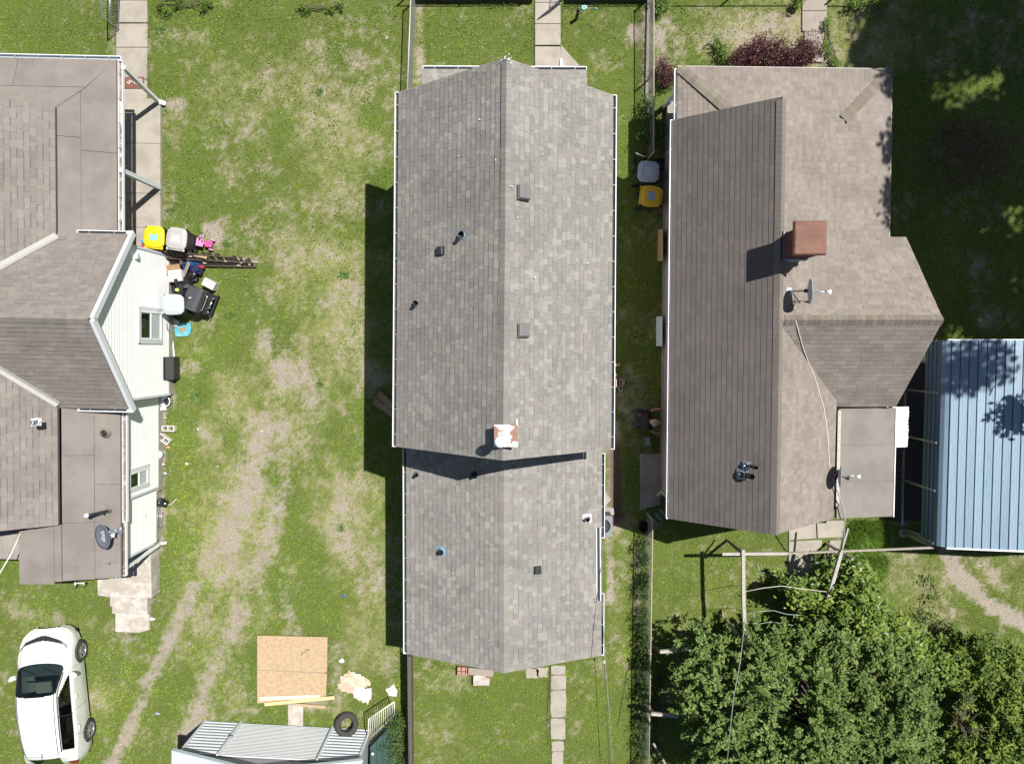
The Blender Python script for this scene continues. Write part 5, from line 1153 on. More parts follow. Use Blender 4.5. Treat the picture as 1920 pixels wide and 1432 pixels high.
for s in (-1, 1):
    b = MB(); b.tube([(s*.80,.83,.97),(s*.93,.80,1.0)], .03, 8); b.tube([(s*.86,.90,1.02),(s*.95,.86,1.03),(s*1.04,.80,1.02),(s*1.08,.76,1.0)], [.05,.085,.075,.02], 12); b.build('mirror', CARW, car, local=True)
    for y in (.05, -.95): p = car_point(y, s*5.15); b = MB(); b.tube([p+V3(s*.012,-.10,0), p+V3(s*.04,0,.0), p+V3(s*.012,.10,0)], .014, 6); b.build('door_handle', CARW, car, local=True)
    for y0_ in (1.0, -.32, -1.05):
        b = MB()
        for q in range(10):
            a, c = car_point(y0_-.02*q*(1 if y0_ < -.5 else 0), s*(4.05+q*.24)), car_point(y0_-.02*(q+1)*(1 if y0_ < -.5 else 0), s*(4.05+(q+1)*.24)); b.beam(a+V3(s*.002,0,.001), c+V3(s*.002,0,.001), .013, .004)
        b.build('panel_gap', DARKM, car, local=True)
    b = MB(); pts = [car_point(y, s*3.05)+V3(s*.004,0,.004) for y in np.linspace(.98, -1.45, 20)]; b.tube(pts, .016, 5); b.build('window_trim', DARKM, car, local=True)
b = MB(); p = car_point(-.32, 3.5); b.beam(car_point(-.30, 3.1)+V3(.006,0,.006), car_point(-.42, 3.95)+V3(.006,0,.004), .05, .008); b.build('door_pillar', BLACK, car, local=True)
b = MB(); b.tube([car_point(-1.42,.2)+V3(0,0,.01), car_point(-1.42,.2)+V3(.02,-.16,.10)], .006, 6); b.lathe([(.02,0),(.012,.03),(.001,.035)], 8, car_point(-1.42,.2)); b.build('antenna', BLACK, car, local=True)
b = MB(); pts = [car_point(-1.52,s)+V3(0,0,.002) for s in np.linspace(-2.9,2.9,20)]; b.tube(pts, .005, 4); b.build('panel_gap', DARKM, car, local=True)
b = MB(); pts = [car_point(1.27-.20*(s/3)**2-.14*max(0,abs(s)-2.2)**2, s)+V3(0,.0,.004) for s in np.linspace(-2.85,2.85,24)]; b.tube(pts, .022, 5); b.build('cowl', BLACK, car, local=True)
b = MB()
for x0_, x1_ in ((-.62,-.1),(.05,.55)): a, c = car_point(1.16,x0_*3.2), car_point(.98,x1_*3.2); b.beam(a+V3(0,0,.02), c+V3(0,0,.03), .015, .012)
b.build('wiper', BLACK, car, local=True)

# ---------------------------------------------------------------- wheelie bins
BINB = mat('bin_body', (.03,.03,.035), rough=.6); YLID = mat('yellow_lid', (.72,.54,.015), rough=.45, noise=.04); GLID = mat('grey_lid', (.40,.40,.39), rough=.5, noise=.04); BLAB = mat('blue_label', (.10,.42,.68), rough=.5); WLAB = mat('white_label', (.62,.64,.66), rough=.5)
GLID2 = mat('blue_grey_lid', (.36,.42,.50), rough=.5)
def bin_(px, py, rot, lid, lab, ink, label, body=BINB, h=1.02, w=.60, d=.62, tilt=0):
    """lid centre pixel; +y local is the hinge side"""
    p = W(px, py, h); t = thing('wheelie_bin', label, 'bin', (p.x, p.y, 0), math.radians(rot), 'wheelie bins')
    b = MB(); k = .80; vs = [(sx*w/2*f, sy*d/2*f, z) for f, z in ((k*.9,.06),(.95,h-.10),(1.0,h-.09),(1.0,h-.03)) for sx, sy in ((-1,-1),(1,-1),(1,1),(-1,1))]
    b.add(vs, [(3,2,1,0)]+[(i+4*m, (i+1)%4+4*m, (i+1)%4+4*m+4, i+4*m+4) for m in range(3) for i in range(4)]); b.build('body', body, t, local=True, bevel=.03)
    b = MB(); W2, D2 = w*1.06, d*1.06; vs = []
    for f, z in ((1.0,h-.035),(1.02,h-.01),(.97,h+.02),(.62,h+.048)):
        for a in range(20):
            an = 2*math.pi*a/20; c, s = math.cos(an), math.sin(an); sq = (abs(c)**5+abs(s)**5)**(-1/5); vs.append((c*sq*W2/2*f*(1-.07*(s < 0)*abs(s)), s*sq*D2/2*f, z))
    fs = [(m*20+a, m*20+(a+1)%20, m*20+20+(a+1)%20, m*20+20+a) for m in range(3) for a in range(20)] + [tuple(range(60,80)), tuple(reversed(range(20)))]
    b.add(vs, fs, smooth=False); lo = b.build('lid', lid, t, local=True, bevel=.012)
    b = MB(); b.box((0,-D2*.34,h+.040),(W2*.62,.025,.02)); b.build('lid_rib', lid, t, local=True, bevel=.006)
    b = MB(); b.tube([(-w*.46,d*.57,h-.02),(w*.46,d*.57,h-.02)], .018, 8); b.box((-w*.42,d*.54,h-.01),(.05,.09,.04)); b.box((w*.42,d*.54,h-.01),(.05,.09,.04)); b.build('handle', lid if lid is not GLID2 else BINB, t, local=True)
    for s in (-1, 1): b = MB(); R = Matrix.Rotation(math.pi/2, 3, 'Y'); b.lathe([(.001,-.03),(.10,-.03),(.12,-.01),(.12,.01),(.10,.03),(.001,.03)], 16, (s*w*.38, d*.42, .12), R); b.build('wheel', BLACK, t, local=True)
    if lab is not None:
        b = MB(); b.box((0,.02,h+.0515),(w*.40,d*.30,.005)); l = b.build('sticker', lab, t, local=True)
        b = MB(); rr = random.Random(px)
        for r in range(4):
            x = -w*.17
            while x < w*.15: L = rr.uniform(.012,.05); b.box((x+L/2, .02+d*(.10-.062*r), h+.0548),(L, .014, .002)); x += L+.012
        b.build('print', ink, l, local=True)
    return t
bin_(289,444,176,YLID,BLAB,WLAB,'wheelie bin with a bright yellow lid by the left porch')
bin_(331,447,172,GLID,WLAB,mat('ink', (.10,.12,.14), rough=.6),'wheelie bin with a pale grey lid right of the yellow lidded one')
bin_(325,571,90,mat('pale_lid', (.42,.46,.48), rough=.45, noise=.04),None,None,'bin with a plain pale lid against the white wall, below the trash heap')
bin_(1216,322,86,GLID2,WLAB,mat('blue_ink', (.08,.25,.50), rough=.6),'wheelie bin with a blue grey lid in the shade by the pink wall')
bin_(1222,368,84,mat('yellow_lid_old', (.62,.42,.03), rough=.5, noise=.05),mat('blue_label2', (.10,.30,.62), rough=.5),WLAB,'wheelie bin with a dull yellow lid in the shade by the pink wall')

# ---------------------------------------------------------------- trash heap by the white wall
def blobby(name, c, r, m, label, cat, seed=0, group=None, fl=.7, n=3, amp=.35):
    import bmesh
    bm = bmesh.new(); bmesh.ops.create_icosphere(bm, subdivisions=n, radius=1); rr = random.Random(seed)
    off = rr.random()*50
    for v in bm.verts:
        q = v.co.copy(); f = 1+amp*(float(vnoise(np.array([q.x*2.2+off]), np.array([q.y*2.2+q.z*1.7]), seed)[0])-.5)*2 + amp*.4*(float(vnoise(np.array([q.x*6+off]), np.array([q.y*6+q.z*4]), seed+5)[0])-.5)*2
        v.co = Vector((q.x*r[0], q.y*r[1], max(q.z, -.55)*r[2]*fl))*f
    mz = min(v.co.z for v in bm.verts); me = bpy.data.meshes.new(name); bm.to_mesh(me); bm.free(); me.materials.append(m)
    o = bpy.data.objects.new(name, me); COL.objects.link(o); o.location = (c[0], c[1], c[2]-mz); WM[o.name] = Matrix.Translation(o.location)
    return tag(o, label, cat, group)
BAG = mat('bin_bag', (.014,.014,.017), rough=.28, spec=.6); BAGB = mat('blue_bag', (.02,.05,.16), rough=.3); BAGN = mat('navy_cloth', (.015,.02,.07), rough=.7)
blobby('trash_bag', W(350,536,0), (.30,.34,.40), BAG, 'large black bin bag in the middle of the trash heap', 'bag', 1, 'bags in the trash heap')
blobby('trash_bag', W(362,514,0), (.22,.24,.26), BAG, 'smaller black bin bag near the white printed box', 'bag', 2, 'bags in the trash heap')
blobby('trash_bag', W(338,545,0), (.20,.18,.26), BAG, 'black bin bag next to the pale lidded bin', 'bag', 3, 'bags in the trash heap')
blobby('trash_bag', W(362,497,0), (.26,.20,.30), BAGB, 'blue plastic bag under the dark pallet fence', 'bag', 4, 'bags in the trash heap')
blobby('trash_bag', W(374,508,.08), (.18,.14,.22), BAGN, 'navy bag with pale spots in the trash heap', 'bag', 5, 'bags in the trash heap')
blobby('trash_bag', W(307,940,0), (.16,.16,.26), BAG, 'small shiny black bag against the foot of the white wall', 'bag', 6)
def carton(px, py, h, sx, sy, rot, m, label, open_=False, z0=0, cat='box', lid=None, marks=None):
    p = W(px, py, z0+h); t = thing('box' if not open_ else 'open_box', label, cat, (p.x, p.y, z0), math.radians(rot), 'boxes in the trash heap')
    b = MB()
    if not open_: b.box((0,0,h/2),(sx,sy,h)); b.build('carton', m, t, local=True, bevel=.006)
    else:
        for x, y, a, c in ((-sx/2,0,.012,sy),(sx/2,0,.012,sy),(0,-sy/2,sx-.012,.012),(0,sy/2,sx-.012,.012)): b.box((x,y,h/2),(a,c,h))
        b.box((0,0,.01),(sx-.02,sy-.02,.012)); b.build('carton', m, t, local=True)
        for s in (-1, 1): b = MB(); b.box((s*(sx/2+.07),0,h-.02),(.16,sy*.95,.008), M=Matrix.Rotation(s*.5,3,'Y')); b.build('flap', m, t, local=True)
    if marks:
        b = MB(); rr = random.Random(px)
        for r, (n, y) in enumerate(marks):
            for k in range(n): b.box((-sx*.38+k*sx*.8/n, y*sy, h+.002),(sx*.05, sy*rr.uniform(.03,.09), .002))
        b.build('print', mat('ink', (.10,.12,.14)), t, local=True)
    return t
WBOX = mat('white_card', (.52,.51,.50), rough=.6, noise=.04)
carton(391,532,.35,.40,.26,-28,WBOX,'white box with dark print above the black barbecue',marks=((7,.30),(5,.14),(3,-.30)))
carton(328,517,.50,.42,.36,6,WBOX,'white papered box on top of the trash heap beside the wall',marks=((3,.2),))
carton(312,510,.42,.16,.20,35,CARD2,'small brown carton tipped against the white papered box')
carton(330,530,.22,.36,.30,-15,CARD2,'open brown carton below the white papered box',open_=True)
carton(319,546,.20,.26,.34,12,CARD,'torn open carton beside the pale lidded bin',open_=True)
BRN = mat('brown_panel', (.20,.15,.105), rough=.8, noise=.2, nscale=10)
t = thing('open_box', 'long brown open carton under the left end of the dark pallet fence', 'box', W(325,494,0), math.radians(8), 'boxes in the trash heap')
b = MB(); b.box((0,.13,.28),(.85,.02,.5)); b.box((0,-.13,.22),(.85,.02,.4)); b.box((-.42,0,.22),(.02,.26,.4)); b.box((.42,0,.22),(.02,.26,.4)); b.box((0,0,.05),(.8,.24,.02)); b.build('carton', BRN, t, local=True)
b = MB(); b.box((0,-.22,.46),(.8,.2,.012), M=Matrix.Rotation(.35,3,'X')); b.build('flap', CARD2, t, local=True)
b = MB(); p = W(334,544,.35); b.lathe([(.055,0),(.055,.10),(.02,.105),(.001,.105)], 14, p); single(b, 'spray_can', mat('lime_cap', (.42,.72,.12), rough=.4), 'lime green can cap on the black bags', 'can')
b = MB(); b.slab3([W(352,489,.55),W(357,494,.6),W(346,520,.35),W(342,515,.3)], .02); single(b, 'board', WOOD, 'narrow grey board stuck upright between the blue bag and the white box', 'board')
b = MB(); b.box(W(378,500,.2), (.20,.08,.10), rz=-.3); single(b, 'red_carton', mat('red_card', (.30,.02,.03), rough=.6), 'small red carton next to the blue bag', 'carton')
# barbecue
bq = thing('barbecue', 'black gas barbecue with bright handles at the edge of the trash heap', 'barbecue', W(384,564,0), math.radians(-22))
BQM = mat('bbq_lid', (.075,.08,.09), rough=.38, metal=.3)
b = MB(); b.lathe([(.001,0)],1) if False else None
hp = [(-.30,.55),(-.32,.70),(-.26,.86),(-.10,.93),(.10,.93),(.22,.88),(.27,.70),(.27,.55)]; vs = [(x, y, z) for y in (-.36,.36) for x, z in hp]; m_ = len(hp)
b.add(vs, [tuple(reversed(range(m_))), tuple(range(m_,2*m_))]+[(k,k+1,k+1+m_,k+m_) for k in range(m_-1)]); b.build('hood', BQM, bq, local=True, bevel=.015)
b = MB(); b.tube([(.28,-.24,.78),(.35,-.24,.78),(.36,-.20,.78),(.36,.20,.78),(.35,.24,.78),(.28,.24,.78)], .013, 8); b.build('handle', mat('chrome', (.75,.72,.65), rough=.2, metal=.8), bq, local=True)
b = MB(); b.tube([(.40,-.10,.62),(.47,-.10,.62),(.48,.12,.62),(.40,.12,.62)], .012, 8); b.build('handle', MATS['chrome'], bq, local=True)
b = MB(); b.box((0,0,.50),(.60,.70,.10)); b.box((.36,0,.55),(.20,.66,.05)); b.build('firebox', BLACK, bq, local=True)
b = MB(); 
for x, y in ((-.26,-.30),(.42,-.30),(.42,.30),(-.26,.30)): b.box((x,y,.24),(.04,.04,.48))
b.box((.50,0,.40),(.03,.80,.03)); b.box((.08,0,.10),(.66,.60,.03)); b.build('cart', DARKM, bq, local=True)
for k in range(4): b = MB(); b.lathe([(.025,0),(.022,.03),(.001,.03)], 10, (.46,-.24+k*.15,.57), Matrix.Rotation(math.pi/2,3,'Y')); b.build('knob', GALV, bq, local=True)
b = MB(); b.box((-.08,0,.9345),(.05,.03,.003)); b.box((-.04,.02,.9345),(.03,.03,.003)); b.build('badge', WLAB, bq, local=True)
# dark pallet fence
pf = thing('slatted_fence', 'dark broken slatted wooden panel leaning above the trash heap', 'fence panel', W(380,480,0))
pa, pb_ = W(272,472,.62), W(482,490,.05); ra, rb_ = W(286,486,1.0), W(480,494,.10)
def pl(u, v):
    a = W(298,500,.05).lerp(W(486,502,.03), u); c = W(258,462,.98).lerp(W(474,482,.30), u); return a.lerp(c, v)
for k in range(27):
    u = .01+k*.036; lean = random.uniform(-.012,.012); v1 = random.uniform(.82,1.05) if u < .75 else random.uniform(.6,1.0)
    b = MB(); a, c = pl(u, -.05+random.uniform(0,.08)), pl(u+lean, v1); b.beam(a, c, .095, .018, up=V3(0,1,0)); b.build('slat', WOODD, pf)
for v in (.15,.52,.88): b = MB(); b.beam(pl(.0,v)+V3(0,-.03,0), pl(.98 if v < .6 else .8,v)+V3(0,-.03,0), .07, .03, up=V3(0,1,0)); b.build('rail', WOODD, pf)
for u, v, L in ((.1,.2,.10),(.50,.3,.11),(.82,.2,.12),(.86,.45,.09),(.72,.5,.08),(.93,.3,.07),(.42,.7,.1)):
    b = MB(); b.box(pl(u,v)+V3(0,-.02,.05), (L,.05,.02), rz=-.2); b.build('broken_end', WOOD, pf)
b = MB(); b.beam(W(363,478,.55), W(388,483,.5), .08, .03); single(b, 'timber', mat('tan_timber', (.38,.27,.17), rough=.8, noise=.15), 'tan broken timber lying across the dark slatted panel', 'timber')
b = MB(); b.slab3([W(445,482,.12), W(482,490,.06), W(484,494,.06), W(440,487,.12)], .02); single(b, 'board', WOOD, 'grey board at the right tip of the dark slatted panel', 'board')
# tricycle
PNK = mat('pink_plastic', (.60,.26,.46), rough=.45); PNK2 = mat('hot_pink', (.70,.08,.28), rough=.45); LIL = mat('lilac', (.45,.30,.60), rough=.5)
tr = thing('tricycle', 'small pink plastic tricycle beside the grey lidded bin', 'tricycle', W(388,458,0), math.radians(-12)); R = Matrix.Rotation(math.pi/2, 3, 'X')
b = MB(); b.lathe([(.001,-.03),(.10,-.03),(.115,0),(.10,.03),(.001,.03)], 16, (-.20,0,.115), R); b.build('front_wheel', PNK, tr, local=True)
b = MB(); b.box((-.10,0,.30),(.24,.26,.03)); b.build('seat', PNK, tr, local=True, bevel=.02)
for y in (-.15,.15): b = MB(); b.lathe([(.001,-.025),(.075,-.025),(.085,0),(.075,.025),(.001,.025)], 14, (.20,y,.085), R); b.build('rear_wheel', PNK, tr, local=True)
b = MB(); b.tube([(-.2,0,.14),(-.14,0,.32),(.2,0,.16)], .02, 8); b.tube([(.2,-.15,.09),(.2,.15,.09)], .018, 8); b.tube([(-.02,.02,.34),(.02,.26,.42)], .02, 8); b.build('frame', PNK, tr, local=True)
b = MB(); b.box((.14,0,.20),(.22,.20,.08)); b.build('tray', PNK2, tr, local=True, bevel=.02); b = MB(); b.tube([(-.10,.10,.40),(-.04,.22,.44)], .022, 8); b.build('grip', LIL, tr, local=True)
REDP = mat('red_plastic', (.65,.05,.03), rough=.4)
b = MB(); b.slab3([W(256,463,.25),W(262,463,.3),W(274,474,.3),W(256,470,.25)], .06); b.tube([W(262,466,.4),W(268,460,.42),W(274,462,.42),W(272,468,.4)], .035, 8); single(b, 'toy_car', REDP, 'red plastic toy wedged between the yellow lidded bin and the wall', 'toy')
b = MB(); b.lathe([(.06,0),(.07,.01),(.07,.05),(.001,.05)], 12, W(270,453,.3)); single(b, 'blue_ball', mat('blue_toy', (.10,.35,.70), rough=.4), 'small blue and white toy left of the yellow lidded bin', 'toy')
b = MB(); b.box(W(234,222,.6), (.12,.12,.9)); b = MB(); p = W(233,219,1.0); b.box(p, (.09,.16,.10)); b.tube([p, p+V3(-.05,-.1,.1)], .03, 8); single(b, 'porch_light', mat('dull_lamp', (.22,.22,.22), rough=.5), 'small grey wall lamp under the left porch roof edge', 'lamp')
# things along the foot of the white wall
b = MB(); Pm = irregular(329,605,359,631,n=10,j=1.0); b.prism(Pm, .02, .05); cm_ = thing('floor_mat', 'round edged cyan plastic mat with a brown patch near the white wall', 'mat', W(344,618,0)); b.build('mat', mat('cyan_plastic', (.07,.34,.44), rough=.7, noise=.2, nscale=14, col2=(.20,.42,.46), c2scale=8), cm_)
b = MB(); Pm = irregular(338,613,349,622,n=8,j=.8); b.prism(Pm, .052, .056); b.build('patch', CARD2, cm_)
b = MB(); b.tube([W(322,628,.05), W(327,672,.05)], .03, 8); single(b, 'drain_pipe', WHITE, 'white plastic pipe lying along the foot of the white gable wall', 'pipe')
cr = carton(325,604,.12,.30,.22,-25,WBOX,'flat white box lid between the pale lidded bin and the cyan mat')
b = MB()
for a, c in (((313,604),(313,616)),((313,616),(318,620)),((306,560),(306,574)),((306,574),(309,574)),((306,560),(310,560)),((308,590),(311,590))): b.tube([W(*a,.5), W(*c,.5)], .010, 6)
single(b, 'wire_rack', DARKM, 'thin dark wire rack behind the pale lidded bin', 'rack')
wl_ = thing('window_well_cover', 'black square cover box fixed at the foot of the white gable wall', 'cover box', W(312,692,0))
q = [W(325,670,.1), W(329,714,.1), W(296,712,.62), W(294,669,.62)]
b = MB(); x0, x1, ya, yb = -11.02, W(328,690,.35).x, W(310,669,.5).y, W(310,712,.5).y
b.add([(x0,ya,0),(x0,yb,0),(x1,yb,0),(x1,ya,0),(x0,ya,.60),(x0,yb,.60),(x1,yb,.42),(x1,ya,.42)], [(0,3,2,1),(4,5,6,7),(0,1,5,4),(1,2,6,5),(2,3,7,6),(3,0,4,7)]); b.build('cover', mat('black_cover', (.028,.03,.031), rough=.5, noise=.15, nscale=20), wl_, bevel=.01)
b = MB(); b.box((x0+.02,(ya+yb)/2,.63),(.05,ya-yb,.05)); b.build('flange', BLACK, wl_)
CMU = mat('cinder_block', (.60,.58,.54), rough=.95, noise=.12, nscale=20)
def cmu(px, py, rot, m, label, z=0, L=.40, w=.20, h=.19, grp='concrete blocks along the white wall'):
    p = W(px, py, z+h*.5); t = thing('concrete_block', label, 'block', (p.x, p.y, z), math.radians(rot), grp); b = MB()
    for y in (-w/2+.015, w/2-.015): b.box((0,y,h/2),(L,.03,h))
    for x in (-L/2+.016, 0, L/2-.016): b.box((x,0,h/2),(.032,w-.06,h))
    b.build('block', m, t, local=True, bevel=.006); return t
cmu(317,803,-2,CMU,'white two holed concrete block lying square to the wall, upper of two', w=.19)
cmu(309,823,-38,CMU,'white two holed concrete block lying at an angle, lower of two')
t = thing('broken_basin', 'broken white basin with a dark hollow at the foot of the white wall', 'basin', W(310,757,0)); b = MB(); b.lathe([(.10,0),(.16,.05),(.18,.16),(.15,.16),(.13,.08),(.001,.05)], 16, W(313,752,0)); b.build('bowl', WHITE, t); b = MB(); b.box(W(306,766,.08), (.20,.12,.14)); b.build('base', WHITE, t, bevel=.02); b = MB(); b.lathe([(.12,.0),(.001,.0)], 12, W(314,753,.13)); b.build('hollow', INNER, t)
t = thing('bucket', 'white plastic bucket at the foot of the white wall', 'bucket', W(304,850,0)); b = MB(); p = W(304,850,0); b.lathe([(.10,0),(.125,.24),(.135,.25),(.12,.26),(.001,.25)], 18, p); b.build('pail', WHITE, t)
b = MB(); b.box(p+V3(.0,.0,.264), (.10,.03,.012)); b.build('grip', WLAB, t)
for px, py, m, s, l, nm, ct in ((315,838,mat('orange_stone', (.48,.30,.18), rough=.9),(.13,.09,.07),'orange brown stone between the white block and the bucket','stone','stone'),(306,870,WLAB,(.09,.06,.04),'crumpled white paper just below the white bucket','crumpled_paper','litter'),(310,887,mat('dull_blue', (.35,.45,.50)),(.12,.08,.05),'crumpled grey blue plastic near the wall window','crumpled_plastic','litter'),
    (310,879,CARD2,(.07,.04,.03),'small tan scrap beside the grey blue plastic','scrap','litter'),(351,869,WLAB,(.10,.07,.05),'crumpled white wrapper out on the grass','wrapper','litter'),(303,1020,mat('blue_can', (.10,.2,.55), rough=.3),(.08,.05,.05),'small blue can by the rear white wall','drink_can','litter'),
    (295,1337,mat('blue_white', (.35,.40,.75), rough=.4),(.11,.06,.04),'blue and white wrapper on the wheel track','wrapper','litter'),(645,1116,mat('blue_dark', (.05,.12,.28), rough=.4),(.10,.10,.06),'small dark blue object on the grass near the house shadow','bottle','litter'),
    (285,1160,WLAB,(.16,.10,.03),'torn white plastic right of the back steps','torn_plastic','litter'),(270,41,WLAB,(.11,.09,.03),'white paper cup lid on the front path','cup_lid','litter'),(725,72,WLAB,(.05,.05,.03),'small white pebble near the upper left fence','pebble','stone'),(1096,14,mat('aqua', (.30,.62,.60), rough=.4),(.16,.13,.08),'crumpled aqua cup by the front fence of the middle house','crushed_cup','litter'),
    (1117,16,BLAB,(.09,.04,.03),'small flat blue scrap right of the aqua cup','scrap','litter'),(640,1238,WLAB,(.16,.12,.02),'patch of white powder by the right corner of the tan boards','powder','litter'),(371,804,WLAB,(.06,.05,.02),'white scrap in the grass right of the upper concrete block','scrap','litter'),
    (375,842,CARD2,(.05,.05,.03),'brown scrap in the grass right of the bucket','scrap','litter'),(408,874,WLAB,(.05,.03,.02),'tiny white scrap right of the crumpled white wrapper','scrap','litter'),(490,808,WLAB,(.08,.03,.02),'thin white stick on the bare track','stick','litter'),(310,783,WLAB,(.05,.04,.02),'white scrap below the broken basin','scrap','litter')):
    blobby(nm, W(px, py, .01), tuple(q*.55 for q in s), m, l, ct, seed=px, n=2, amp=.5)
b = MB(); b.tube([W(309,948,.1), W(323,944,.1), W(331,935,.05)], .012, 6); single(b, 'bent_stick', PALE, 'pale bent stick beside the small shiny black bag', 'stick')
b = MB()
for x in (296,300,303):
    b.tube([W(x,957,.4), W(x,990,.35)], .010, 5)
b.tube([W(295,960,.4), W(304,960,.4)], .01, 5); b.tube([W(295,985,.35), W(304,985,.35)], .01, 5); single(b, 'wire_trellis', GALV, 'pale wire frame leaning at the foot of the rear white wall', 'frame')
b = MB(); b.tube([W(141,1092,.6), W(141,1101,.2)], .025, 6); b.tube([W(157,1092,.6), W(157,1099,.3)], .02, 6); b.tube([W(141,1093,.6), W(157,1093,.6)], .02, 6); single(b, 'hand_rail', WHITE, 'short white rail poking out under the rear left roof edge', 'rail')
cable('power_cable', [W(38,1000,2.95), W(20,1040,3.2), W(-10,1090,3.6)], .018, CABW, 'white cable running off the rear corner of the left house')
# ---------------------------------------------------------------- fences
WIRE = mat('fence_wire', (.30,.30,.29), rough=.6, metal=.3)
def chain_fence(pts, h, label, rail_m, rail=True, posts=2.4, name='chain_link_fence', mesh=True):
    t = thing(name, label, 'fence', (pts[0][0], pts[0][1], 0))
    for (x0, y0), (x1, y1) in zip(pts[:-1], pts[1:]):
        a, c = V3(x0,y0,0), V3(x1,y1,0); L = (c-a).length; d = (c-a).normalized(); n = max(1, round(L/posts))
        for i in range(n+1): p = a + d*(L*i/n); b = MB(); b.tube([p, p+V3(0,0,h+.03)], .028, 8); b.build('post', rail_m, t)
        if rail: b = MB(); b.tube([a+V3(0,0,h), c+V3(0,0,h)], .019, 8); b.build('top_rail', rail_m, t)
        if mesh:
            V = []; Fq = []; s = .075; k = -h
            while k < L:
                for sg in (1, -1):
                    u0, u1 = (k, k+h) if sg == 1 else (k+h, k); z0, z1 = 0.02, h
                    def cl(u0, z0, u1, z1):
                        o = []
                        for u, z, uu, zz in ((u0,z0,u1,z1),(u1,z1,u0,z0)):
                            if u < 0: f = (0-u)/(uu-u); u, z = 0, z+(zz-z)*f
                            if u > L: f = (L-u)/(uu-u); u, z = L, z+(zz-z)*f
                            o.append((u, z))
                        return o
                    if max(u0,u1) < 0 or min(u0,u1) > L: continue
                    (ua, za), (ub, zb) = cl(u0, z0, u1, z1); p, q = a+d*ua+V3(0,0,za), a+d*ub+V3(0,0,zb); e = (q-p).normalized(); nn = V3(-d.y, d.x, 0); o_ = e.cross(nn)*.0022; i0 = len(V)
                    V += [p+o_, p-o_*.5+nn*.0022, p-o_*.5-nn*.0022, q+o_, q-o_*.5+nn*.0022, q-o_*.5-nn*.0022]; Fq += [(i0,i0+1,i0+4,i0+3),(i0+1,i0+2,i0+5,i0+4),(i0+2,i0,i0+3,i0+5)]
                k += s
            b = MB(); b.add(V, Fq); b.build('wire_mesh', WIRE, t, kind='stuff')
    return t
PALER = mat('pale_rail', (.52,.51,.48), rough=.5, metal=.2); TANR = mat('tan_rail', (.38,.33,.24), rough=.7); RUSTR = mat('rusty_rail', (.10,.085,.075), rough=.8, noise=.3, nscale=30)
p0, p1 = W(771,-30,1.05), W(763,190,1.05); chain_fence([(p0.x,p0.y),(p1.x,p1.y)], 1.05, 'chain link fence with a pale rail left of the middle house front', PALER)
p0, p1 = W(764,1180,1.0), W(767,1470,1.0); chain_fence([(p0.x,p0.y),(p1.x,p1.y)], 1.0, 'chain link fence with a dull brown rail behind the middle house on its left', RUSTR)
b = MB(); a, c = W(765,1230,.99), W(767,1470,.99); b.beam(a+V3(.05,0,-.2), c+V3(.05,0,-.2), .10, .4); single(b, 'fence_curb', RUSTR, 'dark weathered board along the foot of the rear left fence', 'board')
p0, p1 = W(1226,-30,1.05), W(1226,285,1.05); chain_fence([(p0.x,p0.y),(p1.x,p1.y)], 1.05, 'chain link fence between the front yards of the middle and right houses', TANR)
p0, p1 = W(1224,975,1.05), W(1216,1470,1.05); chain_fence([(p0.x,p0.y),(p1.x,p1.y)], 1.05, 'chain link fence with a tan rail between the two back yards', TANR)
yf = 11.21
chain_fence([(-3.25,yf),(.62,yf)], 1.05, 'front chain link fence left of the middle gate', RUSTR, mesh=False); chain_fence([(1.75,yf),(4.4,yf)], 1.05, 'front chain link fence right of the middle gate', RUSTR, mesh=False)
chain_fence([(4.75,yf),(9.3,yf)], 1.05, 'front chain link fence left of the path to the right house', PALER, mesh=False); chain_fence([(10.3,yf),(18.5,yf)], 1.05, 'front chain link fence right of the path to the right house', PALER, mesh=False)
BLK = mat('dark_block', (.045,.05,.05), rough=.85, noise=.3, nscale=10)
for x0, x1, lab in ((-3.1,.65,'row of dark edging blocks along the front fence left of the middle path'),(1.70,4.25,'row of dark edging blocks along the front fence right of the middle path')):
    t = thing('edging_wall', lab, 'low wall', (x0, 11.05, 0)); x = x0
    while x < x1-.1: w_ = min(random.uniform(.55,.8), x1-x); b = MB(); b.box((x+w_/2, 11.06, .11),(w_-.015,.17,.22)); b.build('block', BLK, t, bevel=.01); x += w_
# front gate of the middle path, standing open, and left gate
gt = thing('wire_gate', 'open grey pipe gate at the top of the middle path', 'gate', W(1050,8,0)); a, c = W(1052,3,.15), W(1030,16,.15)
b = MB(); h = V3(0,0,.85); b.tube([a, c, c+h, a+h, a], .02, 8); b.build('frame', GALV, gt); b = MB()
for k in range(1, 8): b.tube([a.lerp(c, k/8), a.lerp(c, k/8)+h], .005, 4)
b.build('bars', WIRE, gt, kind='stuff')
gt = thing('wire_gate', 'open grey mesh gate left of the upper left path', 'gate', W(218,55,0)); a, c = W(222,55,.08), W(222,-25,.08)
b = MB(); h = V3(0,0,.95); b.tube([a, c, c+h, a+h, a], .02, 8); b.tube([a+h*.5, c+h*.5], .012, 6); b.build('frame', GALV, gt); b = MB()
for k in range(0, 16): q = k/15; b.tube([a.lerp(c, q), a.lerp(c, min(1, q+.45))+h*min(1, (1-q)/.45)], .005, 4); b.tube([a.lerp(c, q), a.lerp(c, max(0, q-.45))+h*min(1, q/.45)], .005, 4)
b.build('wire_mesh', WIRE, gt, kind='stuff')
b = MB(); p = W(205,55,0); b.tube([V3(-12.9,11.1,0),V3(-12.9,11.1,1.0)], .03, 8); 
b = MB(); a = W(1216,0,.04); c = W(1212,190,.04); b.beam(a, c, .09, .10); single(b, 'fence_curb', CONCG, 'grey concrete curb under the front fence between the yards', 'curb')
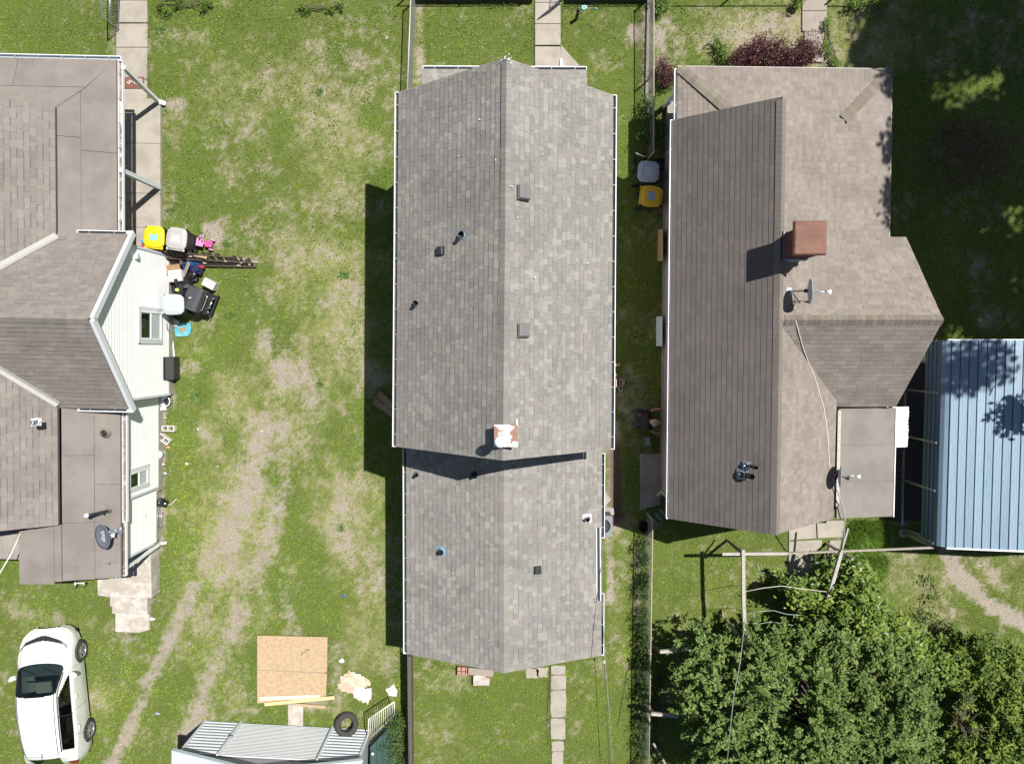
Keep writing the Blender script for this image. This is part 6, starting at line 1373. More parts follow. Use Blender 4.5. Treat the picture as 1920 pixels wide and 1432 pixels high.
# black pipe standing on the front lawn
t = thing('stand_pipe', 'short black pipe standing on the front lawn right of the middle path', 'pipe', W(1082,32,0)); p = W(1080,37,0); b = MB(); b.tube([p, p+V3(.03,.05,.42)], .05, 12, cap=False); b.build('pipe', BLACK, t); b = MB(); b.lathe([(.05,0),(.06,.02),(.06,.05),(.045,.05)], 12, p+V3(.03,.05,.40)); b.build('collar', DARKM, t)

# ---------------------------------------------------------------- between the houses
ac = thing('air_conditioner', 'grey air conditioner unit beside the rear wing of the middle house', 'air conditioner', W(1130,985,0)); q0, q1 = W(1114,967,.78), W(1148,1006,.78); mx, my = (q0.x+q1.x)/2, (q0.y+q1.y)/2; sx, sy = q1.x-q0.x, q0.y-q1.y
ACM = mat('ac_grey', (.20,.22,.24), rough=.5, noise=.05); b = MB(); b.box((mx,my,.05),(sx+.15,sy+.25,.08)); b.build('pad', CONCG, ac)
b = MB()
for k in range(14): b.box((mx,my,.12+k*.045),(sx-.02,sy-.02,.022))
b.build('louvres', DARKM, ac, kind='stuff'); b = MB(); b.box((mx,my,.4),(sx-.06,sy-.06,.62)); b.build('coil', BLACK, ac)
b = MB()
R0_, n = .225, 40; vs = []; fs = []
for k in range(n): a = 2*math.pi*k/n; c, s = math.cos(a), math.sin(a); sq = 1/max(abs(c), abs(s)); vs += [(mx+R0_*c, my+R0_*s, .775), (mx+sx/2*c*min(sq,1.36), my+sy/2*s*min(sq,1.36), .775), (mx+sx/2*c*min(sq,1.36), my+sy/2*s*min(sq,1.36), .70), (mx+R0_*c, my+R0_*s, .66)]
for k in range(n): k2 = (k+1)%n; fs += [(4*k,4*k+1,4*k2+1,4*k2),(4*k+1,4*k+2,4*k2+2,4*k2+1),(4*k+3,4*k,4*k2,4*k2+3)]
b.add(vs, fs); b.build('top_panel', ACM, ac)
b = MB(); b.lathe([(.001,0),(.24,0)], 24, (mx,my,.60)); b.build('well', BLACK, ac)
for k in range(3):
    a = math.radians(-38+k*120); b = MB(); vs = []
    for r, w0, w1 in ((.05,-.35,.35),(.13,-.33,.36),(.22,-.30,.32)): vs += [(mx+r*math.cos(a+w0), my+r*math.sin(a+w0), .635), (mx+r*math.cos(a+w1), my+r*math.sin(a+w1), .665)]
    b.add(vs, [(0,1,3,2),(2,3,5,4)]); b.build('fan_blade', WHITE if k == 0 else mat('fan_grey', (.30,.31,.33), rough=.4), ac)
b = MB()
for r in (.08,.13,.18,.23): b.lathe([(r-.002,0),(r+.002,0)], 28, (mx,my,.78))
for k in range(8): a = k*math.pi/4; b.beam((mx+.06*math.cos(a),my+.06*math.sin(a),.785),(mx+.25*math.cos(a),my+.25*math.sin(a),.785),.006,.004)
b.build('grille', DARKM, ac, kind='stuff')
t = thing('broken_slab', 'broken pale concrete slab by the bare soil beside the middle house', 'slab', W(1137,935,0))
for P, z in (([(1120,922),(1134,922),(1146,935),(1136,947),(1120,952)],.06),([(1120,953),(1137,948),(1150,952),(1153,965),(1120,966)],.03)):
    Q = pxpoly(P); b = MB(); b.prism(Q if poly_area(Q) > 0 else Q[::-1], 0, z); b.build('piece', CONC, t, bevel=.01)
TANB = mat('tan_block', (.46,.34,.25), rough=.9, noise=.12, nscale=20)
tt = cmu(1150,718,0,TANB,'tan hollow block beside the east wall of the middle house',L=.2,w=.26,grp='')
if 'group' in tt: del tt['group']
for px, py, r, d, m, l in ((1156,684,2,(.22,.08,.10),TANB,'narrow tan brick, the upper loose one by the east wall of the middle house'),(1152,701,-40,(.20,.10,.08),TANB,'tilted tan brick just above the tan hollow block'),(1162,716,82,(.28,.07,.12),mat('wood_brown', (.26,.16,.10), rough=.8),'brown wooden block pushed against the tan hollow block'),(1168,716,85,(.20,.10,.10),CONCG,'dull grey block in the shade right of the tan hollow block')):
    b = MB(); p = W(px, py, .05); b.box(p, d, rz=math.radians(r)); single(b, 'loose_block', m, l, 'block', 'loose blocks by the middle house')
b = MB(); b.tube([W(1164,728,.05)+V3(.07*math.cos(a*.7),.09*math.sin(a*.7),0) for a in range(10)], .018, 6); single(b, 'plastic_ring', mat('pale_ring', (.5,.52,.55), rough=.4), 'pale plastic ring lying just below the tan hollow block', 'ring')
t = thing('plank', 'tan plank leaning against the pink wall below the two shaded bins', 'plank', W(1238,460,0)); b = MB(); b.slab3([W(1234,431,.05),W(1243,430,.75),W(1243,489,.75),W(1233,490,.05)], .04); b.build('board', mat('tan_plank', (.42,.29,.15), rough=.8, noise=.1), t)
t = thing('foam_board', 'white board leaning against the pink wall between its two windows', 'board', W(1236,620,0)); b = MB(); b.slab3([W(1231,594,.12),W(1242,593,.55),W(1242,649,.55),W(1231,649,.12)], .08); b.build('panel', mat('grey_white', (.62,.66,.68), rough=.6), t)
t = thing('wood_panel', 'brown plywood strip leaning on the west wall of the middle house', 'board', W(718,757,0))
P = [W(697,756,.05), W(712,731,.05), W(745,765,1.0), W(745,790,.9)]; b = MB(); b.slab3(P[::-1], .03); b.build('board', mat('brown_ply', (.22,.165,.12), rough=.85, noise=.2, nscale=8), t)
b = MB(); m1, m2 = P[0].lerp(P[1],.48), P[3].lerp(P[2],.48); b.beam(m1+V3(0,0,.02), m2+V3(0,0,.02), .03, .03); b.build('batten', WOODD, t)
sl_ = thing('folding_stool', 'small pale blue step stool on the dirt beside the crouching person', 'stool', W(1215,826,0)); SB = mat('stool_blue', (.22,.30,.36), rough=.5)
b = MB(); b.box(W(1214,827,.35), (.12,.24,.03)); b.build('seat', SB, sl_)
for dx, dy in ((-9,-9),(9,-9),(9,9),(-9,9)): b = MB(); b.tube([W(1214+dx*.5,827+dy*.6,.35), W(1216+dx,827+dy,0)], .012, 6); b.build('leg', SB, sl_)
b = MB(); b.tube([W(1219,811,.02), W(1227,818,.03), W(1222,832,.02), W(1228,843,.02)], .012, 6); single(b, 'garden_hose', BLACK, 'short dark hose on the dirt by the stool', 'hose')
for i, (px, py, w_, d_, h_, m, l, nm, ct) in enumerate(((1198,300,.30,.22,.35,BLACK,'dark folded handcart behind the shaded grey bin','hand_cart','cart'),(1240,310,.4,.3,.25,mat('dull_crate', (.05,.055,.055), rough=.6),'dark crate with two round holes above the shaded bins','crate','crate'))):
    t = thing(nm, l, ct, W(px, py, 0)); p = W(px, py, 0); b = MB()
    if nm == 'crate':
        for x, y, a, c in ((-w_/2,0,.02,d_),(w_/2,0,.02,d_),(0,-d_/2,w_-.02,.02),(0,d_/2,w_-.02,.02)): b.box((p.x+x,p.y+y,h_/2),(a,c,h_))
        b.box((p.x,p.y,.15),(w_-.04,d_-.04,.02)); b.build('body', m, t); b = MB()
        for x in (-.09,.09): b.lathe([(.05,0),(.07,.005),(.05,.01)], 14, (p.x+x,p.y,.17))
        b.build('ring', DARKM, t)
    else:
        b.tube([p+V3(-.15,-.1,.05),p+V3(-.12,.1,.35),p+V3(.12,.12,.36),p+V3(.15,-.1,.05)], .02, 8); b.box(p+V3(0,-.12,.06),(.34,.12,.03)); b.build('frame', m, t); b = MB(); R = Matrix.Rotation(math.pi/2, 3, 'Y')
        for x in (-.17,.17): b.lathe([(.001,-.02),(.07,-.02),(.07,.02),(.001,.02)], 12, p+V3(x,-.05,.07), R)
        b.build('wheel', BLACK, t)
b = MB(); b.tube([p+V3(-.9,.25,.5), p+V3(-.75,.15,.6), p+V3(-.62,.12,.55)], .02, 6); single(b, 'white_handle', WHITE, 'white handle end sticking out behind the shaded grey bin', 'handle')
# dark metal gate frame at the rear corner of the pink wall
t = thing('metal_shelf', 'dark metal rack standing in the shade at the rear corner of the pink wall', 'rack', W(1225,968,0)); A4 = [W(1212,962,0), W(1236,940,0), W(1248,954,0), W(1224,976,0)]
for p in A4: b = MB(); b.tube([p, V3(p.x,p.y,.6)], .015, 6); b.build('leg', DARKM, t)
for k in range(9): f = (k+.5)/9; a, c = A4[0].lerp(A4[1], f), A4[3].lerp(A4[2], f); b = MB(); b.beam(V3(a.x,a.y,.6), V3(c.x,c.y,.6), .02, .015); b.build('bar', GALV if k % 3 == 0 else DARKM, t)
b = MB(); b.beam(V3(A4[0].x,A4[0].y,.585), V3(A4[1].x,A4[1].y,.585), .03, .015); b.beam(V3(A4[3].x,A4[3].y,.585), V3(A4[2].x,A4[2].y,.585), .03, .015); b.build('rail', DARKM, t)
b = MB(); b.lathe([(.13,0),(.17,.30),(.18,.30),(.175,.27),(.16,.05),(.001,.04)], 20, W(1205,984,0)); single(b, 'plant_pot', BLACK, 'round black empty pot at the end of the side path', 'pot')

# ---------------------------------------------------------------- person kneeling by the pink wall
SKIN = mat('skin', (.42,.24,.16), rough=.6); SHIRT = mat('black_shirt', (.016,.016,.018), rough=.85, noise=.3, nscale=14); TROU = mat('dark_trousers', (.035,.038,.045), rough=.9); CAPM = mat('beige_cap', (.46,.38,.30), rough=.9, noise=.1, nscale=20)
per = thing('person', 'person in black shirt and beige cap kneeling by the pink wall', 'person', (4.2, -2.2, 0))
def skin(name, verts, edges, m, root=0, sub=2):
    me = bpy.data.meshes.new(name); inv = WM[per.name].inverted(); me.from_pydata([inv @ Vector(v[:3]) for v in verts], edges, []); o = bpy.data.objects.new(name, me); COL.objects.link(o); o.parent = per; me.materials.append(m)
    md = o.modifiers.new('skin', 'SKIN'); md.use_smooth_shade = True
    for i, v in enumerate(verts): r = v[3]; me.skin_vertices[0].data[i].radius = (r, r*(v[4] if len(v) > 4 else 1)) 
    me.skin_vertices[0].data[root].use_root = True
    s = o.modifiers.new('sub', 'SUBSURF'); s.levels = s.render_levels = sub; return o
body = [(4.02,-2.22,.42,.15),(4.12,-2.22,.66,.145),(4.26,-2.23,.88,.15),(4.33,-2.24,1.0,.085),(4.38,-2.25,1.09,.055),
        (4.26,-2.03,.93,.085),(4.30,-2.45,.93,.085),(4.42,-1.90,.78,.05),(4.60,-1.88,.84,.035),(4.46,-2.60,.74,.05),(4.63,-2.66,.66,.035),
        (4.08,-2.08,.38,.095),(4.40,-2.02,.28,.07),(4.02,-2.00,.10,.055),(4.08,-2.36,.38,.095),(4.44,-2.42,.28,.07),(4.06,-2.42,.10,.055)]
be = [(0,1),(1,2),(2,3),(3,4),(2,5),(2,6),(5,7),(7,8),(6,9),(9,10),(0,11),(11,12),(12,13),(0,14),(14,15),(15,16)]
skin('body', body, be, SKIN)
skin('shirt', [(v[0],v[1],v[2]+.01,v[3]*1.2) for v in body[:4]]+[(4.26,-2.03,.935,.10),(4.30,-2.45,.935,.10),(4.36,-1.96,.85,.075),(4.39,-2.53,.83,.075)], [(0,1),(1,2),(2,3),(2,4),(2,5),(4,6),(5,7)], SHIRT)
skin('trousers', [(4.02,-2.22,.42,.19),(4.08,-2.08,.39,.135),(4.41,-2.02,.28,.105),(4.02,-2.00,.11,.085),(4.08,-2.36,.39,.135),(4.45,-2.42,.28,.105),(4.06,-2.42,.11,.085)], [(0,1),(1,2),(2,3),(0,4),(4,5),(5,6)], TROU)
for y in (-2.0, -2.42): b = MB(); b.tube([(4.14,y,.06),(4.02,y,.07),(3.92,y,.05)], [.035,.05,.035], 10); b.build('shoe', BLACK, per)
import bmesh
bm = bmesh.new(); bmesh.ops.create_uvsphere(bm, u_segments=20, v_segments=14, radius=1)
for v in bm.verts: v.co = Vector((v.co.x*.10+(.012 if v.co.x > .8 and abs(v.co.z) < .3 and abs(v.co.y) < .3 else 0), v.co.y*.077, v.co.z*.12))
me = bpy.data.meshes.new('head'); bm.to_mesh(me); bm.free(); me.materials.append(SKIN); o = bpy.data.objects.new('head', me); COL.objects.link(o); o.parent = per; o.location = WM[per.name].inverted() @ V3(4.42,-2.26,1.18)
for p in me.polygons: p.use_smooth = True
for y in (-.035,.035): b = MB(); b.lathe([(.001,.012),(.012,0)], 8, (4.516,-2.26+y,1.19), Matrix.Rotation(math.pi/2,3,'Y')); b.build('eye', BLACK, per); b = MB(); b.lathe([(.02,-.01),(.022,.01)], 8, (4.42,-2.26+y*2.25,1.18), Matrix.Rotation(math.pi/2,3,'X')); b.build('ear', SKIN, per)
b = MB(); b.tube([(4.51,-2.26,1.19),(4.535,-2.26,1.165)], .012, 6); b.build('nose', SKIN, per)
b = MB(); b.lathe([(.112,0),(.114,.04),(.10,.085),(.06,.115),(.001,.125)], 20, (4.41,-2.26,1.205)); b.build('cap', CAPM, per); b = MB(); b.prism([(4.48,-2.34),(4.58,-2.31),(4.60,-2.26),(4.58,-2.21),(4.48,-2.18)], 1.205, 1.215); b.build('cap_peak', CAPM, per)
for c, tips in ((V3(4.60,-1.88,.84), 1), (V3(4.63,-2.66,.66), -1)):
    h = MB(); h.tube([c-V3(.03,0,0), c+V3(.03,0,0), c+V3(.08,0,-.005)], [.03,.042,.035], 10)
    h.build('hand', SKIN, per)
    for k in range(4): f = MB(); y = (k-1.5)*.02; L = (.06,.075,.07,.055)[k]; f.tube([c+V3(.07,y,0), c+V3(.07+L*.5,y,-.004), c+V3(.07+L*.85,y,-.03)], [.010,.009,.007], 8); f.build('finger', SKIN, per)
    f = MB(); f.tube([c+V3(.02,.03*tips,0), c+V3(.06,.055*tips,-.01), c+V3(.09,.045*tips,-.03)], [.012,.010,.008], 8); f.build('thumb', SKIN, per)

# ---------------------------------------------------------------- wooden arbor and poles in the right back yard
BW = mat('bleached_wood', (.40,.375,.34), rough=.9, noise=.25, nscale=14, fine=.2, fscale=60); BG = mat('pole_grey', (.30,.27,.23), rough=.8, noise=.2, nscale=10)
ar = thing('arbor', 'weathered wooden vine arbor frame in the right back yard', 'arbor', W(1392,1100,0)); h = 1.8
def bar(par, a, c, w_, m, nm, h_=None): b = MB(); b.beam(a, c, w_, h_ or w_); return b.build(nm, m, par)
bar(ar, W(1354,1038,h), W(1476,1037,h), .085, BW, 'beam'); bar(ar, W(1476,1037,h), W(1752,1026,1.7), .06, BG, 'beam')
bar(ar, W(1393,1030,h+.07), W(1394,1125,h+.06), .10, BW, 'beam'); bar(ar, W(1394,1125,h+.05), W(1397,1212,h), .10, BW, 'beam')
bar(ar, W(1590,990,2.0), W(1577,1035,h+.05), .05, BW, 'beam'); bar(ar, W(1577,1035,h+.05), W(1552,1122,h), .10, BW, 'beam')
for p in (W(1363,1012,0), W(1549,1018,0)): q = V3(p.x, p.y, h); bar(ar, p, q, .07, BG, 'post')
p = W(1394,1036,h); bar(ar, V3(p.x,p.y,h-.02), W(1362,1011,.55), .04, WOODD, 'brace')
for px, py in ((1396,1205),(1552,1120)): p = W(px, py, h); bar(ar, V3(p.x,p.y,0), V3(p.x,p.y,h-.05), .08, BG, 'post')
CORD = mat('green_cord', (.30,.42,.36), rough=.6)
for i, P in enumerate((((1396,1109),(1430,1102),(1465,1098),(1500,1103),(1550,1109)),((1396,1151),(1425,1146),(1450,1144),(1475,1151),(1502,1153)),((1398,1167),(1425,1169),(1445,1165),(1470,1169),(1495,1173)),((1398,1184),(1440,1188),(1478,1180),(1500,1186)))):
    b = MB(); b.tube([W(x, y, 1.78) for x, y in P], .009, 6); b.build('wire', CORD if i else CABW, ar)
b = MB(); b.tube([W(1419,1057,.05), W(1424,1071,.06), W(1440,1076,.05), W(1459,1080,.05)], .012, 6); single(b, 'loose_rope', CORD, 'short pale cord lying on the lawn inside the arbor', 'cord')
def outrigger(P, label):
    t = thing('rail_arm', label, 'post', W(*P[0], 0)); b0 = W(*P[0], 0); c = W(*P[1], 1.3); bar(t, b0, c, .08, WOODD, 'post')
    for a, d in zip(P[1:-1], P[2:]): bar(t, W(*a, 1.3), W(*d, 1.3), .09, BW, 'beam')
    return t
outrigger([(1222,1206),(1237,1221),(1290,1217),(1345,1213)], 'upper bleached rail running from the tan fence towards the big tree')
outrigger([(1221,1318),(1221,1337),(1262,1341),(1310,1350)], 'lower bleached rail running from the tan fence into the big tree')
b = MB(); b.beam(W(1225,1392,.6), W(1256,1445,.7), .06, .05); single(b, 'pole', BG, 'slanting grey pole in the shade at the bottom edge', 'pole')

# ---------------------------------------------------------------- wires
WB = mat('dark_wire', (.05,.05,.05), rough=.6)
for i, P in enumerate((((1133,1242,.6),(1138,1340,.6),(1143,1440,.6)),)): cable('ground_wire', [W(*p) for p in P], .008, WB, 'thin dark wire over the lawn behind the middle house')
cable('power_cable', [W(1129,1020,2.5), W(1128,1100,2.8), W(1134,1230,3.4), W(1150,1440,4.2)], .009, mat('grey_wire', (.26,.27,.26), rough=.5), 'thin grey power cable leaving the rear wing of the middle house')
cable('power_cable', [W(1397,1160,4.6), W(1388,1240,4.8), W(1375,1310,5.0), W(1362,1440,5.2)], .011, mat('grey_wire', (.26,.27,.26)), 'grey cable passing over the big tree')
b = MB(); b.box(W(1133,1240,.62), (.03,.09,.04)); single(b, 'wire_clip', WHITE, 'small white clip at the end of the thin dark wire', 'clip')

# ---------------------------------------------------------------- trees and shrubs
def leafmat(n, tr=.28, rough=.42, spec=.35): return mat(n, attr='Col', rough=rough, spec=spec, transl=tr)
LF = leafmat('tree_leaves', .28, .55, .25); LFG = leafmat('glossy_leaves', .25, .42, .35); LFR = leafmat('red_leaves', .2)
BARK = mat('bark', (.10,.085,.07), rough=.95, noise=.3, nscale=14, bump=.4, bscale=30)
def crown(C, R, n_cl, per_cl, lsize, pal, clr, seed, gapn=.5, flat=.6, branch=None):
    """leaf positions: clusters on a lumpy ellipsoid shell with leaves around each cluster"""
    g = np.random.default_rng(seed); C = np.array(C, float); R = np.array(R, float)
    d = g.normal(size=(n_cl, 3)); d[:, 2] = abs(d[:, 2])*flat*1.0 - .28; d /= np.linalg.norm(d, axis=1)[:, None]
    lump = 1 + .30*(fbm(d[:,0]*2+seed, d[:,1]*2+d[:,2], 1.3, 4, seed)-.5)*2
    rad = g.uniform(.45, 1.0, n_cl)**.55*lump; K = C + d*R*rad[:, None]
    tone = g.uniform(0, 1, n_cl)*.6 + .4*fbm(K[:,0], K[:,1], .9, 2, seed+3); cr = clr*g.uniform(.7, 1.4, n_cl)
    idx = np.repeat(np.arange(n_cl), per_cl); off = g.normal(size=(len(idx), 3)); off[:, 2] *= .55; off /= np.linalg.norm(off, axis=1)[:, None]; off *= (g.uniform(0, 1, len(idx))**.5*cr[idx])[:, None]
    P = K[idx] + off; pal = np.array(pal, float); t = np.clip(tone[idx] + g.normal(size=len(idx))*.16, 0, .999)*(len(pal)-1); i0 = t.astype(int); f = (t-i0)[:, None]
    col = (pal[i0]*(1-f)+pal[np.minimum(i0+1, len(pal)-1)]*f)*g.uniform(.75, 1.25, (len(idx), 1))
    return P, col, K
def tree(name, label, base, parts, trunk_top, cat='tree', m=LF, trunk_r=.14, upb=.5, asp=.5, limbs=26, seed=1, barkm=None, vis=True):
    t = thing(name, label, cat, base); P = []; C = []; Ks = []; S = []
    for (c, R, ncl, per, ls, pal, clr, sd) in parts:
        p, col, K = crown(c, R, ncl, per, ls, pal, clr, sd); P.append(p); C.append(col); Ks.append(K); S.append(RNG.uniform(ls*.7, ls*1.3, len(p)))
    P, C, S, K = np.concatenate(P), np.concatenate(C), np.concatenate(S), np.concatenate(Ks); k = P[:, 2] > .05; P, C, S = P[k], C[k], S[k]
    me = leaf_mesh('crown', P-np.array([base[0], base[1], base[2]]), S, C, upb, asp, .10); me.materials.append(m); o = bpy.data.objects.new('crown', me); COL.objects.link(o); o.parent = t
    b = MB(); B_ = Vector(base); T = Vector(trunk_top); mid = B_.lerp(T, .5)+V3(.05,.04,0); b.tube([B_, mid, T], [trunk_r, trunk_r*.75, trunk_r*.5], 10); b.build('trunk', barkm or BARK, t)
    b = MB(); rr = random.Random(seed); sel = [K[rr.randrange(len(K))] for _ in range(limbs)]
    for q in sel: q = Vector(q); s = B_.lerp(T, rr.uniform(.55, 1)); m_ = s.lerp(q, .5)+V3(rr.uniform(-.1,.1), rr.uniform(-.1,.1), .12); b.tube([s, m_, q], [trunk_r*.35, trunk_r*.18, .008], 6)
    b.build('limbs', barkm or BARK, t, kind='stuff'); return t
def spray_tree(name, label, base, outline, ztop, zedge, n_spray, per, ls, pal, seed, m=LF, L=.55, wd=.17, upb=.5, asp=.5, cat='tree', trunk_r=.16, limbs=50, zoff=.0):
    """crown grown as leafy sprays pointing outwards from the trunk over a plan outline"""
    g = np.random.default_rng(seed); hm_ = (ztop+zedge)/2; PO = [(W(x, y, hm_).x, W(x, y, hm_).y) for x, y in outline]; xs = [p[0] for p in PO]; ys = [p[1] for p in PO]
    X = g.uniform(min(xs), max(xs), n_spray*6); Y = g.uniform(min(ys), max(ys), n_spray*6); k = inpoly(X, Y, PO); X, Y = X[k], Y[k]
    D = np.full(len(X), 9.0)
    for i in range(len(PO)):
        ax_, ay_ = PO[i-1]; bx, by = PO[i]; L2 = (bx-ax_)**2+(by-ay_)**2+1e-9; t_ = np.clip(((X-ax_)*(bx-ax_)+(Y-ay_)*(by-ay_))/L2, 0, 1); D = np.minimum(D, np.hypot(X-ax_-t_*(bx-ax_), Y-ay_-t_*(by-ay_)))
    dens = fbm(X, Y, 1.15, 3, seed); k = (dens > .40) | (g.random(len(X)) < .35); k &= np.arange(len(X)) < 10**9; X, Y, D, dens = X[k][:n_spray], Y[k][:n_spray], D[k][:n_spray], dens[k][:n_spray]
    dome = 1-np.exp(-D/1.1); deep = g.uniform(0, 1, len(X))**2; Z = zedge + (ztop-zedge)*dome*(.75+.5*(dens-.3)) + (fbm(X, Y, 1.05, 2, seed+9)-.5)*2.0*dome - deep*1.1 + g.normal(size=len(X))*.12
    cx0, cy0 = base[0], base[1]; a = np.arctan2(Y-cy0, X-cx0) + g.normal(size=len(X))*.75; el = g.uniform(-.15, .7, len(X)); dv = np.stack([np.cos(a)*np.cos(el), np.sin(a)*np.cos(el), np.sin(el)], 1)
    idx = np.repeat(np.arange(len(X)), per); n = len(idx); LL = (L*g.uniform(.6, 1.35, len(X)))[idx]; t_ = g.uniform(-.5, .5, n); off = g.normal(size=(n, 3))*wd*(1.15-(t_+.5)*.85)[:, None]*.55
    P = np.stack([X, Y, Z], 1)[idx] + dv[idx]*(t_*LL)[:, None] + off; P[:, 2] += zoff
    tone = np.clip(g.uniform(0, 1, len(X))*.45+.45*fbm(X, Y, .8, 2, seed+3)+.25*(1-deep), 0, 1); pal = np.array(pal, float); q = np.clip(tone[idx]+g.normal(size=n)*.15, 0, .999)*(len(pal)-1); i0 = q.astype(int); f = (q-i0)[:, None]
    col = (pal[i0]*(1-f)+pal[np.minimum(i0+1, len(pal)-1)]*f)*g.uniform(.86, 1.15, (n, 1)); k = P[:, 2] > .05; P, col = P[k], col[k]
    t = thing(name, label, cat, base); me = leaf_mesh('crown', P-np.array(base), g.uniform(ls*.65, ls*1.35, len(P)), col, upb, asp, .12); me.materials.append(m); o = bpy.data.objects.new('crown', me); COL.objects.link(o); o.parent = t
    B_ = Vector(base); T = V3(base[0]+.1, base[1], zedge*.8); b = MB(); b.tube([B_, B_.lerp(T,.5)+V3(.05,.04,0), T], [trunk_r, trunk_r*.75, trunk_r*.55], 10); b.build('trunk', BARK, t)
    b = MB(); rr = random.Random(seed)
    for _ in range(limbs):
        j = rr.randrange(len(X)); q = V3(X[j], Y[j], Z[j]-.05); s_ = B_.lerp(T, rr.uniform(.6, 1)); m_ = s_.lerp(q, .55)+V3(rr.uniform(-.15,.15), rr.uniform(-.15,.15), .15); b.tube([s_, m_, q], [trunk_r*.32, trunk_r*.16, .008], 6)
    b.build('limbs', BARK, t, kind='stuff'); return t
GA = [(.058,.106,.026),(.098,.168,.040),(.148,.230,.058),(.235,.315,.10)]
GB = [(.055,.110,.024),(.085,.160,.032),(.12,.21,.040),(.17,.26,.046),(.25,.32,.06)]
GC = [(.035,.075,.02),(.075,.135,.03),(.15,.22,.04),(.23,.29,.055)]
def Pz(px, py, z): p = W(px, py, z); return (p.x, p.y, p.z)
p = W(1530,1330,0)
OA = [(1270,1262),(1300,1250),(1335,1255),(1345,1205),(1358,1205),(1368,1245),(1400,1238),(1445,1215),(1465,1212),(1500,1230),(1560,1215),(1600,1210),(1650,1215),(1700,1235),(1745,1250),(1790,1300),(1800,1360),(1790,1420),(1800,1520),(1500,1560),(1310,1500),(1330,1440),(1300,1390),(1310,1350),(1335,1320),(1300,1290)]
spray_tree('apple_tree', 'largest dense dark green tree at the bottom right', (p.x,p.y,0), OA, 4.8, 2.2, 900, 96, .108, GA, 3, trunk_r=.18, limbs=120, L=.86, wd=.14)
p = W(1640,1150,0)
OB = [(1490,1120),(1520,1105),(1560,1115),(1575,1080),(1620,1060),(1665,1085),(1672,1120),(1700,1130),(1690,1165),(1740,1190),(1760,1225),(1800,1235),(1835,1280),(1790,1300),(1740,1290),(1690,1260),(1620,1235),(1560,1220),(1530,1190),(1530,1160)]
spray_tree('magnolia_tree', 'glossy yellow green tree with loose leaves behind the arbor', (p.x,p.y,0), OB, 3.0, 1.5, 300, 52, .14, GB, 5, m=LFG, trunk_r=.10, limbs=40, L=.5, wd=.22, asp=.48)
p = W(1890,1350,0)
OC = [(1820,1250),(1870,1225),(1930,1230),(2000,1300),(2000,1480),(1900,1520),(1800,1480),(1790,1430),(1830,1390),(1850,1330),(1812,1290)]
spray_tree('bushy_tree', 'bright yellow green bushy tree in the bottom right corner', (p.x,p.y,0), OC, 3.4, 1.6, 420, 60, .12, GC, 7, trunk_r=.12, limbs=30, L=.5, wd=.18)
b = MB(); rr = random.Random(4); base = W(1795,1350,1.6)
for k in range(22):
    a = rr.uniform(0, 6.28); L = rr.uniform(.3,.9); q = base+V3(math.cos(a)*L*.6, math.sin(a)*L+.3, rr.uniform(.2,.8)); m_ = base.lerp(q,.5)+V3(rr.uniform(-.12,.12), rr.uniform(-.12,.12),.1); b.tube([base, m_, q], [.014,.009,.004], 5); q2 = q+V3(rr.uniform(-.2,.2),rr.uniform(-.1,.25),.05); b.tube([m_, q2], [.006,.003], 4)
b.tube([V3(base.x,base.y,0), base], [.03,.02], 6); single(b, 'bare_shrub', mat('bare_twig', (.20,.15,.12), rough=.9), 'bare grey twigs between the big tree and the corner tree', 'shrub')
# sparse vine on the dry ground
def clump(name, label, pts, ls, pal, r, per, cat='shrub', m=LF, h=.3, upb=.6, asp=.5, seed=0, stem=True, group=None):
    g = np.random.default_rng(seed); P = []; 
    for px, py in pts: c = np.array(W(px, py, h*.6)); n = per; o = g.normal(size=(n, 3)); o[:, 2] *= .5; o /= np.linalg.norm(o, axis=1)[:, None]; P.append(c + o*(g.uniform(0,1,n)**.6*r)[:, None]*np.array([1,1,h/max(r,.01)]))
    P = np.concatenate(P); P = P[P[:, 2] > .01]; n = len(P); pal = np.array(pal); col = pal[g.integers(0, len(pal), n)]*g.uniform(.7,1.3,(n,1)); base = W(pts[0][0], pts[0][1], 0)
    t = thing(name, label, cat, base, 0, group); me = leaf_mesh('foliage', P-np.array(base), g.uniform(ls*.7, ls*1.3, n), col, upb, asp, .1); me.materials.append(m); o = bpy.data.objects.new('foliage', me); COL.objects.link(o); o.parent = t
    if stem:
        b = MB(); rr = random.Random(seed)
        for _ in range(14): q = Vector(P[rr.randrange(n)]); c0 = W(*pts[rr.randrange(len(pts))], 0); b.tube([c0, c0.lerp(q,.5)+V3(0,0,.03), q], [.012,.008,.003], 5)
        b.build('stems', BARK, t, kind='stuff')
    return t
clump('vine_plant', 'sparse leafy sprawl on the dry ground right of the glossy tree', [(1745,1090),(1750,1120),(1745,1150),(1765,1170),(1785,1175),(1800,1190),(1735,1160),(1720,1155)], .09, GC, .28, 42, h=.35, seed=51)
RD = [(.055,.016,.020),(.10,.030,.034),(.155,.050,.050),(.045,.014,.018)]
clump('red_maple', 'lacy dark red maple shrub above the porch roof of the right house', [(1385,108),(1400,98),(1420,92),(1440,100),(1460,98),(1480,104),(1500,100),(1515,108),(1410,112),(1440,115),(1470,115),(1495,116),(1505,84),(1522,95),(1378,118),(1425,82),(1455,86)], .07, RD, .27, 560, m=LFR, h=.9, upb=.3, asp=.35, seed=61)
clump('red_shrub', 'small dark red shrub at the left front corner of the right house', [(1245,128),(1255,138),(1248,150),(1262,146),(1240,120)], .065, RD, .24, 330, m=LFR, h=.7, upb=.3, asp=.35, seed=62)
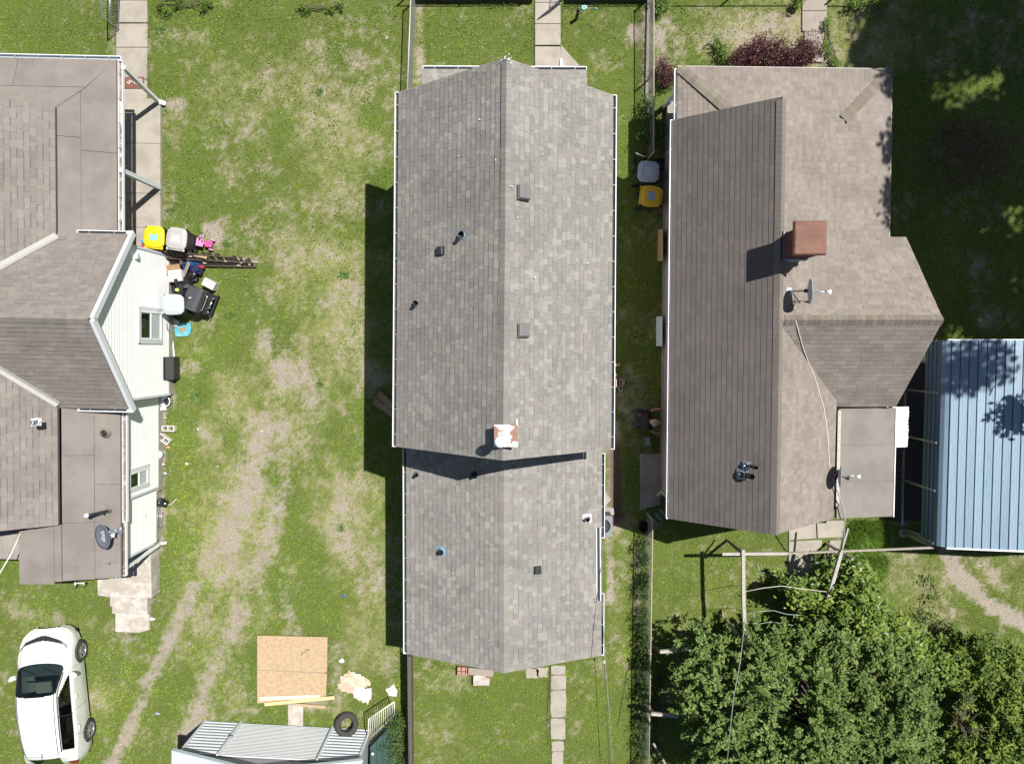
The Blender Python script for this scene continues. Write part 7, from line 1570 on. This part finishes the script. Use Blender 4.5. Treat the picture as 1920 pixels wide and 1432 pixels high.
clump('red_maple', 'dark red maple standing in the deep shade at the right', [(1800,240),(1830,235),(1860,250),(1790,275),(1820,280),(1850,290),(1775,305),(1810,320),(1845,325),(1800,345),(1880,280),(1900,260),(1870,320),(1770,250)], .06, [(.16,.055,.06),(.22,.09,.09),(.10,.03,.035)], .34, 300, m=LFR, h=1.3, upb=.3, asp=.4, seed=63)
GLt = [(.07,.14,.02),(.12,.20,.03),(.17,.25,.04)]
clump('leafy_shrub', 'bright green shrub at the left end of the red maple', [(1360,95),(1355,105),(1350,85),(1362,115),(1345,75)], .06, GLt, .20, 130, h=.45, seed=71)
clump('border_plants', 'strip of bright green plants along the right side of the grey front path', [(1548,50),(1550,40),(1549,85),(1555,100),(1562,112),(1570,120),(1545,95)], .06, GLt, .13, 90, h=.3, seed=72)
clump('leafy_shrub', 'bright green plants by the top fence left of the grey front path', [(1494,8),(1500,2),(1504,-8)], .07, GLt, .16, 120, h=.5, seed=73)
clump('leafy_shrub', 'bright green weeds by the top fence right of the grey front path', [(1600,8),(1620,6),(1640,4),(1610,-6),(1660,8)], .07, GLt, .18, 120, h=.5, seed=74)
clump('leafy_shrub', 'bright green weeds in the top corner right of the middle yard fence', [(1240,8),(1250,5),(1238,20),(1232,0)], .07, GLt, .18, 120, h=.5, seed=75)
clump('shade_shrub', 'dark green bush in the shade between the front fence and the pink house', [(1212,215),(1225,230),(1215,250),(1235,245),(1228,265),(1208,262),(1216,190)], .07, [(.04,.08,.025),(.07,.13,.03),(.10,.17,.04)], .28, 190, h=.7, seed=76)
clump('ivy_bush', 'dense green ivy bush between the green hatch and the fence', [(742,1350),(735,1365),(748,1372),(738,1385),(750,1395),(742,1410),(735,1425),(750,1430),(726,1395),(752,1350),(742,1445)], .055, [(.05,.10,.022),(.085,.15,.03),(.12,.19,.04)], .24, 260, h=.8, seed=77)
FV = [(.030,.062,.018),(.055,.10,.025),(.09,.15,.035)]
for i, (pts, lab) in enumerate((([(1208,1015),(1203,1030),(1211,1045),(1205,1060)],'weeds at the upper end of the back yard fence'),([(1206,1085),(1212,1095),(1202,1102),(1208,1118),(1213,1080)],'tangled vine on the fence above the first bleached rail'),([(1208,1145),(1203,1160),(1211,1170),(1206,1182),(1212,1195),(1205,1205)],'vine on the fence level with the upper bleached rail'),([(1207,1225),(1203,1240),(1210,1255),(1206,1272),(1211,1285),(1204,1300)],'vine on the fence between the two bleached rails'),([(1205,1330),(1210,1350),(1202,1365),(1208,1385),(1203,1400),(1210,1420),(1204,1435)],'vine at the bottom end of the back yard fence'))):
    clump('fence_vine', lab, pts, .055, FV, .19, 190, cat='vine', h=.75, seed=80+i)
clump('hedge_plants', 'shaded ivy under the tan fence near the big tree', [(1230,1290),(1225,1310),(1235,1330),(1228,1360),(1232,1400),(1240,1270)], .06, FV, .20, 90, h=.4, seed=90)
# tall bright grass tuft behind the house
def tuft(label, px0, py0, px1, py1, n, hmax, seed):
    g = np.random.default_rng(seed); a = W(px0, py0, 0); c = W(px1, py1, 0); x = g.uniform(a.x, c.x, n); y = g.uniform(c.y, a.y, n); mx, my = (a.x+c.x)/2, (a.y+c.y)/2
    e = np.hypot((x-mx)/(abs(c.x-a.x)/2), (y-my)/(abs(a.y-c.y)/2)); k = e < 1.05+.2*(fbm(x,y,3,2,seed)-.5)*2; x, y, e = x[k], y[k], e[k]; n = len(x); L = hmax*g.uniform(.5,1,n)*(1.15-.4*e); an = np.arctan2(y-my, x-mx)+g.normal(size=n)*.9; ln = g.uniform(.25,.75,n); w_ = g.uniform(.012,.022,n)
    b0 = np.stack([x-np.sin(an)*w_/2, y+np.cos(an)*w_/2, 0*x], 1); b1 = np.stack([x+np.sin(an)*w_/2, y-np.cos(an)*w_/2, 0*x], 1); tip = np.stack([x+np.cos(an)*L*ln, y+np.sin(an)*L*ln, L*np.sqrt(1-ln**2)], 1)
    V = np.stack([b0,b1,tip],1).reshape(-1,3)-np.array([mx,my,0]); pal = np.array([(.15,.28,.04),(.20,.34,.05),(.28,.40,.08)]); me = fast_mesh('tall_grass', V, np.arange(3*n).reshape(-1,3), 3, pal[g.integers(0,3,n)]*g.uniform(.7,1.3,(n,1))); me.materials.append(GRASSM)
    o = bpy.data.objects.new('tall_grass', me); COL.objects.link(o); o.location = (mx,my,0); tag(o, label, 'grass', kind='stuff')
tuft('tall bright grass patch just behind the right house', 1586, 975, 1666, 1036, 5200, .42, 5)
tuft('second bright grass patch below the long arbor rail', 1590, 1030, 1662, 1095, 3800, .36, 6)
# trees standing just outside the picture, whose shade falls into it
big = []
for cx_, cy_, z, rx, ry, rz, n, sd in ((20.33,13.28,15.2,3.6,3.8,2.2,330,101),(21.53,8.68,15.0,3.4,3.4,2.0,250,102),(22.53,16.77,15.5,3.2,2.8,2.2,240,103),(20.13,6.28,14.6,1.8,1.6,1.4,34,104),(20.63,13.47,15.4,2.0,2.0,1.2,110,108),(21.53,9.28,15.2,1.8,1.8,1.2,90,109),(16.08,11.58,14.5,.45,.5,.4,10,118),(16.18,9.78,14.5,.4,.7,.4,13,119),(16.13,8.18,14.5,.35,.45,.4,8,120),(18.23,3.58,14.5,.8,.5,.5,10,110),(16.9,-.3,7.5,.4,.5,.5,5,114),(18.33,7.88,14.6,1.2,1.4,.8,50,115),(18.23,14.47,15.0,1.2,1.2,.8,50,116),(19.03,10.47,14.4,1.5,1.6,1.2,46,105),(23.23,3.67,14.5,1.8,1.6,1.4,44,106),(19.33,16.07,15.0,2.0,1.6,1.6,80,107)):
    big.append(((cx_,cy_,z), (rx,ry,rz), n, 60, .26, GA, .55, sd))
tree('shade_tree', 'tall broad tree beyond the right edge shading the right lawn', (22,11,0), big, (22,11,12.5), trunk_r=.4, limbs=60, seed=11)
nt = []
for cx_, cy_, z, rx, ry, n, sd in ((-9.85,12.35,2.0,.75,.55,34,111),(-9.3,12.5,1.8,.5,.4,16,112)): nt.append(((cx_,cy_,z),(rx,ry,.8),n,60,.09,FV,.22,sd))
tree('front_tree', 'small tree at the top edge right of the left path', (-9.8,12.4,0), nt, (-9.8,12.4,1.4), trunk_r=.07, limbs=16, seed=12)
tree('front_shrub', 'small bush at the top edge left of the middle house fence', (-5.6,12.0,0), [((-5.6,12.0,1.5),(.6,.4,.6),18,60,.09,FV,.2,113)], (-5.6,12.0,1.0), trunk_r=.05, limbs=10, seed=13, cat='shrub')
clump('leafy_shrub', 'low green weeds at the top edge under the small left tree', [(300,8),(310,20),(330,6),(390,5),(380,14)], .06, GLt, .16, 90, h=.35, seed=91)
clump('leafy_shrub', 'low green weeds at the top edge under the small bush', [(565,10),(575,18),(640,10),(620,16)], .06, GLt, .14, 80, h=.3, seed=92)
# far setting: street in front, all out of view from above but there for any step aside
b = MB(); b.prism([(-60,13.9),(-60,12.7),(60,12.7),(60,13.9)][::-1], -.02, .035); o = b.build('pavement', CONC); o['kind'] = 'structure'
